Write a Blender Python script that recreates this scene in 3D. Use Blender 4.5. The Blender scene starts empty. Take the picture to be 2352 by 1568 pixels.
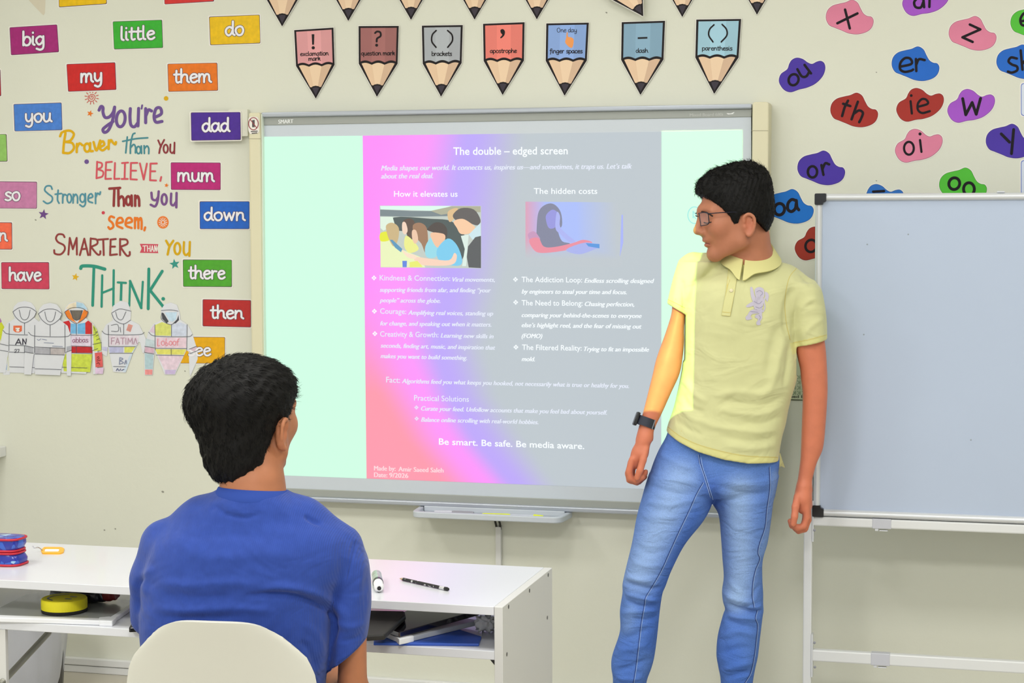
import bpy, bmesh, math, random
import numpy as np
from mathutils import Vector, Matrix
from mathutils.bvhtree import BVHTree
random.seed(7)
rng = np.random.default_rng(7)
SC = bpy.context.scene
COL = SC.collection

# ------------------------------------------------------------------ camera
IMW, IMH, FPX = 2352, 1568, 4200.0
CAMD, CAMZ = 5.4665, 1.5477
PAN, TILT, ROLL = math.radians(15.0909), math.radians(4.1751), math.radians(0.2454)
def cam_axes():
    cp, sp, ct, st, cr, sr = math.cos(PAN), math.sin(PAN), math.cos(TILT), math.sin(TILT), math.cos(ROLL), math.sin(ROLL)
    r, d, f = np.array([1, 0, 0.]), np.array([0, 0, -1.]), np.array([0, 1., 0])
    r, d = cr * r + sr * d, -sr * r + cr * d
    Rx = np.array([[1, 0, 0], [0, ct, st], [0, -st, ct]])
    Rz = np.array([[cp, -sp, 0], [sp, cp, 0], [0, 0, 1]])
    T = Rz @ Rx
    return T @ r, T @ d, T @ f
CR, CD, CF = cam_axes()
CPOS = np.array([0, -CAMD, CAMZ])
cd = bpy.data.cameras.new('camera'); cam = bpy.data.objects.new('camera', cd); COL.objects.link(cam)
cd.sensor_width = 36.0; cd.lens = FPX / IMW * 36.0; cd.clip_start = 0.05
cam.matrix_world = Matrix(((CR[0], -CD[0], -CF[0], CPOS[0]), (CR[1], -CD[1], -CF[1], CPOS[1]), (CR[2], -CD[2], -CF[2], CPOS[2]), (0, 0, 0, 1)))
SC.camera = cam

# ------------------------------------------------------------------ light, world, exposure
SC.view_settings.view_transform = 'Standard'; SC.view_settings.look = 'None'
SC.view_settings.gamma = 1.0; SC.view_settings.use_curve_mapping = False
SC.view_settings.exposure = 0.0
SC.cycles.use_denoising = True
SC.cycles.max_bounces = 8
w = bpy.data.worlds.new('world'); SC.world = w; w.use_nodes = True
w.node_tree.nodes['Background'].inputs[0].default_value = (0.93, 0.97, 1.0, 1)
w.node_tree.nodes['Background'].inputs[1].default_value = .95
def area_light(name, loc, size, power, color, rot=(0, 0, 0)):
    l = bpy.data.lights.new(name, 'AREA'); l.shape = 'RECTANGLE'; l.size, l.size_y = size
    l.energy = power; l.color = color
    o = bpy.data.objects.new(name, l); COL.objects.link(o); o.location = loc; o.rotation_euler = rot
    return o
for lx, ly, pw in ((-2.9, -1.05, 4), (-1.2, -1.05, 4), (0.5, -1.05, 5), (-2.9, -2.4, 19), (-1.2, -2.4, 19), (0.5, -2.4, 22), (-2.4, -4.6, 46), (-0.2, -4.6, 52)):
    area_light('ceiling_panel_lamp', (lx, ly, 2.76), (0.6, 0.6), pw, (1.0, 0.985, 0.95))

# ------------------------------------------------------------------ helpers
def lin(c):
    return tuple((x / 255 / 12.92 if x / 255 <= .04045 else ((x / 255 + .055) / 1.055) ** 2.4) for x in c)
MATS = {}
def mat(name, rgb, rough=.5, spec=.5, metal=0., noise=None, bump=None, emit=None, estr=1., coat=0., alpha=1., trans=0.):
    """plain or procedurally varied principled material; noise=(scale, amount), bump=(scale, strength, distance)"""
    if name in MATS: return MATS[name]
    m = bpy.data.materials.new(name); m.use_nodes = True; nt = m.node_tree; b = nt.nodes['Principled BSDF']
    L = lin(rgb); b.inputs['Base Color'].default_value = (*L, 1); b.inputs['Roughness'].default_value = rough
    b.inputs['Specular IOR Level'].default_value = spec; b.inputs['Metallic'].default_value = metal
    b.inputs['Coat Weight'].default_value = coat; b.inputs['Alpha'].default_value = alpha
    b.inputs['Transmission Weight'].default_value = trans
    if emit: b.inputs['Emission Color'].default_value = (*lin(emit), 1); b.inputs['Emission Strength'].default_value = estr
    if noise or bump:
        tc = nt.nodes.new('ShaderNodeTexCoord')
    if noise:
        n = nt.nodes.new('ShaderNodeTexNoise'); n.inputs['Scale'].default_value = noise[0]; n.inputs['Detail'].default_value = 4
        nt.links.new(tc.outputs['Object'], n.inputs['Vector'])
        r = nt.nodes.new('ShaderNodeValToRGB'); a = noise[1]
        r.color_ramp.elements[0].position = .3; r.color_ramp.elements[1].position = .7
        r.color_ramp.elements[0].color = (*[x * (1 - a) for x in L], 1); r.color_ramp.elements[1].color = (*[min(1, x * (1 + a)) for x in L], 1)
        nt.links.new(n.outputs['Fac'], r.inputs['Fac']); nt.links.new(r.outputs['Color'], b.inputs['Base Color'])
    if bump:
        n2 = nt.nodes.new('ShaderNodeTexNoise'); n2.inputs['Scale'].default_value = bump[0]; n2.inputs['Detail'].default_value = 3
        nt.links.new(tc.outputs['Object'], n2.inputs['Vector'])
        bp = nt.nodes.new('ShaderNodeBump'); bp.inputs['Strength'].default_value = bump[1]; bp.inputs['Distance'].default_value = bump[2]
        nt.links.new(n2.outputs['Fac'], bp.inputs['Height']); nt.links.new(bp.outputs['Normal'], b.inputs['Normal'])
    MATS[name] = m
    return m
def tag(o, label=None, cat=None, group=None, kind=None):
    if label: o['label'] = label
    if cat: o['category'] = cat
    if group: o['group'] = group
    if kind: o['kind'] = kind
    return o
def empty(name, loc, label=None, cat=None, group=None):
    o = bpy.data.objects.new(name, None); COL.objects.link(o); o.location = loc; o.empty_display_size = .05
    return tag(o, label, cat, group)
def root_loc(o):
    v = np.zeros(3)
    while o is not None:
        v = v + np.array(o.location); o = o.parent
    return v
def mk(name, V, F, m, parent=None, origin=None, smooth=False):
    """one mesh object from world-space vertices; parts are stored relative to their thing"""
    V = np.asarray(V, float).reshape(-1, 3)
    me = bpy.data.meshes.new(name)
    if parent is not None: o_ = root_loc(parent)
    elif origin is not None: o_ = np.asarray(origin, float)
    else: o_ = (V.min(0) + V.max(0)) / 2
    me.from_pydata((V - o_).tolist(), [], [list(map(int, f)) for f in F])
    me.materials.append(m); me.update()
    o = bpy.data.objects.new(name, me); COL.objects.link(o)
    if parent is None: o.location = o_
    else: o.parent = parent
    if smooth:
        me.polygons.foreach_set('use_smooth', [True] * len(me.polygons))
    return o
class MB:
    """collects pieces of one part"""
    def __init__(s): s.V = []; s.F = []; s.n = 0
    def add(s, V, F):
        V = np.asarray(V, float).reshape(-1, 3); s.V.append(V); s.F += [[i + s.n for i in f] for f in F]; s.n += len(V); return s
    def box(s, a, b):
        x0, y0, z0 = a; x1, y1, z1 = b
        V = [(x0, y0, z0), (x1, y0, z0), (x1, y1, z0), (x0, y1, z0), (x0, y0, z1), (x1, y0, z1), (x1, y1, z1), (x0, y1, z1)]
        return s.add(V, [(0, 3, 2, 1), (4, 5, 6, 7), (0, 1, 5, 4), (1, 2, 6, 5), (2, 3, 7, 6), (3, 0, 4, 7)])
    def tube(s, pts, r, n=10, closed=False, caps=True):
        pts = np.asarray(pts, float); N = len(pts); rr = np.broadcast_to(np.asarray(r, float), (N,))
        tg = np.gradient(pts, axis=0) if not closed else np.roll(pts, -1, 0) - np.roll(pts, 1, 0)
        tg /= np.linalg.norm(tg, axis=1)[:, None] + 1e-12
        up = np.array([0, 0, 1.]) if abs(tg[0][2]) < .9 else np.array([1., 0, 0]); V = []
        for i in range(N):
            a = np.cross(tg[i], up); a /= np.linalg.norm(a) + 1e-12; b = np.cross(a, tg[i]); up = b
            for k in range(n):
                t = 2 * math.pi * k / n; V.append(pts[i] + rr[i] * (math.cos(t) * a + math.sin(t) * b))
        F = [(i * n + k, i * n + (k + 1) % n, ((i + 1) % N) * n + (k + 1) % n, ((i + 1) % N) * n + k) for i in range(N if closed else N - 1) for k in range(n)]
        if caps and not closed: F += [tuple(range(n))[::-1], tuple((N - 1) * n + k for k in range(n))]
        return s.add(V, F)
    def lathe(s, prof, c, ax=(0, 0, 1), n=24):
        ax = np.array(ax, float); ax /= np.linalg.norm(ax); t = np.array([1., 0, 0]) if abs(ax[0]) < .9 else np.array([0, 1., 0])
        a = np.cross(ax, t); a /= np.linalg.norm(a); b = np.cross(ax, a); V = []
        for r, h in prof:
            for k in range(n):
                q = 2 * math.pi * k / n; V.append(np.asarray(c) + ax * h + r * (math.cos(q) * a + math.sin(q) * b))
        F = [(i * n + k, i * n + (k + 1) % n, (i + 1) * n + (k + 1) % n, (i + 1) * n + k) for i in range(len(prof) - 1) for k in range(n)]
        F += [tuple(range(n))[::-1], tuple((len(prof) - 1) * n + k for k in range(n))]
        return s.add(V, F)
    def build(s, name, m, parent=None, origin=None, smooth=False, bevel=0.):
        o = mk(name, np.concatenate(s.V), s.F, m, parent, origin, smooth)
        if bevel:
            md = o.modifiers.new('bevel', 'BEVEL'); md.width = bevel; md.segments = 2; md.limit_method = 'ANGLE'
        return o
def shade_auto(o, ang=35):
    me = o.data; bm = bmesh.new(); bm.from_mesh(me)
    bmesh.ops.recalc_face_normals(bm, faces=bm.faces)
    for f in bm.faces: f.smooth = True
    for e in bm.edges:
        if len(e.link_faces) == 2 and e.calc_face_angle(0) > math.radians(ang): e.smooth = False
    bm.to_mesh(me); bm.free(); return o
# pixel of the photograph -> point of the place
def ray(px, py):
    return CR * ((px - IMW / 2) / FPX) + CD * ((py - IMH / 2) / FPX) + CF
def PY(px, py, y):           # on the vertical plane Y = y (parallel to the back wall)
    v = ray(px, py); return CPOS + v * ((y - CPOS[1]) / v[1])
def PZ(px, py, z):           # on the horizontal plane Z = z
    v = ray(px, py); return CPOS + v * ((z - CPOS[2]) / v[2])
def smooth(pts, n=6, closed=False):
    P = np.asarray(pts, float); N = len(P)
    if N < 3: return P
    out = []
    for i in range(N if closed else N - 1):
        p0 = P[(i - 1) % N] if closed or i > 0 else 2 * P[0] - P[1]; p1 = P[i]; p2 = P[(i + 1) % N]
        p3 = P[(i + 2) % N] if closed or i + 2 < N else 2 * P[-1] - P[-2]
        for k in range(n):
            t = k / n
            out.append(.5 * (2 * p1 + (p2 - p0) * t + (2 * p0 - 5 * p1 + 4 * p2 - p3) * t * t + (3 * p1 - p0 - 3 * p2 + p3) * t ** 3))
    if not closed: out.append(P[-1])
    return np.array(out)
def rounded(q, r, n=4):
    """polygon with rounded corners (pixel units)"""
    q = np.asarray(q, float); N = len(q); out = []
    for i in range(N):
        p, a, b = q[i], q[i - 1] - q[i], q[(i + 1) % N] - q[i]
        la, lb = np.linalg.norm(a), np.linalg.norm(b); d = min(r, la * .45, lb * .45); A = p + a / la * d; B = p + b / lb * d
        for k in range(n + 1):
            t = k / n; out.append((1 - t) ** 2 * A + 2 * t * (1 - t) * p + t * t * B)
    return np.array(out)
def grow(q, d):
    """offset a polygon outward by d pixels"""
    q = np.asarray(q, float); N = len(q)
    ar = np.sum(q[:, 0] * np.roll(q[:, 1], -1) - np.roll(q[:, 0], -1) * q[:, 1]); s = 1 if ar > 0 else -1; out = []
    for i in range(N):
        e1 = q[i] - q[i - 1]; e2 = q[(i + 1) % N] - q[i]
        n1 = np.array([e1[1], -e1[0]]) / (np.linalg.norm(e1) + 1e-9); n2 = np.array([e2[1], -e2[0]]) / (np.linalg.norm(e2) + 1e-9)
        m_ = n1 + n2; m_ /= max(.5, np.dot(m_, m_) / 2) * 1.0
        out.append(q[i] + s * d * m_)
    return np.array(out)
def plate_geo(q, y, t):
    """flat piece of thickness t lying against the plane Y = y, its face towards the room"""
    q = np.asarray(q, float); N = len(q)
    ar = np.sum(q[:, 0] * np.roll(q[:, 1], -1) - np.roll(q[:, 0], -1) * q[:, 1])
    if ar < 0: q = q[::-1]
    back = [PY(a, b, y) for a, b in q]; off = np.array([0, -t, 0])
    V = back + [p + off for p in back]
    F = [tuple(range(N)), tuple(range(2 * N - 1, N - 1, -1))] + [(i, (i + 1) % N + 0, (i + 1) % N + N, i + N)[::-1] for i in range(N)]
    return V, F
def plate(name, q, y, t, m, parent=None, label=None, cat=None, group=None):
    V, F = plate_geo(q, y, t); o = mk(name, V, F, m, parent)
    bm = bmesh.new(); bm.from_mesh(o.data); bmesh.ops.recalc_face_normals(bm, faces=bm.faces)
    bmesh.ops.triangulate(bm, faces=[f for f in bm.faces if len(f.verts) > 4]); bm.to_mesh(o.data); bm.free()
    return tag(o, label, cat, group)
def stroke2d(pts, wd, sm=True, closed=False):
    P = smooth(pts, 6, closed) if sm and len(pts) > 2 else np.asarray(pts, float)
    N = len(P); tg = (np.roll(P, -1, 0) - np.roll(P, 1, 0)) if closed else np.gradient(P, axis=0)
    tg /= np.linalg.norm(tg, axis=1)[:, None] + 1e-9; nm = np.stack([-tg[:, 1], tg[:, 0]], 1); h = wd / 2
    V = np.concatenate([P + nm * h, P - nm * h]); F = [(i, (i + 1) % N, (i + 1) % N + N, i + N) for i in range(N if closed else N - 1)]
    V = V.tolist()
    if not closed:
        for i, s in ((0, -1), (N - 1, 1)):
            b = len(V); a0 = math.atan2(nm[i][1], nm[i][0])
            for k in range(9):
                a = a0 - s * math.pi * k / 8; V.append((P[i][0] + h * math.cos(a), P[i][1] + h * math.sin(a)))
            F.append(tuple(range(b, b + 9)))
    return np.array(V), F
def ell(cx, cy, rx, ry, rot=0, n=14):
    t = np.arange(n) * 2 * math.pi / n; x, y = rx * np.cos(t), ry * np.sin(t); c, s = math.cos(rot), math.sin(rot)
    return np.stack([cx + c * x - s * y, cy + s * x + c * y], 1)
def ink(name, strokes, y, m, parent=None, wd=4., label=None, cat=None, group=None, mapf=None, wrap=None):
    """printed or painted line work on the plane Y = y; strokes: list of points, ('o', pts) closed, ('f', pts) filled, (pts, width)"""
    mb = MB(); mapf = mapf or (lambda p: p); wrap_flat = wrap is None; wrap = wrap or (lambda a, b: PY(a, b, y))
    for si, s in enumerate(strokes):
        k, w_ = None, wd; lift_ = np.array([0, -3e-5 * si, 0])
        if isinstance(s, tuple) and isinstance(s[0], str): k, s = s[0], s[1]
        elif isinstance(s, tuple) and len(s) == 2 and not np.isscalar(s[0][0]): s, w_ = s
        P = np.array([mapf(p) for p in s], float)
        if k == 'f':
            if np.sum(P[:, 0] * np.roll(P[:, 1], -1) - np.roll(P[:, 0], -1) * P[:, 1]) < 0: P = P[::-1]
            V, F = P, [tuple(range(len(P)))]
        else:
            V, F = stroke2d(P, w_, True, k == 'o')
            if k != 'o' and wrap_flat:      # each stroke rises a hair along its run, so crossings do not share a plane
                n2 = (len(V) - 18) // 2; run_ = np.concatenate([np.arange(n2), np.arange(n2), np.zeros(9), np.full(9, n2)]) / max(n2, 1)
                mb.add([PY(a, b, y) + lift_ - np.array([0, 1.2e-4 * f_, 0]) for (a, b), f_ in zip(V, run_)], F); continue
        mb.add([wrap(a, b) + lift_ for a, b in V], F)
    o = mb.build(name, m, parent); bm = bmesh.new(); bm.from_mesh(o.data)
    bmesh.ops.triangulate(bm, faces=[f for f in bm.faces if len(f.verts) > 4])
    fwd = Vector(CF)
    flip = [f for f in bm.faces if f.normal.dot(fwd) > 0]
    if flip: bmesh.ops.reverse_faces(bm, faces=flip)
    bm.to_mesh(o.data); bm.free()
    return tag(o, label, cat, group)
# rounded teaching alphabet drawn with strokes (x-height 1)
GL = {
 'a': (1.0, [[(.78, .8), (.45, 1.0), (.12, .75), (.08, .35), (.32, .02), (.6, .18), (.78, .6)], [(.8, .98), (.8, .3), (.98, .03)]]),
 'b': (.95, [[(.12, 1.6), (.12, .02)], [(.12, .5), (.35, .95), (.7, .9), (.85, .5), (.68, .08), (.35, .02), (.12, .3)]]),
 'c': (.85, [[(.78, .85), (.45, 1.0), (.12, .7), (.1, .35), (.38, .02), (.78, .15)]]),
 'd': (1.0, [[(.75, .8), (.45, .98), (.12, .72), (.1, .3), (.35, .02), (.62, .2), (.78, .6)], [(.8, 1.6), (.8, .3), (.98, .03)]]),
 'e': (.9, [[(.12, .5), (.5, .58), (.78, .72), (.62, .97), (.3, .93), (.1, .55), (.25, .1), (.55, .02), (.82, .2)]]),
 'f': (.7, [[(.72, 1.5), (.5, 1.6), (.36, 1.35), (.34, .02), (.2, -.4)], [(.08, .95), (.65, .97)]]),
 'g': (.98, [[(.75, .8), (.45, .98), (.12, .72), (.1, .35), (.35, .05), (.65, .25), (.78, .6)], [(.8, .98), (.8, -.25), (.5, -.55), (.12, -.42)]]),
 'h': (.98, [[(.12, 1.6), (.12, .02)], [(.12, .5), (.35, .93), (.68, .9), (.75, .5), (.76, .2), (.95, .03)]]),
 'i': (.42, [[(.15, .98), (.15, .2), (.32, .03)], [(.15, 1.42), (.155, 1.44)]]),
 'k': (.9, [[(.12, 1.6), (.12, .02)], [(.12, .45), (.45, .95), (.7, .85), (.5, .5), (.14, .48)], [(.45, .5), (.6, .15), (.85, .03)]]),
 'l': (.48, [[(.15, 1.6), (.15, .25), (.36, .03)]]),
 'm': (1.45, [[(.12, .98), (.12, .02)], [(.12, .5), (.32, .93), (.58, .9), (.64, .5), (.64, .02)], [(.64, .5), (.85, .95), (1.12, .88), (1.18, .5), (1.2, .2), (1.38, .03)]]),
 'n': (.98, [[(.12, .98), (.12, .02)], [(.12, .5), (.35, .93), (.68, .9), (.75, .5), (.76, .2), (.95, .03)]]),
 'o': (.98, [('o', [(.48, 1.0), (.15, .8), (.1, .4), (.35, .02), (.7, .08), (.86, .5), (.75, .88)])]),
 'p': (.95, [[(.12, .98), (.12, -.55)], [(.12, .5), (.35, .95), (.7, .9), (.85, .5), (.68, .08), (.35, .02), (.12, .3)]]),
 'q': (.98, [[(.75, .8), (.45, .98), (.12, .72), (.1, .35), (.35, .05), (.65, .25), (.78, .6)], [(.8, .98), (.8, -.45), (.95, -.55)]]),
 'r': (.72, [[(.12, .98), (.12, .02)], [(.12, .5), (.3, .9), (.62, .92)]]),
 's': (.78, [[(.68, .88), (.4, 1.0), (.14, .8), (.3, .57), (.6, .4), (.66, .15), (.38, .0), (.08, .1)]]),
 't': (.68, [[(.3, 1.42), (.28, .3), (.42, .03), (.62, .1)], [(.05, .97), (.6, .99)]]),
 'u': (1.0, [[(.12, .98), (.12, .35), (.3, .03), (.6, .1), (.76, .45)], [(.78, .98), (.78, .25), (.97, .03)]]),
 'v': (.9, [[(.1, .98), (.4, .03)], [(.4, .03), (.62, .55), (.78, .98)]]),
 'w': (1.3, [[(.1, .98), (.34, .03)], [(.34, .03), (.62, .9)], [(.62, .9), (.88, .03)], [(.88, .03), (1.14, .98)]]),
 'y': (.98, [[(.12, .98), (.14, .4), (.35, .1), (.62, .22), (.76, .5)], [(.8, .98), (.78, -.2), (.5, -.55), (.14, -.42)]]),
 'x': (.9, [[(.1, .98), (.75, .02)], [(.75, .98), (.1, .02)]]),
 'O': (1.3, [('o', [(.6, 1.5), (.2, 1.25), (.1, .7), (.3, .1), (.65, 0), (1.05, .3), (1.1, .9), (.9, 1.38)])]),
 ' ': (.55, []),
}
def word_strokes(word, x0, x1, yb0, yb1, xh):
    """strokes of a word fitted between two pixel points of its base line"""
    adv = sum(GL[c][0] for c in word) - .12; out = []; cur = -.08
    for c in word:
        for s in GL[c][1]:
            k = None
            if isinstance(s, tuple): k, s = s
            P = []
            for a, b in s:
                f = (cur + a) / adv; P.append((x0 + (x1 - x0) * f, yb0 + (yb1 - yb0) * f - b * xh))
            out.append((k, P) if k else P)
        cur += GL[c][0]
    return out
# plain printed type from the built-in font
def font2d(body, bold=0., shear=0.):
    cu = bpy.data.curves.new('type', 'FONT'); cu.body = body; cu.offset = bold; cu.shear = shear; cu.resolution_u = 3
    ob = bpy.data.objects.new('type', cu); COL.objects.link(ob)
    dg = bpy.context.evaluated_depsgraph_get(); me = ob.evaluated_get(dg).to_mesh()
    V = np.array([v.co[:2] for v in me.vertices]); F = [tuple(p.vertices) for p in me.polygons]
    ob.evaluated_get(dg).to_mesh_clear(); bpy.data.objects.remove(ob); bpy.data.curves.remove(cu)
    return V, F
CAPH = font2d('H')[0][:, 1].max()
def type_geo(body, x0, y0, x1, y1, cap, y, bold=0., shear=0.):
    V, F = font2d(body, bold, shear); mn, mx = V[:, 0].min(), V[:, 0].max(); s = cap / CAPH
    f = (V[:, 0] - mn) / (mx - mn); px = x0 + (x1 - x0) * f; py = y0 + (y1 - y0) * f - V[:, 1] * s
    return [PY(a, b, y) for a, b in zip(px, py)], F
def type_line(name, items, y, m, parent):
    """items: (text, x0, y0, x1, y1, cap height px, bold, shear)"""
    for it in items:
        mb = MB().add(*type_geo(*it[:6], y, *it[6:]))
        if it[6] == 0: V_, F_ = type_geo(it[0], it[1] + .9, it[2], it[3] + .9, it[4], it[5], y - .0001, *it[6:]); mb.add(V_, F_)   # heavier strokes
        o = mb.build(name, m, parent); bm = bmesh.new(); bm.from_mesh(o.data)
        fl = [f for f in bm.faces if f.normal.y > 0]
        if fl: bmesh.ops.reverse_faces(bm, faces=fl)
        bm.to_mesh(o.data); bm.free()
def PX(px, py, x):           # on the plane X = x
    v = ray(px, py); return CPOS + v * ((x - CPOS[0]) / v[0])
RH = np.array([math.cos(PAN), math.sin(PAN), 0]); FH = np.array([-math.sin(PAN), math.cos(PAN), 0])
def PW(px, py, w):           # at horizontal distance w in front of the camera
    v = ray(px, py); return CPOS + v * (w / np.dot(v, FH))
# ------------------------------------------------------------------ the room
M_wall = mat('cream wall paint', (222, 223, 210), .75, .3, noise=(1.3, .02), bump=(55, .12, .004))
M_white_trim = mat('white trim paint', (225, 226, 226), .4)
RX0, RX1, RY1, RZ = -4.0, 2.2, -7.0, 2.8
def panel(name, a, b, m):
    return tag(MB().box(a, b).build(name, m), kind='structure')
panel('wall_back', (RX0, 0, 0), (RX1, .12, RZ), M_wall)
panel('wall_left', (RX0 - .12, RY1, 0), (RX0, .12, RZ), M_wall)
panel('wall_right', (RX1, RY1, 0), (RX1 + .12, .12, RZ), M_wall)
panel('ceiling', (RX0, RY1, RZ), (RX1, 0, RZ + .1), mat('white ceiling paint', (238, 238, 234), .8))
def floor_mat():
    m = mat('grey beige floor tile', (196, 190, 176), .35); nt = m.node_tree; b = nt.nodes['Principled BSDF']
    tc = nt.nodes.new('ShaderNodeTexCoord'); br = nt.nodes.new('ShaderNodeTexBrick')
    br.offset = 0; br.inputs['Scale'].default_value = 1; br.inputs['Brick Width'].default_value = .6; br.inputs['Row Height'].default_value = .6
    br.inputs['Mortar Size'].default_value = .004; br.inputs['Color1'].default_value = (*lin((198, 192, 178)), 1)
    br.inputs['Color2'].default_value = (*lin((192, 186, 172)), 1); br.inputs['Mortar'].default_value = (*lin((150, 144, 132)), 1)
    nt.links.new(tc.outputs['Object'], br.inputs['Vector']); nt.links.new(br.outputs['Color'], b.inputs['Base Color']); return m
panel('floor', (RX0, RY1, -.1), (RX1, .0, 0), floor_mat())
sk = MB().box((RX0, -.016, .0), (RX1, 0, .024)).box((RX0, -.02, .026), (RX1, 0, .050))
tag(sk.build('baseboard_back', M_white_trim, bevel=.003), kind='structure')
# pale ghost of old bunting glue on the wall, pinholes and scuffs are part of the wall paint: small marks
M_mark = mat('grey scuff', (150, 150, 140), .8)
WALL = bpy.data.objects['wall_back']
for px, py, r in ((374, 1129, 3.2), (82, 505, 2.2), (1393, 29, 2.4), (2013, 166, 1.6), (425, 852, 1.8), (2013, 415, 1.6), (240, 1217, 2), (265, 1214, 2)):
    plate('scuff_mark', ell(px, py, r, r * .7, .5), 0, .0006, M_mark, WALL)
plate('bunting_pennant', [(64, -30), (106, -30), (103, 30), (100, 35), (96, 32), (62, -4)], 0, .0006, mat('faded beige paper', (214, 206, 186), .8), None,
      'faded beige paper pennant hanging at the top left of the wall', 'bunting')

# ------------------------------------------------------------------ interactive board
M_frame = mat('satin grey aluminium', (178, 184, 194), .35, .5, .35)
M_band = mat('grey bezel band', (160, 164, 160), .45)
M_cream = mat('cream plastic end cap', (222, 216, 186), .45, bump=(300, .05, .001))
M_surf = mat('board surface', (204, 212, 222), .45, .3, noise=(3, .01))
YB = -.045                       # front of the board surface
YF = -.06                        # front of its frame
bc = PY(1165, 700, 0)
board = empty('interactive_whiteboard', (bc[0], 0, PY(1165, 1170, 0)[2]), 'large wall mounted interactive board with grey frame and cream end posts showing a projected slide', 'interactive board')
def slab(name, q, y0, t, m, parent, bevel=.002):
    V, F = plate_geo(q, y0 - t, t); V = [p + np.array([0, t, 0]) for p in V]; o = mk(name, V, F, m, parent)
    bm = bmesh.new(); bm.from_mesh(o.data); bmesh.ops.recalc_face_normals(bm, faces=bm.faces); bm.to_mesh(o.data); bm.free()
    if bevel:
        md = o.modifiers.new('bevel', 'BEVEL'); md.width = bevel; md.segments = 2; md.limit_method = 'ANGLE'
    return o
TL, TR, BR, BL = (600, 263), (1727, 243), (1727, 1191), (612, 1147.5)   # frame opening at the ends of the posts
slab('board_surface', [(598, 280), (1725, 262), (1727, 1168), (612, 1126)], -.01, .035, M_surf, board, 0)
slab('top_band', [(598, 269), (1727, 249), (1725.5, 268.5), (598.5, 288)], -.01, .038, M_band, board)
slab('top_rail', [(599, 258), (1727, 238), (1727, 249.3), (599, 269.3)], 0, .06, M_frame, board, .004)
slab('bottom_band', [(612, 1119), (1727, 1163.5), (1727, 1182), (612, 1136)], -.01, .038, M_band, board)
slab('bottom_rail', [(612, 1137), (1727, 1181), (1727, 1193), (612, 1147.5)], 0, .06, M_frame, board, .004)
slab('left_post', [(570, 259), (597, 258), (607, 1149), (581, 1148)], 0, .07, M_cream, board, .006)
slab('right_post', rounded([(1728, 234), (1766, 234), (1758, 1199), (1720, 1197)], 7), 0, .07, M_cream, board, .004)
slab('left_trim', [(600, 262), (602, 262), (610, 1148), (607.5, 1148)], 0, .062, mat('pale trim', (226, 236, 222), .4), board, 0)
ink('post_seam', [([(572, 318.5), (598, 318.5)], 1.3), ([(1727, 300), (1764, 300)], 1.3)], -.0703, mat('seam shadow line', (165, 158, 132), .7), board)
type_line('board_logo', [('SMART', 639, 284, 673, 282.5, 9, .0, 0)], -.0485, mat('white bezel print', (235, 238, 238), .4), board)
type_line('model_print', [('Mixed Board 680i', 1584, 267.5, 1660, 266, 7, 0, 0)], -.0485, mat('pale bezel print', (182, 186, 182), .5), board)
ink('maker_mark', [[(1670, 260.5), (1678, 261), (1686, 258)], [(1672, 262), (1684, 261)]], -.0485, MATS['white bezel print'], board, 1.6)
# wall plate and sticker
plate('wall_socket_plate', rounded([(530, 252), (574, 251), (575, 313), (531, 314)], 3), 0, .02, mat('off white plastic plate', (222, 222, 208), .5), None,
      'off white blank plate on the wall behind the purple word card', 'wall plate')
st = plate('no_phone_sticker', rounded([(570.5, 268), (594, 268), (595.5, 306), (574, 308), (570.5, 300)], 7), -.071, .0006, mat('white sticker', (236, 232, 226), .5), None,
           'small round no mobile phone sticker on the cream board post', 'sticker')
ink('ban_ring', [('o', ell(582, 284, 11, 14)), [(574.5, 274), (589, 293)]], -.0722, mat('dark red print', (150, 50, 60), .5), st, 1.8)
ink('phone_print', [('f', [(579, 276), (585, 275), (585, 292), (579, 292)]), [(577, 302), (591, 301)], [(579, 306), (590, 305)]], -.0719, mat('dark grey print', (80, 75, 78), .5), st, 2.2)

# ------------------------------------------------------------------ projected slide
def emat(name, rgb, s=1.0):
    if name in MATS: return MATS[name]
    m = bpy.data.materials.new(name); m.use_nodes = True; b = m.node_tree.nodes['Principled BSDF']
    b.inputs['Base Color'].default_value = (.06, .06, .06, 1); b.inputs['Roughness'].default_value = .6; b.inputs['Specular IOR Level'].default_value = .1
    b.inputs['Emission Color'].default_value = (*lin(rgb), 1); b.inputs['Emission Strength'].default_value = s
    MATS[name] = m; return m
slide = empty('projected_slide', (bc[0], YB, PY(1165, 1110, 0)[2]), 'bright projected slide about screens on the interactive board, magenta fading to grey', 'slide')
S_L = [(605.5, 314), (833, 311.5), (842, 1098.5), (616, 1090)]
S_C = [(833, 311.5), (1519.5, 302.5), (1519, 1124), (842, 1098.5)]
S_R = [(1519.5, 302.5), (1705, 299), (1701, 1131), (1519, 1124)]
M_strip = emat('projected mint white', (207, 255, 229), .95)
plate('left_margin', S_L, YB, .0006, M_strip, slide)
plate('right_margin', S_R, YB, .0006, M_strip, slide)
def gradient_mat():
    m = emat('projected magenta gradient', (255, 255, 255)); nt = m.node_tree; b = nt.nodes['Principled BSDF']
    at = nt.nodes.new('ShaderNodeVertexColor'); at.layer_name = 'slide_colour'
    nt.links.new(at.outputs['Color'], b.inputs['Emission Color']); b.inputs['Emission Strength'].default_value = .95; return m
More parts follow.
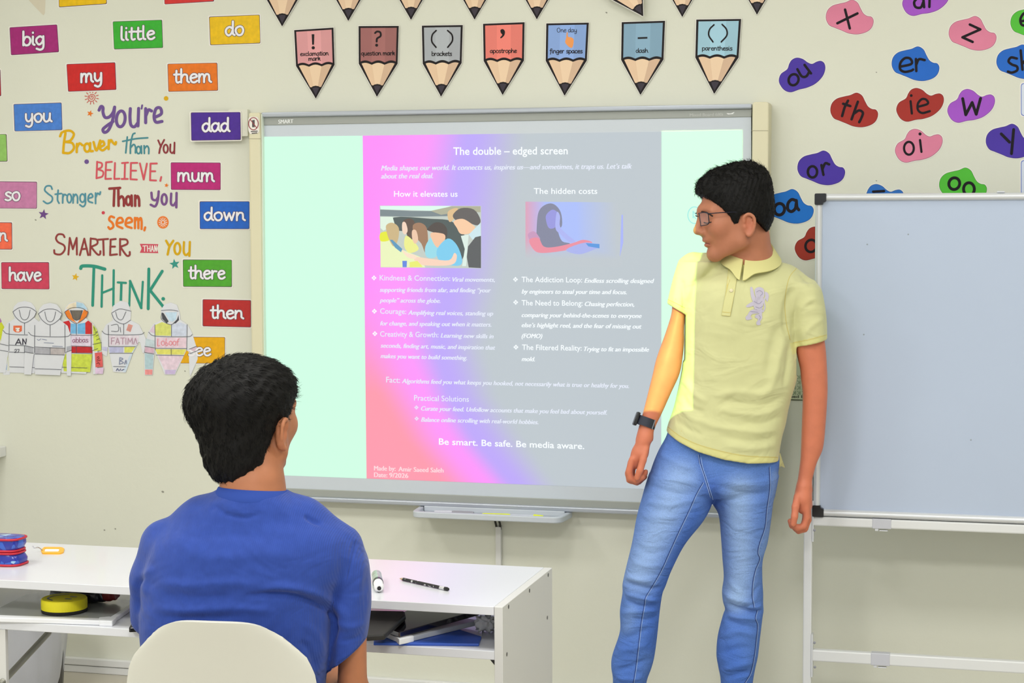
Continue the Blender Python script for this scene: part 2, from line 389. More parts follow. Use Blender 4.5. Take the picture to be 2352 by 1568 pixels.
def slide_color(s, t):
    """s across, t down, 0..1: the slide's own picture: pink, magenta, violet, grey"""
    b = [(0, .50), (.25, .47), (.5, .40), (.62, .36), (.75, .40), (.88, .50), (1, .60)]
    e = np.interp(t, [x for x, _ in b], [y for _, y in b])          # where it has faded to grey
    v = np.interp(t, [0, .25, .5, .62, .75, .88, 1], [.36, .31, .27, .25, .29, .38, .50])   # violet ridge
    mg = np.interp(t, [0, .25, .5, .62, .75, .88, 1], [.20, .14, .10, .13, .19, .28, .40])  # magenta ridge
    grey, vio, mag = np.array(lin((189, 199, 206))), np.array(lin((188, 165, 252))), np.array(lin((255, 146, 252)))  # grey is the unprojected board under room light, painted as emission
    base = np.array(lin((255, 138, 250))) * (1 - np.clip((t - .45) / .3, 0, 1)) + np.array(lin((255, 150, 172))) * np.clip((t - .45) / .3, 0, 1)
    sm = lambda x: x * x * (3 - 2 * x)
    if s < mg:
        k = sm(np.clip((s - (mg - .16)) / .16, 0, 1)); return base * (1 - k) + mag * k
    if s < v:
        k = sm((s - mg) / (v - mg)); return mag * (1 - k) + vio * k
    k = sm(np.clip((s - v) / (e - v + .06), 0, 1)); return vio * (1 - k) + grey * k
def grid_plate(name, q, y, nx, ny, m, parent, colf):
    q = np.asarray(q, float); V = []; C = []
    for j in range(ny + 1):
        for i in range(nx + 1):
            s, t = i / nx, j / ny; p = (q[0] * (1 - s) + q[1] * s) * (1 - t) + (q[3] * (1 - s) + q[2] * s) * t
            V.append(PY(p[0], p[1], y)); C.append((*colf(s, t), 1))
    F = [(j * (nx + 1) + i, (j + 1) * (nx + 1) + i, (j + 1) * (nx + 1) + i + 1, j * (nx + 1) + i + 1) for j in range(ny) for i in range(nx)]
    o = mk(name, V, F, m, parent); a = o.data.color_attributes.new('slide_colour', 'FLOAT_COLOR', 'POINT')
    a.data.foreach_set('color', np.array(C, dtype=np.float32).ravel()); return o
grid_plate('slide_background', S_C, YB - .0006, 60, 60, gradient_mat(), slide, slide_color)
YT = YB - .0014
M_txt = emat('projected white type', (245, 252, 255), 1.0)
M_txt2 = emat('projected thin type', (226, 232, 246), 1.0)
B_, I_ = .009, .28
type_line('slide_title', [('The double – edged screen', 1041, 355.5, 1304, 354, 17, .014, 0)], YT, M_txt, slide)
type_line('intro_text', [('Media shapes our world. It connects us, inspires us—and sometimes, it traps us. Let’s talk', 875, 391.5, 1451, 387, 11.5, 0, I_),
                         ('about the real deal.', 875, 410, 994, 409, 11.5, 0, I_)], YT, M_txt2, slide)
type_line('column_heading', [('How it elevates us', 905, 451.5, 1051, 451.5, 13, B_, 0)], YT, M_txt, slide)
type_line('column_heading', [('The hidden costs', 1226, 445, 1372, 445, 13, B_, 0)], YT, M_txt, slide)
def bullets(pts, m, r=5.2):
    out = []
    for x, y in pts:
        for a, b in ((0, -1), (1, 0), (0, 1), (-1, 0)):
            cx, cy = x + a * r * .62, y + b * r * .62; h = r * .5
            out.append(('f', [(cx, cy - h), (cx + h, cy), (cx, cy + h), (cx - h, cy)]))
    for k in range(0, len(out), 4): ink('bullet_mark', out[k:k + 4], YT, m, slide)
bullets([(859, 638), (860, 714.5), (861, 766)], M_txt)
bullets([(1184, 641.5), (1184.5, 694), (1185, 797)], M_txt)
bullets([(956.5, 935.5), (957, 961)], M_txt2, 4.4)
L = [('Kindness & Connection:', 872, 643.5, 1034, 645, 12, B_, 0), ('Viral movements,', 1039, 646.5, 1136, 647, 10, 0, I_),
     ('supporting friends from afar, and finding “your', 872, 670, 1127, 671.5, 10, 0, I_), ('people” across the globe.', 872, 694, 1011, 695.5, 10, 0, I_),
     ('Courage:', 873, 720, 933, 721, 12, B_, 0), ('Amplifying real voices, standing up', 937, 722.5, 1132, 724.5, 10, 0, I_),
     ('for change, and speaking out when it matters.', 873, 747, 1128, 750, 10, 0, I_),
     ('Creativity & Growth:', 873, 772.5, 1007, 774.5, 12, B_, 0), ('Learning new skills in', 1012, 775, 1133, 777, 10, 0, I_),
     ('seconds, finding art, music, and inspiration that', 874, 798, 1137, 803, 10, 0, I_), ('makes you want to build something.', 874, 822, 1072, 826.5, 10, 0, I_)]
type_line('left_column_text', L, YT, M_txt2, slide)
Rr = [('The Addiction Loop:', 1198, 647.5, 1337, 648.5, 12, B_, 0), ('Endless scrolling designed', 1342, 649, 1502, 650, 10, 0, I_),
      ('by engineers to steal your time and focus.', 1198, 674, 1439, 675.5, 10, 0, I_),
      ('The Need to Belong:', 1198, 701, 1338, 702, 12, B_, 0), ('Chasing perfection,', 1343, 702.5, 1456, 703.5, 10, 0, I_),
      ('comparing your behind-the-scenes to everyone', 1198, 728, 1473, 730, 10, 0, I_), ('else’s highlight reel, and the fear of missing out', 1198, 751, 1473, 754.5, 10, 0, I_),
      ('(FOMO)', 1198, 776, 1245, 776.5, 10, 0, I_), ('The Filtered Reality:', 1199, 803, 1336, 805, 12, B_, 0),
      ('Trying to fit an impossible', 1341, 806, 1490, 807.5, 10, 0, I_), ('mold.', 1198, 829, 1228, 829.5, 10, 0, I_)]
type_line('right_column_text', Rr, YT, M_txt, slide)
type_line('fact_text', [('Fact:', 887, 878, 919, 879, 13, .006, 0), ('Algorithms feed you what keeps you hooked, not necessarily what is true or healthy for you.', 923, 879.5, 1444, 891, 10, 0, I_)], YT, M_txt2, slide)
type_line('solutions_text', [('Practical Solutions', 951, 919.5, 1077, 922.5, 12.5, .006, 0), ('Curate your feed. Unfollow accounts that make you feel bad about yourself.', 967, 942.5, 1394, 952, 10, 0, I_),
                             ('Balance online scrolling with real-world hobbies.', 967, 968, 1236, 974, 10, 0, I_)], YT, M_txt2, slide)
type_line('closing_line', [('Be smart. Be safe. Be media aware.', 1008, 1020.5, 1342, 1031, 14, .014, 0)], YT, M_txt, slide)
type_line('credit_text', [('Made by:', 859, 1080, 908, 1081, 10.5, 0, 0), ('Amir Saeed Saleh', 915, 1082, 1018, 1085, 10.5, 0, 0),
                          ('Date:', 859, 1095, 889, 1096, 10.5, 0, 0), ('9/2026', 894, 1096, 937, 1097.5, 10.5, 0, 0)], YT, emat('projected pink white type', (255, 214, 220), 1.0), slide)
# cursor ring next to the boy's face
ink('pointer_ring', [('o', ell(1595, 494, 15, 19)), [(1592, 485), (1592, 500)], [(1592, 485), (1600, 495)], [(1594, 497), (1598, 502)]], YT, emat('projected cyan line', (150, 225, 232), .9), slide, 2.2)

def picture(name, quad, polys, parent, k):
    """a photo on the slide: flat colour shapes in crop pixels (820,300) at 3.3127"""
    f = lambda p: (820 + p[0] / 3.3127, 300 + p[1] / 3.3127)
    pic = plate(name, [f(p) for p in quad], YB - .0006, .0006, emat('picture ' + k, polys[0][0], .95), parent)
    for i, (c, pts, sm) in enumerate(polys[1:]):
        P = [f(p) for p in pts]; P = smooth(P, 4, True) if sm else P
        plate('picture_shape', P, YB - .0012 - i * .00003, .00003, emat('picture %d %d %d' % c, c, .95), pic)
    return pic
picture('slide_picture', [(173, 570), (945, 572), (945, 1047), (180, 1040)], [((196, 206, 198),),
    ((222, 252, 240), [(176, 572), (720, 572), (600, 610), (420, 605), (180, 598)], 0), ((120, 135, 140), [(176, 600), (420, 610), (690, 612), (690, 650), (420, 655), (176, 650)], 0),
    ((175, 175, 150), [(560, 610), (720, 575), (940, 575), (940, 620), (760, 620), (640, 640)], 0), ((70, 85, 85), [(280, 660), (560, 670), (720, 690), (820, 800), (800, 980), (700, 900), (560, 760), (300, 760)], 1),
    ((226, 244, 226), [(178, 655), (270, 655), (290, 720), (200, 760), (178, 740)], 0), ((236, 246, 190), [(178, 780), (250, 800), (330, 900), (480, 960), (520, 1040), (180, 1038)], 0),
    ((232, 236, 40), [(178, 780), (240, 770), (250, 830), (180, 840)], 1), ((205, 180, 130), [(222, 720), (270, 700), (318, 740), (312, 830), (280, 880), (250, 840), (228, 780)], 1),
    ((90, 70, 60), [(350, 690), (400, 668), (440, 700), (430, 800), (400, 840), (370, 760)], 1), ((245, 214, 190), [(345, 700), (370, 700), (385, 760), (365, 790), (345, 765)], 1),
    ((238, 240, 140), [(370, 800), (420, 830), (470, 900), (400, 930), (360, 880)], 1), ((160, 120, 90), [(425, 720), (480, 700), (530, 740), (540, 860), (520, 930), (490, 860), (440, 800)], 1),
    ((240, 200, 170), [(420, 760), (450, 760), (465, 830), (440, 860), (420, 820)], 1), ((150, 220, 235), [(520, 880), (580, 800), (620, 880), (600, 960), (530, 960)], 1),
    ((70, 60, 58), [(535, 750), (590, 700), (650, 705), (685, 750), (680, 810), (640, 790), (570, 770)], 1), ((246, 196, 160), [(560, 780), (640, 780), (672, 800), (660, 850), (620, 890), (585, 860)], 1),
    ((120, 205, 240), [(610, 900), (690, 820), (760, 870), (800, 980), (780, 1025), (700, 1020), (620, 980)], 1), ((250, 214, 190), [(440, 960), (560, 975), (700, 985), (740, 930), (760, 960), (720, 1020), (520, 1025), (450, 1000)], 1),
    ((252, 226, 200), [(335, 900), (380, 930), (450, 950), (440, 975), (380, 960)], 1), ((80, 150, 190), [(250, 830), (270, 830), (345, 900), (335, 925), (290, 890)], 0),
    ((225, 190, 140), [(690, 620), (740, 590), (770, 600), (730, 680), (700, 690)], 1), ((92, 88, 88), [(730, 640), (790, 590), (890, 600), (940, 680), (915, 720), (850, 700), (800, 690), (750, 680)], 1),
    ((250, 205, 165), [(735, 690), (800, 670), (860, 700), (900, 740), (860, 780), (790, 785), (760, 740)], 1), ((205, 232, 240), [(850, 790), (940, 700), (943, 800), (880, 830)], 0),
    ((80, 84, 88), [(845, 880), (900, 810), (943, 800), (943, 1045), (850, 1040), (835, 960)], 0), ((222, 240, 230), [(790, 800), (850, 790), (840, 900), (830, 1030), (800, 1030), (820, 900)], 0),
    ((90, 130, 225), [(345, 990), (380, 990), (378, 1038), (347, 1038)], 0), ((235, 240, 110), [(400, 1000), (460, 990), (500, 1036), (400, 1038)], 0)], slide, 'group')
def girl_col(s, t):
    a = np.array(lin((222, 160, 185))); b = np.array(lin((170, 190, 252))); g = np.array(lin((190, 199, 206)))  # g repeats the room-lit board tone, put into the emission
    k = np.clip(s / .22, 0, 1); c = a * (1 - k) + b * k
    e = np.clip((s - .55) / .42, 0, 1); h = np.clip((t - .6) / .25, 0, 1); m_ = max(e, h) ** .8
    c = c * (1 - m_) + g * m_
    return c
f3 = lambda p: (820 + p[0] / 3.3127, 300 + p[1] / 3.3127)
gp = grid_plate('slide_picture', [f3(p) for p in ((1282, 540), (1990, 545), (2020, 1040), (1282, 1035))], YB - .0009, 24, 16, MATS['projected magenta gradient'], slide, girl_col)
for i, (c, pts, sm) in enumerate((((128, 132, 158), [(1370, 890), (1368, 720), (1385, 610), (1440, 560), (1500, 560), (1550, 620), (1560, 720), (1530, 760), (1560, 840), (1620, 860), (1520, 905), (1420, 900)], 1),
    ((150, 150, 225), [(1440, 640), (1490, 600), (1540, 640), (1535, 700), (1500, 740), (1460, 740), (1440, 690)], 1), ((172, 180, 245), [(1520, 620), (1545, 650), (1545, 730), (1600, 790), (1660, 840), (1620, 850), (1550, 790), (1510, 740)], 1),
    ((200, 150, 190), [(1300, 790), (1345, 765), (1380, 800), (1390, 830), (1330, 850)], 1), ((236, 140, 160), [(1310, 830), (1380, 815), (1420, 880), (1500, 885), (1640, 855), (1720, 830), (1790, 850), (1720, 880), (1560, 915), (1400, 930), (1340, 900)], 1),
    ((168, 178, 240), [(1590, 905), (1740, 850), (1845, 880), (1800, 905), (1690, 940)], 1), ((80, 150, 225), [(1740, 855), (1845, 862), (1845, 895), (1760, 880)], 0), ((168, 180, 250), [(2012, 640), (2024, 640), (2026, 850), (2000, 960)], 0))):
    P = [f3(p) for p in pts]; P = smooth(P, 4, True) if sm else P
    plate('picture_shape', P, YB - .0011 - i * .00003, .00003, emat('picture %d %d %d' % c, c, .95), gp)

# ------------------------------------------------------------------ word cards
C1 = lambda x, y: (x / 3.408, y / 3.408)
C2 = lambda x, y: (x / 3.408, 440 + y / 3.408)
M_cardw = mat('laminated white card', (236, 232, 226), .3, .5)
M_cardline = mat('printed dark outline', (86, 62, 84), .35)
M_word = mat('printed white letters', (238, 236, 244), .3)
def word_card(word, q, txt, rgb, label, y=0.):
    q = np.asarray(q, float)
    c = plate('word_card', rounded(grow(q, 2.4), 4), y, .0012, M_cardw, None, label, 'word card', 'word cards on the wall')
    jit = np.array([[random.uniform(-.5, .5) for _ in range(2)] for _ in q])
    plate('printed_border', rounded(q + jit * .4, 3), y - .0012, .0003, M_cardline, c)
    m = mat('laminated print %d %d %d' % rgb, rgb, .3, .3, noise=(60, .09), coat=.12)
    plate('printed_panel', rounded(grow(q + jit, -1.1), 3), y - .0015, .0003, m, c)
    if txt:
        s = word_strokes(word, *txt)
        ink('letter_outline', s, y - .0021, M_cardline, c, txt[-1] * .37); ink('letters', s, y - .0030, M_word, c, txt[-1] * .25)
    return c
def t1(x0, x1, y0, y1, xh): return (x0 / 3.408, x1 / 3.408, y0 / 3.408, y1 / 3.408, xh / 3.408)
def t2(x0, x1, y0, y1, xh): return (x0 / 3.408, x1 / 3.408, 440 + y0 / 3.408, 440 + y1 / 3.408, xh / 3.408)
Q1 = lambda *p: [C1(a, b) for a, b in p]
Q2 = lambda *p: [C2(a, b) for a, b in p]
word_card('big', Q1((75, 215), (447, 192), (462, 408), (87, 432)), t1(180, 350, 356, 350, 68), (165, 35, 120), 'plum word card reading big, top left of the wall')
word_card('little', Q1((883, 168), (1270, 155), (1277, 375), (893, 387)), t1(947, 1212, 316, 306, 66), (55, 175, 50), 'green word card reading little')
word_card('do', Q1((1636, 130), (2033, 115), (2038, 340), (1645, 354)), t1(1768, 1910, 279, 273, 68), (235, 190, 10), 'yellow word card reading do')
word_card('my', Q1((521, 502), (903, 487), (912, 703), (533, 718)), t1(634, 802, 645, 638, 68), (205, 32, 34), 'red word card reading my')
word_card('them', Q1((1311, 500), (1702, 491), (1707, 710), (1318, 718)), t1(1365, 1655, 648, 643, 66), (232, 118, 28), 'orange word card reading them')
word_card('you', Q1((106, 815), (482, 802), (489, 1018), (114, 1027)), t1(200, 404, 957, 951, 65), (72, 128, 215), 'pale blue word card reading you')
word_card('dad', Q1((1493, 880), (1882, 877), (1886, 1095), (1498, 1101)), t1(1587, 1796, 1030, 1028, 66), (74, 38, 150), 'purple word card reading dad beside the board post', -.021)
word_card('mum', Q1((1337, 1270), (1727, 1272), (1727, 1488), (1338, 1485)), t1(1393, 1678, 1418, 1420, 66), (186, 34, 120), 'magenta word card reading mum')
word_card('so', [(-29, 416), (85, 417), (85, 479), (-29, 478)], (12.3, 46.6, 460, 460, 19), (200, 126, 172), 'dusty pink word card reading so, cut by the left edge')
word_card('down', Q2((1562, 75), (1953, 76), (1953, 293), (1565, 293)), t2(1602, 1917, 224, 225, 62), (28, 98, 200), 'bright blue word card reading down beside the board')
word_card('on', [(-85, 510), (28, 510.5), (28.5, 573), (-85, 572)], (-20, 16, 553, 553, 18), (246, 108, 78), 'coral word card cut by the left edge with only an n showing')
word_card('have', Q2((10, 552), (384, 551), (387, 764), (13, 762)), t2(74, 322, 697, 697, 65), (206, 64, 94), 'rose word card reading have')
word_card('there', Q2((1431, 530), (1815, 533), (1817, 747), (1434, 744)), t2(1480, 1762, 680, 682, 63), (78, 165, 44), 'green word card reading there')
word_card('then', Q2((1586, 842), (1966, 849), (1966, 1062), (1585, 1053)), t2(1652, 1904, 990, 994, 63), (186, 38, 40), 'dark red word card reading then beside the board post')
word_card('see', [(404, 773), (517, 774), (516.5, 834.6), (404, 834)], t2(1480, 1650, 1282, 1283, 60), (230, 170, 8), 'yellow word card half hidden behind a paper hoodie')
word_card('', [(134, -45), (245, -50), (245.6, 9.4), (135.5, 17)], None, (235, 190, 10), 'yellow word card cut by the top edge of the photo')
word_card('', [(376, -50), (491, -56), (492, 3.5), (378, 10)], None, (214, 48, 48), 'red word card cut by the top edge of the photo')
word_card('', [(-110, 159), (1, 159), (3, 221), (-110, 222)], None, (205, 40, 44), 'red word card at the left edge with only its rim showing')
word_card('', [(-95, 308), (15.5, 308), (17.5, 371), (-95, 373)], None, (146, 196, 102), 'light green word card cut by the left edge')

# ------------------------------------------------------------------ motto in cut vinyl words
def vinyl(name, rgb, strokes, wd, label, cat='wall decal', fr=C1, extra=None):
    return ink(name, strokes, -.0007, mat('vinyl %d %d %d' % rgb, rgb, .6, .2), None, wd / 3.408, label, cat, 'motto decals', lambda p: fr(*p))
E_ = lambda *a, **k: ('o', ell(*a, **k))
vinyl('motto_word', (112, 84, 150), [[(775, 862), (790, 833), (806, 842), (806, 880), (822, 918), (855, 915), (885, 880), (897, 838)], [(897, 838), (888, 910), (868, 980), (842, 1025), (815, 1035), (806, 1012), (835, 985), (885, 950)],
      E_(945, 930, 34, 62, .1), [(1020, 850), (1017, 920), (1025, 978), (1052, 992), (1078, 962)], [(1085, 848), (1080, 985)], ([(1113, 824), (1108, 850)], 4.2), [(1140, 850), (1140, 960)], [(1142, 905), (1162, 860), (1186, 868)],
      [(1212, 918), (1262, 890), (1255, 846), (1222, 850), (1206, 908), (1220, 955), (1268, 950)]], 24, 'purple vinyl motto word you’re')
vinyl('motto_word', (224, 174, 22), [[(470, 1066), (488, 1034), (545, 1022), (578, 1050), (552, 1098), (512, 1110)], [(512, 1040), (500, 1120), (494, 1196)], [(512, 1110), (565, 1120), (578, 1160), (545, 1196), (494, 1196)],
      [(602, 1126), (600, 1190)], [(600, 1156), (622, 1122), (645, 1136)], E_(682, 1155, 22, 32), [(706, 1120), (706, 1178), (726, 1182)], [(732, 1112), (755, 1178), (784, 1100)],
      [(785, 1150), (815, 1132), (806, 1106), (786, 1120), (782, 1160), (805, 1176), (838, 1150)], [(852, 1098), (850, 1166)], [(852, 1124), (868, 1096), (884, 1116), (902, 1130), (908, 1112)]], 19, 'yellow vinyl motto word braver')
vinyl('motto_word', (76, 140, 152), [[(996, 1072), (984, 1196)], [(1056, 1042), (1038, 1056), (1022, 1130), (1020, 1200)], [(1020, 1158), (1046, 1130), (1060, 1150), (1060, 1196)], [(960, 1106), (1060, 1086), (1156, 1078)],
      E_(1084, 1174, 16, 28), [(1106, 1142), (1108, 1200)], [(1128, 1140), (1130, 1200)], [(1130, 1164), (1150, 1142), (1164, 1162), (1164, 1202)]], 13, 'thin teal vinyl word than with a long crossbar')
vinyl('motto_word', (142, 58, 64), [[(1238, 1098), (1260, 1148)], [(1285, 1094), (1256, 1152), (1246, 1198)], E_(1297, 1164, 17, 32), [(1334, 1130), (1332, 1180), (1348, 1198), (1364, 1180)], [(1366, 1116), (1364, 1200)]], 14, 'dark red vinyl word you above believe')
vinyl('motto_word', (214, 88, 100), [[(760, 1265), (755, 1395)], [(760, 1267), (796, 1278), (794, 1308), (762, 1324)], [(762, 1324), (806, 1342), (800, 1380), (755, 1394)], [(830, 1270), (825, 1400)], [(830, 1270), (876, 1266)], [(828, 1330), (866, 1330)], [(825, 1400), (870, 1398)],
      [(900, 1275), (895, 1400)], [(895, 1400), (935, 1398)], [(978, 1275), (975, 1400)], [(955, 1276), (1003, 1272)], [(952, 1400), (1000, 1400)], [(1025, 1275), (1022, 1402)], [(1025, 1275), (1075, 1274)], [(1025, 1335), (1065, 1335)], [(1022, 1402), (1072, 1405)],
      [(1095, 1278), (1125, 1405)], [(1125, 1405), (1150, 1280)], [(1178, 1280), (1175, 1410)], [(1178, 1280), (1228, 1279)], [(1176, 1340), (1215, 1340)], [(1175, 1410), (1222, 1412)], [(1262, 1385), (1255, 1415)]], 14, 'coral vinyl motto word believe')
vinyl('motto_word', (84, 146, 166), [[(408, 1480), (396, 1456), (362, 1458), (350, 1488), (375, 1515), (408, 1542), (404, 1576), (370, 1592), (340, 1574)], [(455, 1488), (450, 1560), (462, 1590)], [(432, 1520), (480, 1514)], [(492, 1520), (490, 1588)], [(490, 1548), (504, 1522), (520, 1528)],
      E_(542, 1552, 17, 34), [(574, 1520), (572, 1588)], [(574, 1544), (592, 1520), (606, 1540), (607, 1588)], E_(645, 1550, 19, 32), [(668, 1515), (668, 1592), (650, 1616), (625, 1602)], [(690, 1552), (725, 1540), (714, 1516), (694, 1532), (692, 1572), (724, 1586)],
      [(748, 1510), (748, 1592)], [(750, 1542), (764, 1512), (780, 1522), (786, 1502)]], 13, 'steel blue vinyl motto word stronger')
vinyl('motto_word', (148, 58, 60), [[(856, 1476), (940, 1470)], [(895, 1476), (890, 1610)], [(926, 1482), (928, 1610)], [(928, 1560), (952, 1536), (968, 1560), (970, 1610)], E_(1004, 1570, 18, 34), [(1030, 1530), (1032, 1610)], [(1058, 1530), (1058, 1610)], [(1060, 1556), (1076, 1534), (1088, 1560), (1090, 1610)]], 20, 'brick red vinyl word than with a flat topped capital')
vinyl('motto_word', (124, 84, 142), [[(1185, 1508), (1192, 1556), (1220, 1566), (1238, 1540)], [(1242, 1498), (1234, 1570), (1214, 1614), (1180, 1602)], E_(1285, 1560, 20, 40), [(1340, 1515), (1338, 1590), (1358, 1606), (1378, 1580)], [(1382, 1510), (1380, 1622)]], 19, 'mauve vinyl word you under the magenta card')
vinyl('motto_word', (234, 122, 42), [[(892, 202), (866, 194), (854, 220), (880, 246), (886, 275), (862, 292), (848, 278)], [(914, 248), (960, 236), (950, 206), (922, 214), (914, 262), (958, 286)], [(984, 248), (1032, 234), (1020, 206), (992, 215), (985, 264), (1030, 284)],
      [(1056, 205), (1056, 286)], [(1058, 230), (1072, 206), (1082, 228), (1083, 286)], [(1085, 228), (1100, 206), (1108, 230), (1108, 292)], [(1136, 280), (1130, 302)]], 18, 'orange vinyl motto word seem', fr=C2)
vinyl('motto_word', (148, 64, 64), [[(505, 356), (492, 336), (455, 335), (438, 365), (455, 395), (500, 420), (506, 455), (475, 490), (430, 485), (424, 458)], [(546, 362), (535, 492)], [(546, 362), (570, 450)], [(570, 450), (600, 362)], [(600, 362), (602, 492)], [(660, 368), (625, 496)], [(660, 368), (690, 496)], [(640, 450), (680, 446)],
      [(710, 365), (705, 496)], [(710, 367), (756, 375), (760, 408), (712, 432)], [(712, 432), (760, 488), (782, 490), (786, 466)], [(768, 376), (846, 370)], [(808, 376), (812, 496)], [(866, 375), (862, 496)], [(866, 375), (906, 370)], [(863, 430), (900, 430)], [(862, 496), (916, 490)],
      [(940, 370), (940, 496)], [(940, 372), (990, 376), (996, 408), (942, 432)], [(942, 432), (990, 498), (1014, 496), (1016, 472)]], 15, 'maroon vinyl motto word smarter', fr=C2)
fl = plate('motto_flag', [C2(*p) for p in ((1095, 408), (1240, 411), (1227, 445), (1240, 481), (1095, 478), (1110, 444))], 0, .0007, mat('vinyl crimson', (206, 70, 92), .5), None, 'small crimson vinyl ribbon with the word than', 'wall decal', 'motto decals')
ink('letters', [[(1118, 425), (1146, 423)], [(1132, 425), (1132, 466)], [(1155, 423), (1155, 467)], [(1175, 423), (1175, 467)], [(1155, 445), (1175, 445)], [(1192, 423), (1183, 468)], [(1192, 423), (1203, 468)], [(1187, 452), (1199, 452)], [(1212, 467), (1210, 423)], [(1210, 423), (1225, 467)], [(1225, 467), (1224, 423)]],
    -.001, M_cardw, fl, 2., mapf=lambda p: C2(*p))
vinyl('motto_word', (214, 168, 22), [[(1300, 384), (1326, 430)], [(1356, 384), (1326, 432), (1312, 492)], E_(1388, 446, 23, 44), [(1440, 395), (1438, 470), (1455, 496), (1480, 478)], [(1486, 394), (1482, 502)]], 18, 'mustard vinyl word you beside the small crimson ribbon', fr=C2)
vinyl('motto_word', (52, 148, 128), [([(632, 600), (646, 582), (735, 584), (820, 606)], 7.6), [(735, 590), (730, 740), (725, 890)], ([(800, 655), (795, 900)], 5.2), ([(890, 615), (888, 790), (887, 892)], 5.2), ([(800, 792), (890, 756)], 5), ([(922, 710), (986, 714)], 5), ([(950, 715), (946, 850)], 5.6), ([(1018, 700), (1012, 892)], 4.6), ([(1018, 700), (1106, 910)], 6), ([(1106, 910), (1118, 705)], 4.8),
      ([(1165, 605), (1160, 916)], 6.6), ([(1270, 622), (1175, 772)], 6.6), ([(1175, 772), (1278, 900)], 6.6), ([(1277, 838), (1279, 838.5)], 8)], 22, 'large teal green vinyl motto word think', fr=C2)
def star(cx, cy, r, rot=0, k=.42): return [(cx + (r if i % 2 == 0 else r * k) * math.sin(rot + math.pi * i / 5), cy - (r if i % 2 == 0 else r * k) * math.cos(rot + math.pi * i / 5)) for i in range(10)]
sun = [(718, 762), (712, 756), (720, 750), (730, 760), (722, 776), (704, 772), (700, 752), (716, 738), (738, 746), (744, 768), (728, 790), (702, 790), (690, 772), (692, 748)]
rays = [[(718 + 38 * math.cos(a), 762 + 38 * math.sin(a)), (718 + 54 * math.cos(a), 762 + 54 * math.sin(a))] for a in np.arange(12) * math.pi / 6 + .2]
vinyl('spiral_sun', (206, 92, 84), [sun] + rays, 6, 'small red line drawn spiral sun decal under the red my card')
for rgb, c, r, rot, f, lab in (((232, 122, 40), (705, 888), 27, .3, C1, 'orange star decal left of the word you’re'), ((232, 122, 40), (1303, 1450), 19, .2, C1, 'small orange star decal at the corner of the magenta card'),
                             ((112, 76, 140), (340, 178), 42, .15, C2, 'purple star decal under the word stronger'), ((60, 150, 138), (1367, 567), 42, -.15, C2, 'teal star decal beside the green there card'), ((226, 178, 40), (590, 668), 31, .2, C2, 'yellow star decal left of the word think')):
    vinyl('star_decal', rgb, [('f', star(*c, r, rot))], 4, lab, fr=f)
for rgb, c, r, f, lab in (((220, 172, 30), (1300, 770), 18, C1, 'yellow dot decal under the orange card'), ((112, 84, 150), (678, 1265), 18, C1, 'purple dot decal left of the word believe'), ((210, 70, 86), (808, 165), 13, C2, 'small red dot decal above the word seem')):
    vinyl('dot_decal', rgb, [('f', ell(*c, r, r, n=20))], 4, lab, fr=f)
sd = plate('sun_decal', [C2(*p) for p in ell(1276, 240, 45, 49, n=24)], 0, .0007, mat('vinyl orange', (234, 122, 42), .5), None, 'round orange sun decal right of the word seem', 'wall decal', 'motto decals')
ink('sun_lines', [('o', ell(1276, 240, 13, 14))] + [[(1276 + 20 * math.cos(a), 240 + 22 * math.sin(a)), (1276 + 32 * math.cos(a), 240 + 35 * math.sin(a))] for a in np.arange(12) * math.pi / 6], -.001, M_cardw, sd, 1.4, mapf=lambda p: C2(*p))

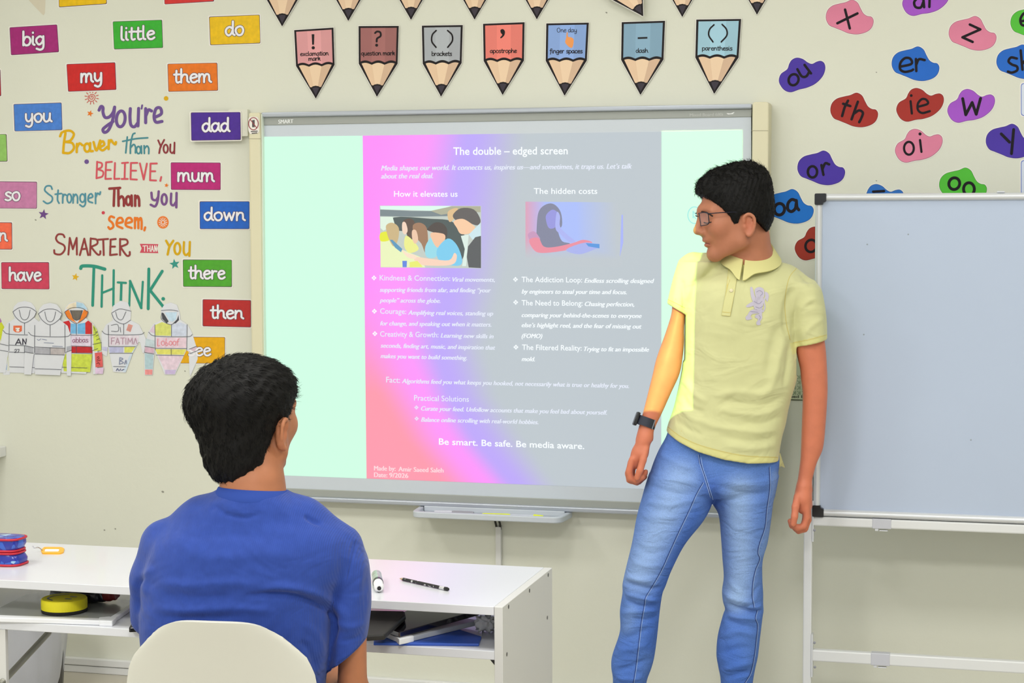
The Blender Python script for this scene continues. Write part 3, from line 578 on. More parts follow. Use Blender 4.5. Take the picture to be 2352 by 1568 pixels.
# ------------------------------------------------------------------ pencil cut-outs
M_pblack = mat('printed black outline', (34, 29, 31), .5, .15)
M_lead = mat('printed pencil lead', (66, 60, 70), .5, .15)
M_wood = [mat('printed wood light', (230, 196, 162), .35), mat('printed wood mid', (238, 207, 173), .35), mat('printed wood dark', (212, 178, 148), .35)]
def pencil(tl, tr, sr, tip, sl, rgb, label, name='pencil_cutout', y0=0., lift=.004):
    tl, tr, sr, tip, sl = [np.array(p, float) for p in (tl, tr, sr, tip, sl)]
    e1 = (sr - tip) / np.linalg.norm(sr - tip); e2 = (sl - tip) / np.linalg.norm(sl - tip)
    out = [tl, tr, sr, tip + e1 * 6, tip + e1 * 2 + np.array([0, 0.6]), tip + e2 * 2 + np.array([0, .6]), tip + e2 * 6, sl]
    yb = y0 - lift
    c = plate(name, grow(out, 1.2), yb, .0010, M_cardw, None, label, 'pencil poster', 'pencil punctuation cutouts')
    plate('black_outline', out, yb - .001, .0003, M_pblack, c)
    B = lambda s, t: (tl * (1 - s) + tr * s) * (1 - t) + (sl * (1 - s) + sr * s) * t
    def scal(s, d):   # scalloped edge where paint meets wood
        k = s * 3 % 1; bump = math.sin(math.pi * k); return B(s, .99 - .055 * bump + d)
    S = lambda a, b, d, n=8: [scal(a + (b - a) * i / n * .999, d) for i in range(n + 1)]
    cols = (tuple(int(x * .955) for x in rgb), rgb, tuple(int(x * .94) for x in rgb))
    for i, (a, b) in enumerate(((.05, .33), (.33, .67), (.67, .95))):
        m = mat('printed paint %d %d %d' % cols[i], cols[i], .45, .2, noise=(8, .03))
        mid = .5 * (a + b)
        P = [B(a, .05), B(b, .05)] + [scal(b - (b - a) * j / 12 - 1e-4, -.02) for j in range(13)]
        plate('paint_stripe', P, yb - .0013, .0003, m, c)
    W = lambda s, k: B(s, .99) * (1 - k) + tip * k
    for i, (a, b) in enumerate(((.075, .34), (.34, .66), (.66, .925))):
        top = [B(s_, .99 - .055 * math.sin(math.pi * (s_ * 3 % 1)) + .045) for s_ in np.linspace(a, b - 1e-3, 7)]
        P = top + [W(.5 + (b - .5) * .99, .66), W(.5 + (a - .5) * .99, .66)]
        plate('wood_facet', P, yb - .0013, .0003, M_wood[i], c)
    ld = [W(.14, .70), W(.3, .655), W(.5, .64), W(.7, .655), W(.86, .70), W(.76, .92), W(.5, .96), W(.24, .92)]
    plate('lead_outline', grow(ld, 1.5), yb - .0016, .0002, M_pblack, c); plate('lead', smooth(grow(ld, -2), 4, True), yb - .0018, .0002, M_lead, c)
    return c, yb - .0019
PC = [((675.7, 69.3), (766, 63.4), (768.6, 148.7), (725.4, 226), (680, 151.5), (232, 164, 168), 'pink pencil cutout for the exclamation mark'),
      ((823.6, 60), (916, 59.5), (913.4, 146), (865.7, 222), (824, 146), (170, 112, 110), 'brown pencil cutout for the question mark'),
      ((969, 59), (1063, 57.5), (1060.4, 144.5), (1013, 221.7), (971, 146), (180, 185, 192), 'grey pencil cutout for brackets'),
      ((1109.5, 54.7), (1205, 51), (1203.5, 139), (1154.4, 218), (1111, 140), (246, 136, 124), 'coral red pencil cutout for the apostrophe'),
      ((1254.8, 53.9), (1352.5, 52), (1348, 139), (1296.7, 219.7), (1253.4, 139.5), (146, 178, 236), 'blue pencil cutout for finger spaces'),
      ((1428, 51), (1527.6, 47.7), (1524, 136.7), (1471, 217.8), (1426.6, 137.5), (142, 178, 204), 'slate blue pencil cutout for the dash'),
      ((1599.4, 45), (1702.4, 43.5), (1696.5, 132), (1640.4, 215.5), (1597, 132), (168, 210, 230), 'pale blue pencil cutout for parenthesis')]
pens = [pencil(*p) for p in PC]
def caption(i, items, strokes=(), wd=4.):
    c, y = pens[i]
    if items: type_words = [s for it in items for s in word_strokes(*it)]; ink('caption', type_words, y, M_pblack, c, 1.6)
    if strokes: ink('symbol', strokes, y, M_pblack, c, wd)
c3 = lambda x, y: (580 + x / 3.5636, y / 3.5636)
c4 = lambda x, y: (1160 + x / 3.5636, y / 3.5636)
caption(0, [('exclamation', 690, 754.5, 128.5, 126.5, 6), ('mark', 709, 736, 139.5, 138.5, 6)], [('f', [c3(484, 280), c3(506, 280), c3(503, 366), c3(488, 366)]), ('f', ell(*c3(497, 391), 3.8, 3.8))])
caption(1, [('question mark', 830, 907, 127, 126.5, 6)], [[c3(1003, 270), c3(1020, 258), c3(1045, 265), c3(1048, 295), c3(1020, 315), c3(1016, 340)], ('f', ell(*c3(1016, 370), 3.4, 3.4))], 4.4)
caption(2, [('brackets', 992, 1038, 128, 128, 6.2)], [[c3(1503, 250), c3(1472, 285), c3(1468, 340), c3(1502, 387)], [c3(1597, 250), c3(1632, 285), c3(1635, 335), c3(1598, 387)]], 3.6)
caption(3, [('apostrophe', 1126, 1187, 121.5, 121, 6)], [('f', smooth([c3(2030, 245), c3(2050, 238), c3(2066, 258), c3(2060, 290), c3(2035, 313), c3(2028, 306), c3(2044, 285), c3(2032, 268)], 4, True))])
caption(4, [('finger spaces', 1263, 1338, 122, 122, 6.2)], [])
caption(5, [('dash', 1461, 1488.5, 121, 120.5, 6.2)], [('f', [c4(1086, 305), c4(1165, 302), c4(1165, 316), c4(1086, 319)])])
caption(6, [('parenthesis', 1613, 1682, 115.5, 115.5, 6.2)], [[c4(1710, 203), c4(1675, 240), c4(1668, 290), c4(1702, 343)], [c4(1777, 200), c4(1812, 240), c4(1815, 290), c4(1770, 343)]], 3.6)
c, y = pens[4]
ink('caption', word_strokes('One day', 1279.5, 1325, 74, 74, 6.4), y, M_pblack, c, 1.1)
ink('pointing_hand', [('f', smooth([c4(505, 265), c4(513, 268), c4(515, 300), c4(540, 305), c4(560, 320), c4(560, 355), c4(550, 388), c4(530, 388), c4(500, 360), c4(492, 340), c4(500, 310)], 4, True))], y, mat('printed orange hand', (238, 150, 72), .35), c)
for tx, ty, lab in ((648, 60.6, 'top row pencil cutout, first from the left'), (800, 48, 'top row pencil cutout, second from the left'), (944, 45.5, 'top row pencil cutout, third from the left'), (1090, 45, 'top row pencil cutout, fourth from the left'),
                (1233, 44.5, 'top row pencil cutout, fifth from the left'), (1567, 39, 'top row pencil cutout, second from the right'), (1738.6, 33.7, 'top row pencil cutout, rightmost')):
    pencil((tx - 48, ty - 165), (tx + 48, ty - 165), (tx + 47, ty - 79), (tx, ty), (tx - 45, ty - 78), (200, 160, 150), lab)
def rotp(p, c, a): s, k = math.sin(a), math.cos(a); return (c[0] + k * (p[0] - c[0]) - s * (p[1] - c[1]), c[1] + s * (p[0] - c[0]) + k * (p[1] - c[1]))
tp = (1477.5, 37.5)
pencil(*[rotp(p, tp, -.56) for p in ((tp[0] - 48, tp[1] - 165), (tp[0] + 48, tp[1] - 165), (tp[0] + 47, tp[1] - 79), tp, (tp[0] - 45, tp[1] - 78))], (200, 160, 150), 'tilted loose pencil cutout in the top row', lift=.035)

# ------------------------------------------------------------------ phonics blobs
C5 = lambda x, y: (1740 + x / 3.4085, y / 3.4085)
BA = np.array([(1255, 363), (1298, 385), (1322, 430), (1345, 470), (1375, 490), (1408, 497), (1424, 530), (1410, 580), (1370, 615), (1300, 634), (1230, 627), (1170, 603), (1120, 583), (1075, 562), (1050, 510), (1060, 450), (1100, 410), (1160, 392), (1205, 382)], float)
BB = np.array([(1245, 688), (1290, 703), (1325, 733), (1358, 748), (1395, 735), (1430, 732), (1455, 755), (1457, 800), (1430, 855), (1370, 905), (1300, 930), (1240, 938), (1170, 953), (1120, 930), (1090, 880), (1088, 840), (1110, 800), (1160, 770), (1180, 730), (1205, 700)], float)
M_bl = mat('marker black letter', (30, 25, 32), .6, .15)
def blob(kind, dx, dy, rgb, strokes, label, wd=20, rot=0, f=C5):
    P = (BA if kind == 'A' else BB) + (dx, dy); c0 = P.mean(0)
    P = np.array([rotp(p, c0, rot) for p in P]); q = smooth([C5(*p) for p in P], 5, True)
    c = plate('phonics_blob', grow(q, 1.6), 0, .0010, M_cardw, None, label, 'letter card', 'blob shaped letter cards')
    plate('dark_rim', q, -.001, .0003, mat('rim %d %d %d' % rgb, tuple(int(x * .72) for x in rgb), .35), c)
    plate('colour_fill', grow(q, -1.0), -.0013, .0003, mat('blob %d %d %d' % rgb, rgb, .42, .2, noise=(9, .07)), c)
    if strokes: ink('letters', strokes, -.0019, M_bl, c, wd / 3.4085, mapf=lambda p: f(*p))
PK, BU, PU, RD, VI, GR = (222, 130, 160), (34, 104, 202), (76, 54, 166), (164, 48, 40), (164, 84, 202), (84, 190, 58)
C7 = lambda x, y: (1780 + x / 3.92, 400 + y / 3.92)
blob('A', -515, -365, PK, [[(685, 75), (722, 222)], [(625, 182), (782, 105)]], 'pink blob card with the letter x')
blob('B', 47, -828, VI, [[(1290, -8), (1252, -12), (1226, 18), (1238, 55), (1278, 58), (1298, 14)], [(1298, -14), (1304, 56)], [(1348, -30), (1345, 54)]], 'violet blob card cut by the top edge')
blob('A', 447, -238, PK, [[(1662, 192), (1744, 230)], [(1744, 230), (1604, 292)], [(1604, 292), (1684, 328)]], 'pink blob card with the letter z')
blob('A', 930, -320, GR, [[(2058, 168), (2130, 150), (2120, 112), (2085, 105), (2058, 150), (2070, 195), (2120, 200)]], 'green blob card cut by the top right edge')
blob('A', 0, 0, BU, [[(1116, 522), (1204, 500), (1196, 460), (1155, 455), (1120, 490), (1116, 540), (1150, 562), (1200, 554), (1218, 544)], [(1240, 462), (1243, 556)], [(1243, 505), (1264, 464), (1308, 470)]], 'blue blob card with the letters er')
blob('A', 820, -15, BU, [[(2030, 458), (1985, 450), (1965, 480), (1992, 505), (2030, 520), (2032, 550), (1992, 568), (1960, 560)], [(2060, 395), (2074, 545)], [(2072, 500), (2105, 470), (2120, 540)]], 'blue blob card cut by the right edge')
blob('B', -925, -240, PU, [('o', ell(282, 624, 38, 44, .4)), [(312, 542), (345, 596), (380, 598), (405, 562)], [(368, 508), (418, 574)]], 'purple blob card with the letters ou', rot=-.10)
blob('A', -480, 362, RD, [[(708, 788), (682, 840), (662, 908)], [(670, 812), (726, 830)], [(785, 796), (736, 934)], [(756, 888), (795, 864), (824, 882), (814, 920), (796, 956)]], 'dark red blob card with the letters th')
blob('B', 0, 0, RD, [[(1198, 792), (1208, 888)], ('f', ell(1203, 748, 11, 11)), [(1256, 836), (1332, 812), (1320, 780), (1286, 776), (1256, 810), (1256, 860), (1290, 884), (1348, 870)]], 'dark red blob card with the letters ie', 18)
blob('B', 400, 8, VI, [[(1606, 772), (1630, 898)], [(1630, 898), (1680, 802)], [(1680, 802), (1712, 894)], [(1712, 894), (1746, 770)]], 'violet blob card with the letter w', 23)
blob('B', -10, 320, PK, [('o', ell(1185, 1160, 38, 50)), [(1272, 1096), (1283, 1188)], ('f', ell(1272, 1048, 12, 12))], 'pink blob card with the letters oi', 18)
blob('A', 737, 605, PU, [[(2005, 1014), (1988, 1202)], [(1908, 1048), (1972, 1112)]], 'purple blob card with the letter y', 23)
blob('A', -738, 815, PU, [('o', ell(430, 1345, 36, 44)), [(500, 1292), (516, 1368)], [(508, 1324), (530, 1278), (560, 1286)]], 'purple blob card with the letters or')
blob('A', -984, 1116, (30, 112, 202), [('o', ell(40, 315, 46, 52, .2)), [(186, 236), (150, 228), (118, 262), (116, 315), (148, 336), (182, 310), (192, 262)], [(192, 236), (198, 295), (214, 320)]], 'blue blob card with the letters oa behind the standing boy', 24, f=C7)
blob('A', 372, 948, GR, [('o', ell(1540, 1437, 42, 46, .3)), ('o', ell(1655, 1480, 42, 50))], 'green blob card with two letter o, half behind the whiteboard', 23)
blob('B', -315, 752, (46, 112, 196), [[(905, 1500), (990, 1495)]], 'blue blob card almost hidden behind the whiteboard top')
blob('B', -795, 1085, (158, 54, 42), [('o', ell(325, 645, 50, 55, .3))], 'red blob card half hidden by the whiteboard frame', 20, f=C7)
for q, lab in (([(2345, 191), (2400, 191), (2400, 266), (2345, 266)], 'white card with a blue outline, upper one at the right edge'), ([(2345, 368), (2400, 367), (2400, 452), (2345, 452)], 'white card with a blue outline, lower one above the whiteboard')):
    c = plate('outlined_card', rounded(grow(q, 2.5), 8), 0, .001, M_cardw, None, lab, 'card', 'outlined cards at the right')
    plate('blue_outline', rounded(q, 7), -.001, .0003, mat('blue line print', (80, 112, 200), .4), c); plate('card_face', rounded(grow(q, -1.6), 6), -.0013, .0003, mat('card face', (214, 222, 238), .4), c)
pc = plate('printed_chart', [(1690, 790), (1862, 794), (1862, 921), (1690, 915)], 0, .0012, mat('pale printed paper', (206, 214, 184), .6), None, 'pale printed chart on the wall behind the standing boy’s left elbow', 'poster')
ch = []
for r in range(4):
    for k in range(5):
        x, yy = 1800 + k * 10.5 + (r % 2) * 0, 862 + r * 12; ch += [[(x, yy), (x + 4, yy + 4), (x, yy + 8)], [(x + 6, yy), (x + 6, yy + 8)]]
ink('printed_marks', ch, -.0016, mat('pale green print', (140, 158, 126), .6), pc, 1.4)
type_line('chart_title', [('peed Bal', 1808, 913, 1856, 914, 6, .02, 0)], -.0016, mat('dark olive print', (70, 74, 58), .6), pc)
ink('chart_rule', [[(1700, 915), (1862, 919)]], -.0016, MATS['dark olive print'], pc, 2.2)

# ------------------------------------------------------------------ paper hoodies
M_paper = mat('white drawing paper', (222, 224, 232), .7, noise=(20, .02))
M_pline = mat('pencil line', (84, 86, 96), .7)
HT = np.array([(300, 955), (310, 915), (340, 883), (392, 870), (445, 883), (475, 920), (485, 960), (468, 1002), (530, 1050), (553, 1120), (560, 1260), (556, 1440), (525, 1440), (520, 1250), (505, 1290), (470, 1437), (275, 1430), (270, 1260), (262, 1290), (245, 1432), (190, 1430), (195, 1260), (222, 1100), (255, 1045), (316, 1008)], float)
def hoodie(out, fills, lines, texts, label, y, lift=.002):
    out = [C2(*p) for p in out]
    c = plate('paper_hoodie', out, y, .0010, M_paper, None, label, 'paper cutout', 'paper hoodie cutouts')
    for i, (rgb, P) in enumerate(fills): plate('coloured_patch', [C2(*p) for p in P], y - .001 - .00003 * i, .0002, mat('crayon %d %d %d' % rgb, rgb, .7, noise=(70, .12)), c)
    ink('drawn_lines', [[C2(*p) for p in l] for l in lines], y - .0022, M_pline, c, 1.1)
    for rgb, S, wd in texts: ink('drawn_lettering', S, y - .0023, mat('pen %d %d %d' % rgb, rgb, .6), c, wd, mapf=lambda p: C2(*p))
    return c
def std_lines(dx, dy, cx=392):
    L_ = [[(300, 955), (345, 925), (392, 918), (440, 925), (485, 955)], [(300, 955), (330, 1005), (392, 1042), (460, 1002), (485, 958)], [(350, 940), (365, 1000), (392, 1018), (420, 1000), (436, 940)], [(392, 1045), (392, 1130)], [(272, 1045), (270, 1260)], [(508, 1040), (510, 1260)],
          [(222, 1100), (275, 1130), (508, 1135), (555, 1112)], [(272, 1215), (508, 1225)], [(272, 1270), (505, 1278)], [(195, 1255), (262, 1265)], [(200, 1205), (265, 1220)], [(520, 1255), (560, 1240)], [(275, 1385), (478, 1392)], [(392, 1222), (392, 1275)]]
    return [[(a + dx, b + dy) for a, b in l] for l in L_]
hoodie([(-60, 980), (0, 985), (35, 1050), (66, 1150), (66, 1300), (56, 1400), (80, 1402), (78, 1432), (30, 1434), (20, 1395), (18, 1200), (0, 1150), (-60, 1130)], [((206, 214, 50), [(-50, 1000), (0, 1000), (32, 1055), (62, 1150), (62, 1300), (54, 1350), (20, 1352), (18, 1200), (0, 1150), (-50, 1130)]), ((90, 160, 215), [(20, 1354), (54, 1352), (52, 1394), (22, 1394)]), ((176, 120, 170), [(-20, 990), (2, 990), (14, 1015), (0, 1030)])],
       [[(5, 1190), (64, 1170)], [(15, 1230), (66, 1215)]], [], 'yellow sleeved paper hoodie cut off at the left edge', 0)
hoodie(HT + (-200, -15), [((232, 110, 70), [(105, 1048), (172, 1048), (172, 1090), (150, 1102), (120, 1100), (104, 1085)]), ((240, 232, 226), [(120, 1065), (155, 1065), (150, 1095), (128, 1095)])], std_lines(-200, -15),
       [((60, 56, 72), [[(145, 1152), (122, 1196)], [(145, 1152), (165, 1196)], [(132, 1182), (158, 1182)], [(178, 1196), (178, 1152)], [(178, 1152), (205, 1196)], [(205, 1196), (205, 1152)]], 2.2), ((70, 70, 84), [[(112, 1240), (125, 1232), (128, 1245), (112, 1258), (130, 1258)], [(135, 1235), (150, 1235), (140, 1260)], ('f', ell(128, 1078, 3, 3)), ('f', ell(150, 1078, 3, 3))], 1.2)],
       'white paper hoodie with a small orange animal drawn on its chest', -.0015)
hoodie(HT + (205, -12), [((238, 130, 40), [(508, 935), (540, 925), (575, 1000), (600, 1028), (560, 1008), (520, 980)]), ((238, 130, 40), [(690, 935), (655, 925), (625, 1000), (606, 1030), (650, 1005), (680, 980)]), ((112, 104, 96), [(545, 928), (650, 928), (628, 1000), (598, 1010), (570, 990)]), ((232, 220, 196), [(515, 915), (540, 880), (598, 862), (598, 910), (545, 922)]), ((178, 212, 236), [(598, 862), (650, 875), (685, 920), (640, 915), (598, 910)]),
       ((204, 34, 40), [(490, 1020), (540, 1008), (552, 1030), (550, 1110), (500, 1095)]), ((120, 186, 232), [(553, 1030), (602, 1035), (602, 1112), (552, 1110)]), ((112, 182, 232), [(606, 1035), (668, 1025), (668, 1114), (606, 1112)]), ((206, 40, 44), [(668, 1025), (690, 1008), (720, 1030), (722, 1114), (668, 1114)]), ((226, 212, 232), [(482, 1120), (722, 1120), (722, 1208), (482, 1205)]), ((196, 36, 44), [(482, 1210), (722, 1214), (722, 1262), (482, 1258)]), ((206, 220, 78), [(480, 1268), (722, 1272), (705, 1412), (500, 1405)]),
       ((204, 220, 86), [(726, 1040), (755, 1075), (790, 1190), (790, 1240), (735, 1250), (730, 1120)]), ((224, 96, 96), [(742, 1262), (798, 1255), (805, 1370), (748, 1375)]), ((222, 196, 226), [(746, 1380), (812, 1376), (806, 1426), (746, 1424)])],
       std_lines(205, -12) + [[(726, 1195), (795, 1180)]], [((150, 90, 120), word_strokes('abbas', 568, 690, 1180, 1178, 24), 1.2), ((90, 96, 60), [[(735, 1060), (745, 1090)], [(745, 1100), (762, 1095)], [(750, 1130), (770, 1120)], [(755, 1160), (780, 1150)]], 1.3), ((120, 30, 40), [[(760, 1300), (770, 1290), (775, 1305), (760, 1312)], [(758, 1325), (785, 1318)], [(757, 1345), (770, 1338), (780, 1350)]], 1.4)],
       'colourful paper hoodie with red, blue and lime green patches', -.003)
h3 = hoodie(HT, [((176, 176, 186), [(272, 1222), (388, 1222), (388, 1272), (272, 1270)]), ((188, 180, 182), [(396, 1222), (508, 1228), (506, 1276), (396, 1274)]), ((178, 180, 190), [(200, 1208), (262, 1222), (262, 1262), (196, 1255)]), ((176, 178, 190), [(521, 1212), (560, 1205), (560, 1240), (521, 1252)])], std_lines(0, 0),
       [((120, 130, 160), [[(290, 1155), (302, 1162), (320, 1152)], [(330, 1155), (365, 1160)], [(345, 1182), (420, 1186)], [(410, 1208), (490, 1212)]], 1.1)], 'plain white paper hoodie with grey waist bands, in front of the animal one', -.0055)
hoodie([(873, 950), (888, 892), (945, 853), (1002, 868), (1026, 940), (1022, 1005), (1090, 1040), (1142, 1150), (1132, 1262), (1118, 1262), (1098, 1180), (1085, 1175), (1040, 1262), (985, 1416), (888, 1410), (846, 1212), (836, 1290), (800, 1268), (795, 1110), (830, 1040), (884, 1006)],
       [((186, 188, 224), [(852, 1216), (966, 1216), (966, 1260), (858, 1260)]), ((222, 224, 110), [(974, 1216), (1058, 1214), (1040, 1258), (974, 1260)]), ((198, 196, 226), [(800, 1212), (842, 1216), (838, 1250), (800, 1240)]), ((216, 150, 140), [(1005, 1035), (1040, 1045), (1022, 1098), (988, 1085)]), ((226, 216, 228), [(850, 1125), (1090, 1125), (1078, 1200), (850, 1205)]), ((206, 220, 236), [(1084, 1178), (1040, 1262), (985, 1412), (960, 1410), (1010, 1290)])],
       [[(873, 950), (915, 925), (950, 918), (1026, 935)], [(875, 955), (900, 1005), (965, 1035), (1022, 1005)], [(905, 940), (920, 990), (955, 1000), (985, 940)], [(968, 1035), (968, 1115)], [(797, 1090), (850, 1118), (1085, 1118), (1130, 1100)], [(848, 1045), (850, 1210)], [(850, 1212), (1062, 1212)], [(858, 1264), (1038, 1264)], [(888, 1368), (985, 1370)], [(870, 1045), (920, 1040), (925, 1090), (872, 1092)], [(940, 1060), (945, 1100)]],
       [((186, 150, 170), [[(872, 1145), (872, 1192)], [(872, 1145), (898, 1143)], [(872, 1168), (892, 1167)], [(920, 1145), (905, 1192)], [(920, 1145), (935, 1192)], [(911, 1178), (930, 1178)], [(945, 1145), (975, 1144)], [(960, 1145), (960, 1192)], [(985, 1145), (985, 1192)], [(1000, 1192), (1003, 1146)], [(1003, 1146), (1018, 1175)], [(1018, 1175), (1034, 1146)], [(1034, 1146), (1036, 1190)], [(1060, 1146), (1046, 1192)], [(1060, 1146), (1074, 1190)]], 1.7),
        ((130, 140, 170), [[(938, 1298), (934, 1350)], [(938, 1298), (962, 1308), (938, 1322)], [(938, 1322), (966, 1338), (934, 1350)], [(975, 1350), (985, 1318), (990, 1345)]], 1.8), ((70, 80, 130), [[(910, 1400), (920, 1384), (928, 1400)], [(936, 1400), (944, 1386)], [(950, 1398), (970, 1390)]], 1.5)], 'white paper hoodie with a curled lower edge and lilac band', -.0015)
hoodie([(1262, 962), (1262, 920), (1290, 882), (1335, 867), (1385, 885), (1408, 950), (1412, 1002), (1470, 1040), (1502, 1100), (1546, 1240), (1548, 1310), (1490, 1445), (1485, 1420), (1478, 1252), (1460, 1240), (1370, 1432), (1290, 1430), (1212, 1242), (1195, 1436), (1133, 1435), (1130, 1250), (1160, 1100), (1200, 1035), (1266, 1006)],
       [((216, 220, 120), [(1212, 1045), (1268, 1020), (1338, 1045), (1338, 1128), (1218, 1125)]), ((206, 214, 234), [(1345, 1045), (1408, 1020), (1462, 1045), (1458, 1130), (1345, 1130)]), ((222, 200, 222), [(1168, 1095), (1206, 1040), (1212, 1110)]), ((232, 206, 220), [(1220, 1140), (1460, 1142), (1458, 1222), (1222, 1222)]), ((226, 222, 110), [(1214, 1232), (1458, 1234), (1436, 1276), (1232, 1272)]), ((230, 208, 224), [(1234, 1282), (1432, 1284), (1382, 1392), (1288, 1392)]), ((204, 186, 226), [(1290, 1395), (1378, 1395), (1368, 1428), (1294, 1428)]),
        ((238, 150, 150), [(1135, 1392), (1194, 1392), (1192, 1432), (1136, 1432)]), ((178, 204, 214), [(1134, 1265), (1202, 1275), (1196, 1388), (1136, 1388)]), ((216, 180, 200), [(1134, 1215), (1208, 1225), (1204, 1265), (1134, 1255)]), ((196, 212, 220), [(1142, 1150), (1212, 1165), (1208, 1218), (1136, 1205)]), ((216, 190, 206), [(1480, 1235), (1540, 1212), (1545, 1240), (1482, 1262)]), ((70, 72, 80), [(1266, 945), (1280, 950), (1320, 1015), (1305, 1030), (1270, 995)]), ((70, 72, 80), [(1398, 965), (1385, 1000), (1355, 1030), (1375, 1030), (1400, 1005)]), ((196, 220, 240), [(1290, 945), (1385, 942), (1378, 1000), (1350, 1018), (1325, 1010)])],
       [[(1262, 930), (1335, 925), (1395, 935)], [(1266, 950), (1266, 1000), (1335, 1040), (1400, 1000)], [(1342, 1042), (1342, 1130)], [(1163, 1100), (1218, 1130), (1462, 1135), (1505, 1118)], [(1212, 1040), (1215, 1240)], [(1464, 1040), (1462, 1240)], [(1214, 1226), (1462, 1228)], [(1222, 1278), (1440, 1282)], [(1132, 1210), (1210, 1222)], [(1132, 1258), (1206, 1270)], [(1480, 1232), (1542, 1208)], [(1484, 1268), (1546, 1244)], [(1340, 1232), (1340, 1280)]],
       [((236, 140, 150), [[(1236, 1152), (1234, 1205), (1250, 1203)], ('o', ell(1275, 1185, 13, 17)), [(1300, 1150), (1298, 1203), (1316, 1195), (1300, 1178)], ('o', ell(1335, 1185, 12, 16)), ('o', ell(1365, 1185, 12, 16)), [(1402, 1150), (1390, 1165), (1390, 1203)], [(1380, 1175), (1400, 1172)]], 1.5)], 'pastel paper hoodie with a yellow chest panel, nearest the yellow card', -.0015)
# ------------------------------------------------------------------ pen tray, cable cover
M_tray = mat('pale grey tray plastic', (196, 203, 212), .4)
t0, t1_ = PY(966, 1160, -.03), PY(1317, 1172, -.03); zt = PY(1140, 1196, -.15)[2]
tray = empty('pen_tray', ((t0[0] + t1_[0]) / 2, -.09, zt), 'pale grey pen tray under the middle of the interactive board', 'pen tray')
def tray_outline(i, yb, yf, r):
    x0, x1 = t0[0] + i, t1_[0] - i
    return rounded([(x0, yb), (x1, yb), (x1 - .01, yf), (x0 + .01, yf)], r, 6)
mb = MB(); O = tray_outline(0, -.015, -.155, .03); I = tray_outline(.016, -.03, -.139, .022); n = len(O); z0, z1, z2 = zt, zt + .019, zt + .005
V = [(a, b, z0) for a, b in O] + [(a, b, z1) for a, b in O] + [(a, b, z1) for a, b in I] + [(a, b, z2) for a, b in I]
F = [tuple(range(n))[::-1]] + [(k * n + i, k * n + (i + 1) % n, (k + 1) * n + (i + 1) % n, (k + 1) * n + i) for k in range(3) for i in range(n)] + [tuple(range(3 * n, 4 * n))]
o = mb.add(V, F).build('tray_body', M_tray, tray, bevel=.003); shade_auto(o, 50)
back = MB().box((t0[0] + .02, -.06, zt + .004), (t1_[0] - .02, -.012, PY(1140, 1163, -.03)[2])).build('tray_mount', M_tray, tray, bevel=.004)
def pen(name, p, q, z, parts, label, cat='pen'):
    p, q = np.array(PZ(*p, z)), np.array(PZ(*q, z)); root = empty(name, p, label, cat)
    for nm, a, b, r0, r1, m in parts:
        A, B = p + (q - p) * a, p + (q - p) * b
        shade_auto(MB().tube([A, A + (B - A) * .08, A + (B - A) * .92, B], [r0 * .8, r0, r1, r1 * .8], 12).build(nm, m, root))
    return root
M_yel = mat('fluorescent yellow plastic', (226, 240, 30), .4); M_gry = mat('mid grey plastic', (150, 152, 160), .4); M_lg = mat('light grey plastic', (205, 210, 220), .35)
pen('stylus', (998, 1175), (1088, 1178.5), z2 + .0075, [('barrel', .45, 1, .006, .006, M_gry), ('grip', 0, .45, .0045, .006, M_lg)], 'slim grey stylus lying in the pen tray')
pen('marker_pen', (1108, 1181.5), (1248, 1186), z2 + .0075, [('barrel', 0, .46, .0055, .0055, M_yel), ('grip', .46, .86, .0045, .0045, M_lg), ('cap', .84, 1, .0065, .004, M_yel)], 'yellow ended marker pen lying in the pen tray', 'pen')
cz0, cz1 = PY(1145, 1207, 0)[2], .1
x0, x1 = PY(1138, 1207, -.016)[0], PY(1150.5, 1207, -.016)[0]
tag(MB().box((x0, -.018, cz1), (x1, 0, cz0)).build('cable_cover', mat('white cable cover', (218, 218, 216), .45), bevel=.002), 'white cable cover running down the wall from the pen tray', 'cable cover')
tag(MB().tube([((x0 + x1) / 2 - .006, -.009, cz0 - .01), ((x0 + x1) / 2 - .007, -.02, cz0 + .01), ((x0 + x1) / 2 - .006, -.045, zt)], .0035, 8)
    .tube([((x0 + x1) / 2 + .006, -.009, cz0 - .01), ((x0 + x1) / 2 + .007, -.02, cz0 + .01), ((x0 + x1) / 2 + .006, -.045, zt)], .0035, 8)
    .build('cable', mat('black cable', (24, 22, 20), .5), smooth=True), 'pair of short black cables between the pen tray and the cable cover', 'cable')

# ------------------------------------------------------------------ rolling whiteboard
M_alu = mat('satin aluminium', (214, 217, 222), .3, .5, .25); M_blk = mat('black plastic', (20, 20, 24), .3); M_wpl = mat('white painted steel', (222, 224, 226), .35)
YW = -.30
tl, bl = PY(1872, 445, YW), PY(1869, 1183, YW); X0, ZT, ZB = (tl[0] + bl[0]) / 2, tl[2], bl[2]; X1 = X0 + 1.2
wb = empty('rolling_whiteboard', ((X0 + X1) / 2, YW, 0), 'large white dry wipe board in an aluminium frame on a wheeled stand at the right', 'whiteboard')
M_face = mat('dry wipe surface', (180, 193, 216), .3, .4, noise=(2.2, .015), coat=.1)
MB().box((X0 + .018, YW - .004, ZB + .018), (X1 - .018, YW + .012, ZT - .018)).build('writing_surface', M_face, wb)
for px, py in ((2086, 538), (1992, 561), (1984, 768), (2230, 1010)):
    p = PY(px, py, YW - .0045); MB().lathe([(.0008, 0), (.0022, 0), (.0012, .0004)], p, (0, -1, 0), 10).build('ink_smudge', mat('grey ink smudge', (150, 160, 172), .6), wb)
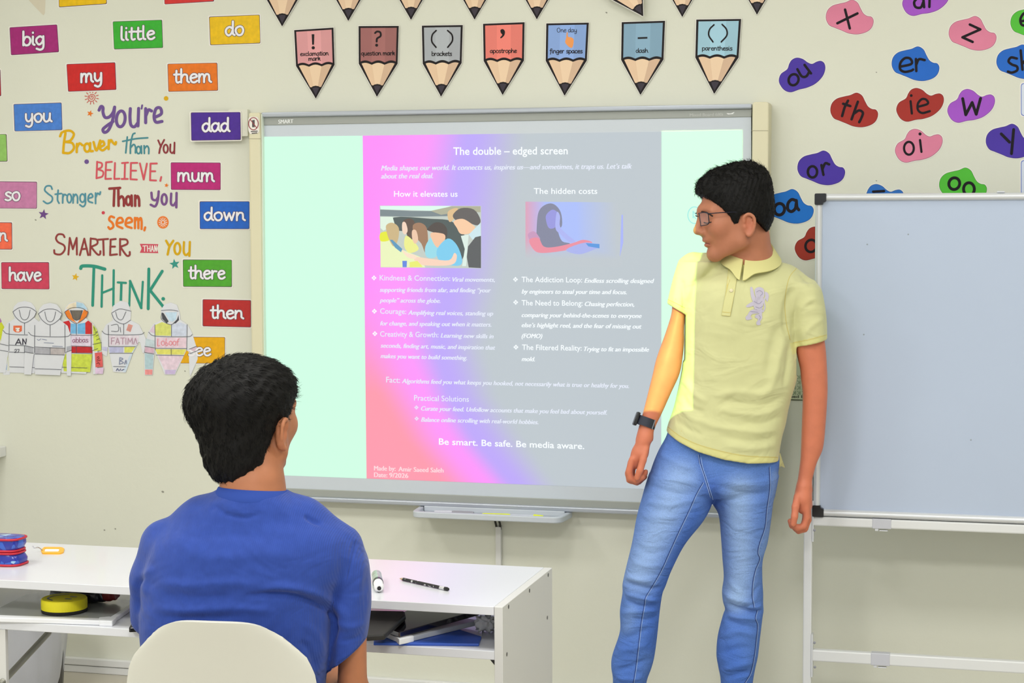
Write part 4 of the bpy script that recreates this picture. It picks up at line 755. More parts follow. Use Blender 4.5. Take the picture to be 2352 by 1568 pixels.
def rail(a, b, ax):
    a, b = np.array(a), np.array(b); V = []; F = []; n = 10
    for P in (a, b):
        for k in range(n + 1):
            t = math.pi * k / n; d = np.array([0, -.012 * math.sin(t) - .004, 0]); e = np.zeros(3); e[ax] = .010 * math.cos(t)
            V.append(P + d + e)
        e = np.zeros(3); e[ax] = -.010; V.append(P + e + (0, .016, 0)); e = np.zeros(3); e[ax] = .010; V.append(P + e + (0, .016, 0))
    N = n + 3; F = [(k, (k + 1) % N, N + (k + 1) % N, N + k) for k in range(N)] + [tuple(range(N)), tuple(range(N, 2 * N))]
    return V, F
for a, b, ax in (((X0 + .03, YW, ZT - .010), (X1 - .03, YW, ZT - .010), 2), ((X0 + .03, YW, ZB + .010), (X1 - .03, YW, ZB + .010), 2), ((X0 + .010, YW, ZB + .03), (X0 + .010, YW, ZT - .03), 0), ((X1 - .010, YW, ZB + .03), (X1 - .010, YW, ZT - .03), 0)):
    V, F = rail(a, b, ax); shade_auto(mk('frame_rail', V, F, M_alu, wb), 40)
for sx, xx in ((1, X0), (-1, X1)):
    for sz, zz in ((-1, ZT), (1, ZB)):
        q = [(xx - .001 * sx, zz - .001 * sz), (xx + .031 * sx, zz - .001 * sz), (xx + .031 * sx, zz + .022 * sz), (xx + .022 * sx, zz + .024 * sz), (xx + .022 * sx, zz + .031 * sz), (xx - .001 * sx, zz + .031 * sz)]
        q = np.concatenate([rounded(q, .006, 4)[:5], q[1:]]) if False else rounded(q, .004, 3)
        N = len(q); V = [(a, YW - .019, b) for a, b in q] + [(a, YW + .017, b) for a, b in q]
        o = mk('corner_cap', V, [tuple(range(N)), tuple(range(2 * N - 1, N - 1, -1))] + [(i, (i + 1) % N, (i + 1) % N + N, i + N) for i in range(N)], M_blk, wb); shade_auto(o, 40)
PL0, PL1 = PY(1845.5, 1400, YW)[0], PY(1865, 1400, YW)[0]
zpiv = (ZT + ZB) / 2 + .02
for xa, xb in ((PL0, PL1), (X1 + X0 - PL1, X1 + X0 - PL0)):
    MB().box((xa, YW - .012, .07), (xb, YW + .012, zpiv)).build('upright', M_wpl, wb, bevel=.003)
    MB().box((xa, YW - .26, .05), (xb, YW + .26, .085)).build('foot', M_wpl, wb, bevel=.003)
    for yy in (YW - .24, YW + .24):
        MB().lathe([(.002, -.012), (.026, -.012), (.028, 0), (.026, .012), (.002, .012)], ((xa + xb) / 2, yy, .028), (1, 0, 0), 20).build('caster', M_blk, wb, smooth=False)
    xm = (xa + xb) / 2
    MB().tube([(xm, YW, zpiv - .03), ((X0 if xm < X0 + .6 else X1), YW, zpiv - .03)], .008, 10).build('pivot_bolt', M_alu, wb)
XI0, XI1 = PL1, X1 + X0 - PL1
zc1t, zc1b = PY(1880, 1185, YW)[2], PY(1880, 1206, YW)[2]; zc2t, zc2b = PY(1880, 1490.5, YW)[2], PY(1880, 1517, YW)[2]
for zt_, zb_ in ((zc1t, zc1b), (zc2t, zc2b)):
    MB().box((XI0, YW - .011, zb_), (XI1, YW + .013, zt_)).build('crossbar', M_wpl, wb, bevel=.004)
    tp_ = MB().box((PY(2004, 1200, YW)[0], YW - .0125, zb_ - .001), (PY(2048, 1200, YW)[0], YW + .014, zt_ + .001)).build('tape_band', mat('grey clear tape', (196, 198, 208), .3), wb, bevel=.002)
    hx = PY(2010, 1200, YW)[0]
    MB().box((hx, YW - .010, zb_ - .008), (hx + .010, YW + .004, zb_ - .001)).box((hx + .012, YW - .010, zb_ - .008), (hx + .036, YW + .004, zb_ - .005)).build('hook_catch', M_alu, wb, bevel=.001)
    MB().box((XI0, YW - .014, zb_ - .045), (XI0 + .0045, YW + .012, zt_ + .045)).build('bracket_plate', M_alu, wb)
for px, py in ((1871, 1217), (1871, 1475), (1872, 1531)):
    p = PY(px, py, YW - .012); MB().lathe([(.001, .0), (.0035, .0), (.004, .003), (.001, .004)], p, (0, -1, 0), 12).build('screw', M_gry, wb)
MB().box((PY(2290, 436, YW)[0], YW - .012, ZT), (PY(2308, 436, YW)[0], YW + .01, ZT + .004)).build('top_clip', M_lg, wb, bevel=.001)

# ------------------------------------------------------------------ desk
M_desk = mat('white melamine', (212, 214, 220), .28, .5, coat=.15); M_edge = mat('white melamine edge', (206, 206, 204), .4)
DZ, DF, DB, DR, DL, TH = .72, -1.849, -1.418, -.998, -2.74, .0185
desk = empty('school_desk', ((DR + DL) / 2, (DF + DB) / 2, 0), 'long white school desk with an open shelf, in front of the seated boy', 'desk')
MB().box((DL + TH, DF, DZ - TH), (DR - TH - .0006, DB, DZ)).build('desk_top', M_desk, desk, bevel=.0012)
MB().box((DR - TH, DF, 0), (DR, DB, DZ)).build('side_panel', M_edge, desk, bevel=.0012)
MB().box((DL, DF, 0), (DL + TH, DB, DZ)).build('side_panel', M_edge, desk, bevel=.0012)
SZ = .6255
xm_ = PY(13, 1500, DF)[0]
MB().box((xm_ - .03, DF, 0), (xm_, DF + .012, SZ - TH)).build('middle_leg', M_edge, desk, bevel=.0012)
MB().box((DL + TH, DF + .001, SZ - TH), (DR - TH, DB + .02, SZ)).build('shelf', M_desk, desk, bevel=.0012)
for sx, xx in ((-1, DR - TH), (1, DL + TH)):
    V = [(xx, DF + .03, SZ - TH), (xx + sx * .024, DF + .03, SZ - TH), (xx, DF + .03, SZ - TH - .028)]; V += [(a, b + .05, c_) for a, b, c_ in V]
    mk('corner_bracket', V, [(0, 1, 2), (5, 4, 3), (0, 3, 4, 1), (1, 4, 5, 2), (2, 5, 3, 0)], M_blk, desk)
for px, py in ((1259, 1320), (1216, 1356), (1168, 1393), (1257, 1418), (1164, 1502)):
    p = PX(px, py, DR); MB().lathe([(.001, 0), (.0042, 0), (.0045, .0006), (.001, .001)], p, (1, 0, 0), 16).build('screw_cap', mat('dull screw', (110, 108, 104), .4, .5, .6), desk)
a_, b_ = PY(112, 1452, -1.6), PY(2, 1570, -1.86)
MB().tube([a_, a_ + (b_ - a_) * .9, b_], [.0075, .0075, .0075], 10).build('steel_brace', mat('grey steel', (132, 132, 122), .35, .5, .4), desk, smooth=True)

# things on and in the desk
cz = DZ
pcx = PZ(-35, 1292, DZ); pcase = empty('pencil_case', (pcx[0], pcx[1], DZ), 'blue cartoon patterned pencil case with red zips at the left end of the desk', 'pencil case')
def pouch_mat():
    m = mat('shiny blue printed fabric', (30, 46, 150), .25, .5, coat=.3); nt = m.node_tree; b = nt.nodes['Principled BSDF']
    tc = nt.nodes.new('ShaderNodeTexCoord'); v = nt.nodes.new('ShaderNodeTexVoronoi'); v.inputs['Scale'].default_value = 55; nt.links.new(tc.outputs['Object'], v.inputs['Vector'])
    r = nt.nodes.new('ShaderNodeValToRGB'); r.color_ramp.interpolation = 'CONSTANT'; e = r.color_ramp.elements
    e[0].position = 0; e[0].color = (*lin((30, 44, 150)), 1); e[1].position = .62; e[1].color = (*lin((48, 90, 190)), 1)
    for p_, c_ in ((.80, (150, 190, 220)), (.87, (24, 28, 96)), (.94, (196, 40, 60))): q = e.new(p_); q.color = (*lin(c_), 1)
    nt.links.new(v.outputs['Color'], r.inputs['Fac']); nt.links.new(r.outputs['Color'], b.inputs['Base Color']); return m
M_pouch = pouch_mat(); M_rzip = mat('red piping', (186, 20, 44), .4)
PO = [np.array([pcx[0] + .1 * math.copysign(abs(math.cos(t)) ** .35, math.cos(t)), pcx[1] + .035 * math.copysign(abs(math.sin(t)) ** .5, math.sin(t))]) for t in np.arange(40) * 2 * math.pi / 40]
c2 = np.mean(PO, 0)
def pouch_layer(name, z0, z1, k0, k1, tilt=0.):
    V = []; rows = [(z0, k0 * .97), (z0 + .004, k0), ((z0 + z1) / 2, max(k0, k1) * 1.015), (z1 - .004, k1), (z1, k1 * .96)]
    for z_, k_ in rows: V += [(*(c2 + (p - c2) * k_), z_ + tilt * (p[0] - c2[0])) for p in PO]
    N = 40; F = [(r_ * N + i, r_ * N + (i + 1) % N, (r_ + 1) * N + (i + 1) % N, (r_ + 1) * N + i) for r_ in range(4) for i in range(N)] + [tuple(range(N))[::-1], tuple(range(4 * N, 5 * N))]
    o = mk(name, V, F, M_pouch, pcase); shade_auto(o, 60)
pouch_layer('lower_pouch', DZ, DZ + .031, 1.02, .96); pouch_layer('upper_pouch', DZ + .034, DZ + .066, .95, 1.0)
for z_, k_ in ((DZ + .003, 1.03), (DZ + .030, .975), (DZ + .036, .965), (DZ + .063, 1.01)):
    MB().tube([(*(c2 + (p - c2) * k_), z_) for p in PO], .0028, 8, closed=True).build('red_zip', M_rzip, pcase, smooth=True)
a_ = PZ(79, 1258, DZ + .012); b_ = PZ(97, 1263, DZ + .004)
MB().tube(smooth([a_ + (-.004, 0, .006), a_, (a_ + b_) / 2 + (0, 0, .004), b_], 6), .0013, 8).build('zip_pull', mat('steel ring', (190, 190, 196), .25, .5, .8), pcase, smooth=True)
ktag = empty('key_tag', PZ(122, 1266, DZ), 'yellow plastic key tag lying on the desk beside the pencil case', 'key tag')
ko = rounded([PZ(x, y, DZ)[:2] for x, y in ((94, 1265), (102, 1258), (141, 1258.5), (148, 1262), (146, 1270), (138, 1273), (97, 1272.5))], .004, 4); ki = rounded([PZ(x, y, DZ)[:2] for x, y in ((103, 1261.5), (135, 1261.5), (137, 1264), (134, 1269), (102, 1269))], .002, 4)
kc = np.mean(ko, 0); kn = 40; idx = np.linspace(0, 1, kn, endpoint=False)
def resamp(P, n, c):
    ang = np.arctan2(P[:, 1] - c[1], P[:, 0] - c[0]); o_ = np.argsort(ang); ang, Q = ang[o_], P[o_]
    t = np.linspace(-math.pi, math.pi, n, endpoint=False); A = np.concatenate([ang - 2 * math.pi, ang, ang + 2 * math.pi]); QQ = np.concatenate([Q, Q, Q])
    return np.stack([np.interp(t, A, QQ[:, 0]), np.interp(t, A, QQ[:, 1])], 1)
ro, ri = resamp(ko, kn, kc), resamp(ki, kn, kc); zt2 = DZ + .0032
V = [(*p, DZ) for p in ro] + [(*p, zt2) for p in ro] + [(*p, zt2) for p in ri] + [(*p, DZ) for p in ri]
mk('tag_frame', V, [(k * kn + i, k * kn + (i + 1) % kn, ((k + 1) % 4) * kn + (i + 1) % kn, ((k + 1) % 4) * kn + i) for k in range(4) for i in range(kn)], mat('yellow plastic', (244, 178, 24), .35), ktag)
mk('paper_insert', [(*p, DZ + .0012) for p in ri], [tuple(range(kn))], mat('white paper', (238, 238, 240), .6), ktag)
mp, mq = PZ(865, 1331, DZ), PZ(871, 1362, DZ); r_ = .0112; mp = mp + (0, 0, r_); mq = mq + (0, 0, r_); dv = (mq - mp)
mk_ = empty('board_marker', ((mp + mq) / 2)[:2].tolist() + [DZ], 'white and silver board marker lying on the desk beside the blue shirt', 'marker')
MB().lathe([(.004, 0), (r_, .001), (r_, np.linalg.norm(dv) * .55)], mp, dv, 20).build('barrel', mat('silver printed barrel', (170, 184, 172), .3, .5, .3, noise=(90, .3)), mk_, smooth=False)
MB().lathe([(r_ * 1.04, 0), (r_ * 1.04, np.linalg.norm(dv) * .1)], mp + dv * .55, dv, 20).build('ring', M_blk, mk_)
MB().lathe([(r_ * .95, 0), (r_ * .95, np.linalg.norm(dv) * .28), (r_ * .6, np.linalg.norm(dv) * .36)], mp + dv * .65, dv, 20).build('cap', mat('white cap', (236, 236, 238), .35), mk_)
MB().lathe([(.0045, 0), (.0045, .001), (.001, .0012)], mp + dv * 1.012, dv, 14).build('cap_hole', M_blk, mk_)
pa, pb = PZ(918, 1328, DZ + .004), PZ(1030, 1353, DZ + .004); pd = pb - pa; pl = np.linalg.norm(pd)
pn = empty('pencil', pa, 'black patterned pencil with a dark eraser lying on the desk', 'pencil')
def pat_mat():
    m = mat('black white printed pencil', (30, 28, 34), .3); nt = m.node_tree; b = nt.nodes['Principled BSDF']; tc = nt.nodes.new('ShaderNodeTexCoord')
    n = nt.nodes.new('ShaderNodeTexNoise'); n.inputs['Scale'].default_value = 150; nt.links.new(tc.outputs['Object'], n.inputs['Vector']); r = nt.nodes.new('ShaderNodeValToRGB'); r.color_ramp.interpolation = 'CONSTANT'
    r.color_ramp.elements[0].color = (*lin((34, 32, 36)), 1); r.color_ramp.elements[1].position = .62; r.color_ramp.elements[1].color = (*lin((206, 206, 206)), 1)
    nt.links.new(n.outputs['Fac'], r.inputs['Fac']); nt.links.new(r.outputs['Color'], b.inputs['Base Color']); return m
MB().lathe([(.0038, pl * .075), (.0038, pl * .84)], pa, pd, 6).build('barrel', pat_mat(), pn)
MB().lathe([(.0006, 0), (.0037, pl * .075)], pa, pd, 10).build('point', mat('bare pencil wood', (190, 160, 130), .6), pn)
MB().lathe([(.0042, pl * .84), (.0042, pl * .93)], pa, pd, 14).build('ferrule', mat('silver ferrule', (214, 214, 218), .25, .5, .6), pn)
MB().lathe([(.0042, pl * .93), (.0044, pl * .97), (.003, pl * 1.0), (.0005, pl * 1.005)], pa, pd, 14).build('eraser', M_blk, pn)
# inside the shelf, right: folder, lap board, glossy notebook, tablet, crumpled paper
def slab_on(name, pts, z, t, m, parent=None, label=None, cat=None, tilt=None, bev=.0015, rr=0.):
    q = np.array([PZ(x, y, z)[:2] for x, y in pts]) if len(pts[0]) == 2 and pts[0][0] > 10 or True else pts
    if rr: q = rounded(q, rr, 4)
    N = len(q); tz = (lambda p: 0.) if tilt is None else tilt
    V = [(a, b, z + tz((a, b))) for a, b in q] + [(a, b, z + t + tz((a, b))) for a, b in q]
    o = mk(name, V, [tuple(range(N))[::-1], tuple(range(N, 2 * N))] + [(i, (i + 1) % N, (i + 1) % N + N, i + N) for i in range(N)], m, parent)
    bm = bmesh.new(); bm.from_mesh(o.data); bmesh.ops.recalc_face_normals(bm, faces=bm.faces); bm.to_mesh(o.data); bm.free()
    if bev: md = o.modifiers.new('bevel', 'BEVEL'); md.width = bev; md.segments = 2; md.limit_method = 'ANGLE'
    return tag(o, label, cat)
slab_on('blue_folder', [(858, 1482), (1100, 1484), (1106, 1467), (1040, 1446), (862, 1446)], SZ, .006, mat('blue card folder', (44, 84, 182), .45), None, 'blue card folder at the bottom of the stack in the desk shelf', 'folder')
lapb = slab_on('lap_whiteboard', [(921, 1479), (1100, 1435), (1010, 1420), (875, 1459)], SZ + .0065, .011, mat('grey lap board edge', (196, 200, 206), .4), None, 'grey edged lap whiteboard with a white corner under the glossy notebook', 'lap board')
slab_on('corner_cap', [(917, 1481), (951, 1473.5), (936, 1463), (902, 1467)], SZ + .006, .0125, mat('white corner plastic', (226, 228, 232), .35), lapb)
slab_on('glossy_notebook', [(918, 1464), (1101, 1420), (1000, 1396), (862, 1446)], SZ + .019, .012, mat('glossy black cover', (22, 18, 24), .06, .8, coat=1.), None, 'glossy black notebook reflecting the screen on top of the lap whiteboard', 'notebook', tilt=lambda p: (p[1] - DF) * .035)
tab = slab_on('tablet_case', [(836, 1473), (884, 1470), (932, 1425), (930, 1416), (836, 1414)], SZ + .0365, .013, mat('black textured case', (26, 24, 24), .55, bump=(400, .2, .001)), None, 'black padded tablet case beside the seated boy’s elbow in the desk shelf', 'tablet case', bev=.004)
# inside the shelf, left
lb2 = slab_on('lap_whiteboard', [(-40, 1424), (256, 1434), (318, 1390), (110, 1366), (60, 1374)], SZ, .010, mat('smoky lap board', (160, 163, 160), .25, .5, coat=.3), None, 'grey lap whiteboard in the left half of the desk shelf under a yellow eraser', 'lap board')
slab_on('white_edge', [(-40, 1427), (240, 1436), (240, 1430), (-40, 1421)], SZ + .0005, .0105, MATS['white corner plastic'], lb2)
slab_on('white_edge', [(256, 1435), (318, 1391), (312, 1390), (246, 1431)], SZ + .0005, .0105, MATS['white corner plastic'], lb2)
slab_on('corner_cap', [(228, 1437), (258, 1438), (268, 1430), (252, 1427), (228, 1429)], SZ + .0002, .012, MATS['white corner plastic'], lb2, rr=.003)
ec = PZ(148, 1403, SZ + .0105); er = .0515
ers = empty('smiley_eraser', (ec[0], ec[1], SZ + .0105), 'round yellow smiley board eraser lying on a lap whiteboard in the desk shelf', 'eraser')
MB().lathe([(er * .97, 0), (er, .002), (er, .0075)], ec, n=48).build('felt_base', mat('black felt', (30, 28, 28), .9), ers)
MB().lathe([(er, .0078), (er * 1.005, .02), (er, .029), (er * .97, .031), (.002, .0312)], ec, n=48).build('foam_body', mat('yellow foam', (226, 214, 24), .6, bump=(200, .2, .001)), ers)
zf = SZ + .0105 + .0318
def face_stroke(pts, wd):
    V, F = stroke2d(pts, wd); return [np.array([ec[0] + a, ec[1] + b, zf]) for a, b in V], F
mb = MB(); mb.add(*face_stroke([(-.012, -.034), (-.030, -.020), (-.034, 0), (-.026, .020), (-.008, .034)], .005)); mb.add(*face_stroke([(.012, -.012), (.022, -.012)], .008)); mb.add(*face_stroke([(.012, .012), (.022, .012)], .008)); mb.build('printed_face', M_blk, ers)
def lump(name, c_, r3, m, label=None, cat=None, parent=None, amp=.12, fr=3.):
    bm = bmesh.new(); bmesh.ops.create_icosphere(bm, subdivisions=4, radius=1); V = []; F = [[v.index for v in f.verts] for f in bm.faces]
    for v in bm.verts:
        p = v.co; q = np.array([math.copysign(abs(p.x) ** .6, p.x), math.copysign(abs(p.y) ** .7, p.y), math.copysign(abs(p.z) ** .7, p.z)]); n_ = 1 + amp * math.sin(p.x * fr * 2 + p.y * 3) * math.cos(p.z * fr + p.y * 4)
        V.append(np.array(c_) + q * np.array(r3) * n_)
    bm.free(); o = mk(name, V, F, m, parent, smooth=True); return tag(o, label, cat)
dp = PZ(190, 1384, SZ + .011)
pch = empty('dark_pouch', (dp[0], dp[1], SZ + .011), 'dark pencil pouch with a red end behind the yellow eraser', 'pouch')
lump('pouch_body', (dp[0] - .005, dp[1] + .02, SZ + .027), (.062, .03, .017), mat('dark plastic fabric', (26, 26, 36), .3, coat=.4), parent=pch)
lump('red_end', (dp[0] + .062, dp[1] + .02, SZ + .029), (.017, .024, .013), mat('dark red cloth', (120, 26, 24), .5), parent=pch)
lump('clear_end', (dp[0] - .07, dp[1] + .022, SZ + .024), (.02, .024, .012), mat('smoky clear plastic', (110, 112, 116), .2), parent=pch)
slab_on('phone', [(296, 1452), (330, 1450), (342, 1428), (312, 1424)], SZ, .010, mat('black glass', (18, 18, 20), .15), None, 'black phone in the desk shelf just left of the seated boy’s elbow', 'phone', rr=.004)
cr = PZ(1108, 1458, SZ); lump('crumpled_tissue', (cr[0], cr[1] + .03, SZ + .019), (.021, .02, .0165), mat('white tissue', (232, 232, 228), .8), 'crumpled white tissue at the right end of the desk shelf', 'tissue', None, .3, 5.)
# bin behind the desk, wall shelf end
bx = PY(90, 1500, -.33); bin_ = empty('waste_bin', (bx[0] - .045, -.33, 0), 'black waste bin with a grey bag liner behind the left end of the desk', 'bin')
MB().lathe([(.105, 0), (.11, .005), (.135, .34), (.14, .345), (.133, .345), (.105, .01)], (bx[0] - .045, -.33, 0), n=32).build('bin_body', M_blk, bin_, smooth=False)
bm = MB(); V = []; n = 48
for j, (r_, z_) in enumerate(((.118, .03), (.130, .10), (.139, .2), (.144, .28), (.147, .335), (.14, .36), (.12, .355), (.11, .3))):
    for k in range(n):
        t = 2 * math.pi * k / n; w_ = 1 + .025 * math.sin(k * 2.1 + j * .7) + .015 * math.sin(k * 5.3 + j * 1.9)
        V.append((bx[0] - .05 + r_ * w_ * math.cos(t) * .97, -.345 + r_ * w_ * math.sin(t), z_ + .012 * math.sin(k * 1.3)))
bm.add(V, [(j * n + k, j * n + (k + 1) % n, (j + 1) * n + (k + 1) % n, (j + 1) * n + k) for j in range(7) for k in range(n)]).build('bag_liner', mat('grey bag plastic', (176, 178, 186), .3, .5, coat=.2), bin_, smooth=True)
p_ = PY(15, 1056, 0)
tag(MB().box((RX0, -.24, PY(8, 1068, -.2)[2]), (p_[0], 0, PY(8, 1044, -.2)[2])).build('wall_shelf', M_white_trim, bevel=.003), 'white shelf end jutting in at the left edge of the photo', 'shelf')

# ------------------------------------------------------------------ chair of the seated boy
M_shell = mat('off white moulded plastic', (198, 197, 187), .38, .5)
cP = PW(488, 1430, 3.27); CA = math.radians(6); cr_, cf_ = np.array([math.cos(CA), math.sin(CA), 0]), np.array([-math.sin(CA), math.cos(CA), 0])
chair = empty('shell_chair', (cP[0], cP[1], 0), 'off white moulded plastic shell chair under the seated boy', 'chair')
ZTOP = cP[2] + .002
prof = [(0.0, ZTOP, .150), (.004, ZTOP - .02, .158), (.012, ZTOP - .06, .168), (.022, ZTOP - .12, .180), (.034, ZTOP - .2, .192), (.050, ZTOP - .28, .2), (.085, ZTOP - .345, .205), (.15, .452, .208), (.24, .445, .21), (.33, .45, .208), (.40, .452, .2), (.43, .44, .19), (.44, .425, .18)]
pf = smooth(prof, 4); ns = 28; V = []
for i, (f_, z_, hw) in enumerate(pf):
    for k in range(ns + 1):
        s = -1 + 2 * k / ns; wrap_ = .05 * abs(s) ** 2.4 * max(0, 1 - i / 26.); drop = .085 * abs(s) ** 4.2 * max(0, 1 - i / 11.)
        side = .05 * abs(s) ** 3 * min(1, max(0, (i - 16) / 12.))
        p = cP + cr_ * (s * hw) + cf_ * (f_ + wrap_); p[2] = z_ - drop + side; V.append(p)
R_ = len(pf); F = [(i * (ns + 1) + k, i * (ns + 1) + k + 1, (i + 1) * (ns + 1) + k + 1, (i + 1) * (ns + 1) + k) for i in range(R_ - 1) for k in range(ns)]
sh = mk('seat_shell', V, F, M_shell, chair, smooth=True)
md = sh.modifiers.new('thick', 'SOLIDIFY'); md.thickness = .008; md.offset = 0; md = sh.modifiers.new('bevel', 'BEVEL'); md.width = .003; md.segments = 3; md.limit_method = 'ANGLE'
for sx, sy in ((-1, .1), (1, .1), (-1, .38), (1, .38)):
    a_ = cP + cr_ * (sx * .13) + cf_ * sy; a_[2] = .43; b_ = cP + cr_ * (sx * .2) + cf_ * (sy + (.1 if sy > .2 else -.08)); b_[2] = 0
    MB().tube([a_, b_], [.016, .011], 12).build('leg', mat('pale beech wood', (206, 176, 136), .5), chair, smooth=True)
# ------------------------------------------------------------------ sculpting helpers: fields on a grid -> one smooth skin
def uw(px, py, w):
    """pixel at horizontal distance w -> (u right, w away, z up), metres"""
    v = ray(px, py); t = w / np.dot(v, FH); return np.array([np.dot(v, RH) * t, w, CPOS[2] + v[2] * t])
def to_world(P):
    P = np.asarray(P, float); return P[:, :1] * RH + P[:, 1:2] * FH + np.array([CPOS[0], CPOS[1], 0]) + P[:, 2:3] * np.array([0, 0, 1.])
def to_px(Wp):
    d = np.asarray(Wp) - CPOS; z = d @ CF; return np.stack([d @ CR / z * FPX + IMW / 2, d @ CD / z * FPX + IMH / 2], 1)
def axis(parts):
    """grid coordinates from (start, end, step) runs"""
    out = [np.arange(a, b, h) for a, b, h in parts]; return np.concatenate(out)
class Field:
    def __init__(s, xs, ys, zs):
        s.x, s.y, s.z = [np.asarray(a, np.float32) for a in (xs, ys, zs)]; s.f = np.full((len(xs), len(ys), len(zs)), .08, np.float32)
    def _sl(s, lo, hi, pad):
        o = []
        for a, l, h in zip((s.x, s.y, s.z), lo, hi):
            i0, i1 = np.searchsorted(a, l - pad), np.searchsorted(a, h + pad); o.append(slice(int(i0), int(i1)))
        return tuple(o)
    def put(s, fn, lo, hi, k=.01, sub=False, pad=.035, hard=False):
        sl = s._sl(lo, hi, pad)
        if any(q.stop <= q.start for q in sl): return s
        X, Y, Z = s.x[sl[0]][:, None, None], s.y[sl[1]][None, :, None], s.z[sl[2]][None, None, :]
        d = fn(X, Y, Z).astype(np.float32); a = s.f[sl]; d = np.broadcast_to(d, a.shape)
        if sub:
            b = -d; h = np.maximum(k - np.abs(a - b), 0) / k; s.f[sl] = np.maximum(a, b) + h * h * k * .25
        else:
            h = np.maximum(k - np.abs(a - d), 0) / k; s.f[sl] = np.minimum(a, d) - h * h * k * .25
        return s
    def cone(s, p, q, r0, r1, k=.01, sub=False):
        p, q = np.asarray(p, float), np.asarray(q, float); v = q - p; L2 = max(v @ v, 1e-12)
        def fn(X, Y, Z):
            t = np.clip(((X - p[0]) * v[0] + (Y - p[1]) * v[1] + (Z - p[2]) * v[2]) / L2, 0, 1)
            return np.sqrt((X - p[0] - t * v[0]) ** 2 + (Y - p[1] - t * v[1]) ** 2 + (Z - p[2] - t * v[2]) ** 2) - (r0 + (r1 - r0) * t)
        m = max(r0, r1); return s.put(fn, np.minimum(p, q) - m, np.maximum(p, q) + m, k, sub)
    def chain(s, pts, rs, k=.01):
        for i in range(len(pts) - 1): s.cone(pts[i], pts[i + 1], rs[i], rs[i + 1], k)
        return s
    def ell(s, c, r, R=None, k=.01, sub=False):
        c, r = np.asarray(c, float), np.asarray(r, float); R = np.eye(3) if R is None else R
        def fn(X, Y, Z):
            dx, dy, dz = X - c[0], Y - c[1], Z - c[2]; g = 0; n = 0
            for i in range(3):
                l = R[i, 0] * dx + R[i, 1] * dy + R[i, 2] * dz; g = g + (l / r[i]) ** 2; n = n + (l / r[i] ** 2) ** 2
            return np.sqrt(g) * (np.sqrt(g) - 1) / np.sqrt(n + 1e-12)
        m = r.max(); return s.put(fn, c - m, c + m, k, sub)
    def rows(s, st, w, hd, k=.01, p=2.2, sub=False, lo=None, hi=None):
        """limb or trunk lofted through measured rows (y, x left, x right) at distance w with half depth hd"""
        st = np.array(st, float); n = len(st); w = np.broadcast_to(np.asarray(w, float), (n,)); hd = np.broadcast_to(np.asarray(hd, float), (n,))
        A = []
        for (y, a, b), ww, h in zip(st, w, hd):
            L, R_ = uw(a, y, ww), uw(b, y, ww); A.append([(L[2] + R_[2]) / 2, (L[0] + R_[0]) / 2, (R_[0] - L[0]) / 2, ww, h])
        A = smooth(np.array(A), 6); A = A[np.argsort(A[:, 0])]
        z0, z1 = A[0, 0] if lo is None else lo, A[-1, 0] if hi is None else hi
        def fn(X, Y, Z):
            zz = Z[0, 0]; c, a, wc, b = [np.interp(zz, A[:, 0], A[:, i])[None, None, :] for i in (1, 2, 3, 4)]
            x, y = np.abs(X - c) / a, np.abs(Y - wc) / b; q = (x ** p + y ** p) ** (1 / p) + 1e-6
            g = np.sqrt((x / a) ** 2 + (y / b) ** 2) / q + 1e-6
            d = np.clip((q - 1) / g, -.2, .2); return np.maximum(np.maximum(d, Z - z1), z0 - Z)
        u0, u1 = (A[:, 1] - A[:, 2]).min(), (A[:, 1] + A[:, 2]).max()
        return s.put(fn, (u0, (A[:, 3] - A[:, 4]).min(), z0), (u1, (A[:, 3] + A[:, 4]).max(), z1), k, sub)
    def clip(s, fn):
        s.f = np.maximum(s.f, fn(s.x[:, None, None], s.y[None, :, None], s.z[None, None, :]).astype(np.float32)); return s
    def mesh(s):
        f = s.f; f[0] = f[-1] = .05; f[:, 0] = f[:, -1] = .05; f[:, :, 0] = f[:, :, -1] = .05
        ng = f < 0; nx, ny, nz = f.shape
        cnt = np.zeros((nx - 1, ny - 1, nz - 1), np.int8); C8 = [(a, b, c) for a in (0, 1) for b in (0, 1) for c in (0, 1)]
        for a, b, c in C8: cnt += ng[a:nx - 1 + a, b:ny - 1 + b, c:nz - 1 + c]
        act = (cnt > 0) & (cnt < 8); I = np.argwhere(act); idx = np.full(act.shape, -1, np.int32); idx[act] = np.arange(len(I))
        acc = np.zeros((len(I), 3)); num = np.zeros(len(I))
        for c in C8:
            for ax in range(3):
                if c[ax]: continue
                e = list(c); e[ax] = 1; i0, i1 = I + c, I + e
                v0, v1 = f[tuple(i0.T)], f[tuple(i1.T)]; m = (v0 < 0) != (v1 < 0); t = np.where(m, v0 / np.where(m, v0 - v1, 1), 0)
                P = np.stack([s.x[i0[:, 0]], s.y[i0[:, 1]], s.z[i0[:, 2]]], 1).astype(float); Q = np.stack([s.x[i1[:, 0]], s.y[i1[:, 1]], s.z[i1[:, 2]]], 1)
                acc += np.where(m[:, None], P + (Q - P) * t[:, None], 0); num += m
        V = acc / num[:, None]; F = []
        for ax in range(3):
            a = [slice(None)] * 3; b = [slice(None)] * 3; a[ax] = slice(0, -1); b[ax] = slice(1, None); d = ng[tuple(a)] != ng[tuple(b)]
            E = np.argwhere(d); o1, o2 = [q for q in range(3) if q != ax]
            E = E[(E[:, o1] > 0) & (E[:, o2] > 0) & (E[:, o1] < f.shape[o1] - 1) & (E[:, o2] < f.shape[o2] - 1)]
            def ci(s1, s2): q = E.copy(); q[:, o1] += s1; q[:, o2] += s2; return idx[tuple(q.T)]
            Q = np.stack([ci(-1, -1), ci(0, -1), ci(0, 0), ci(-1, 0)], 1); inside = ng[tuple(E.T)]
            flip = inside if ax != 1 else ~inside
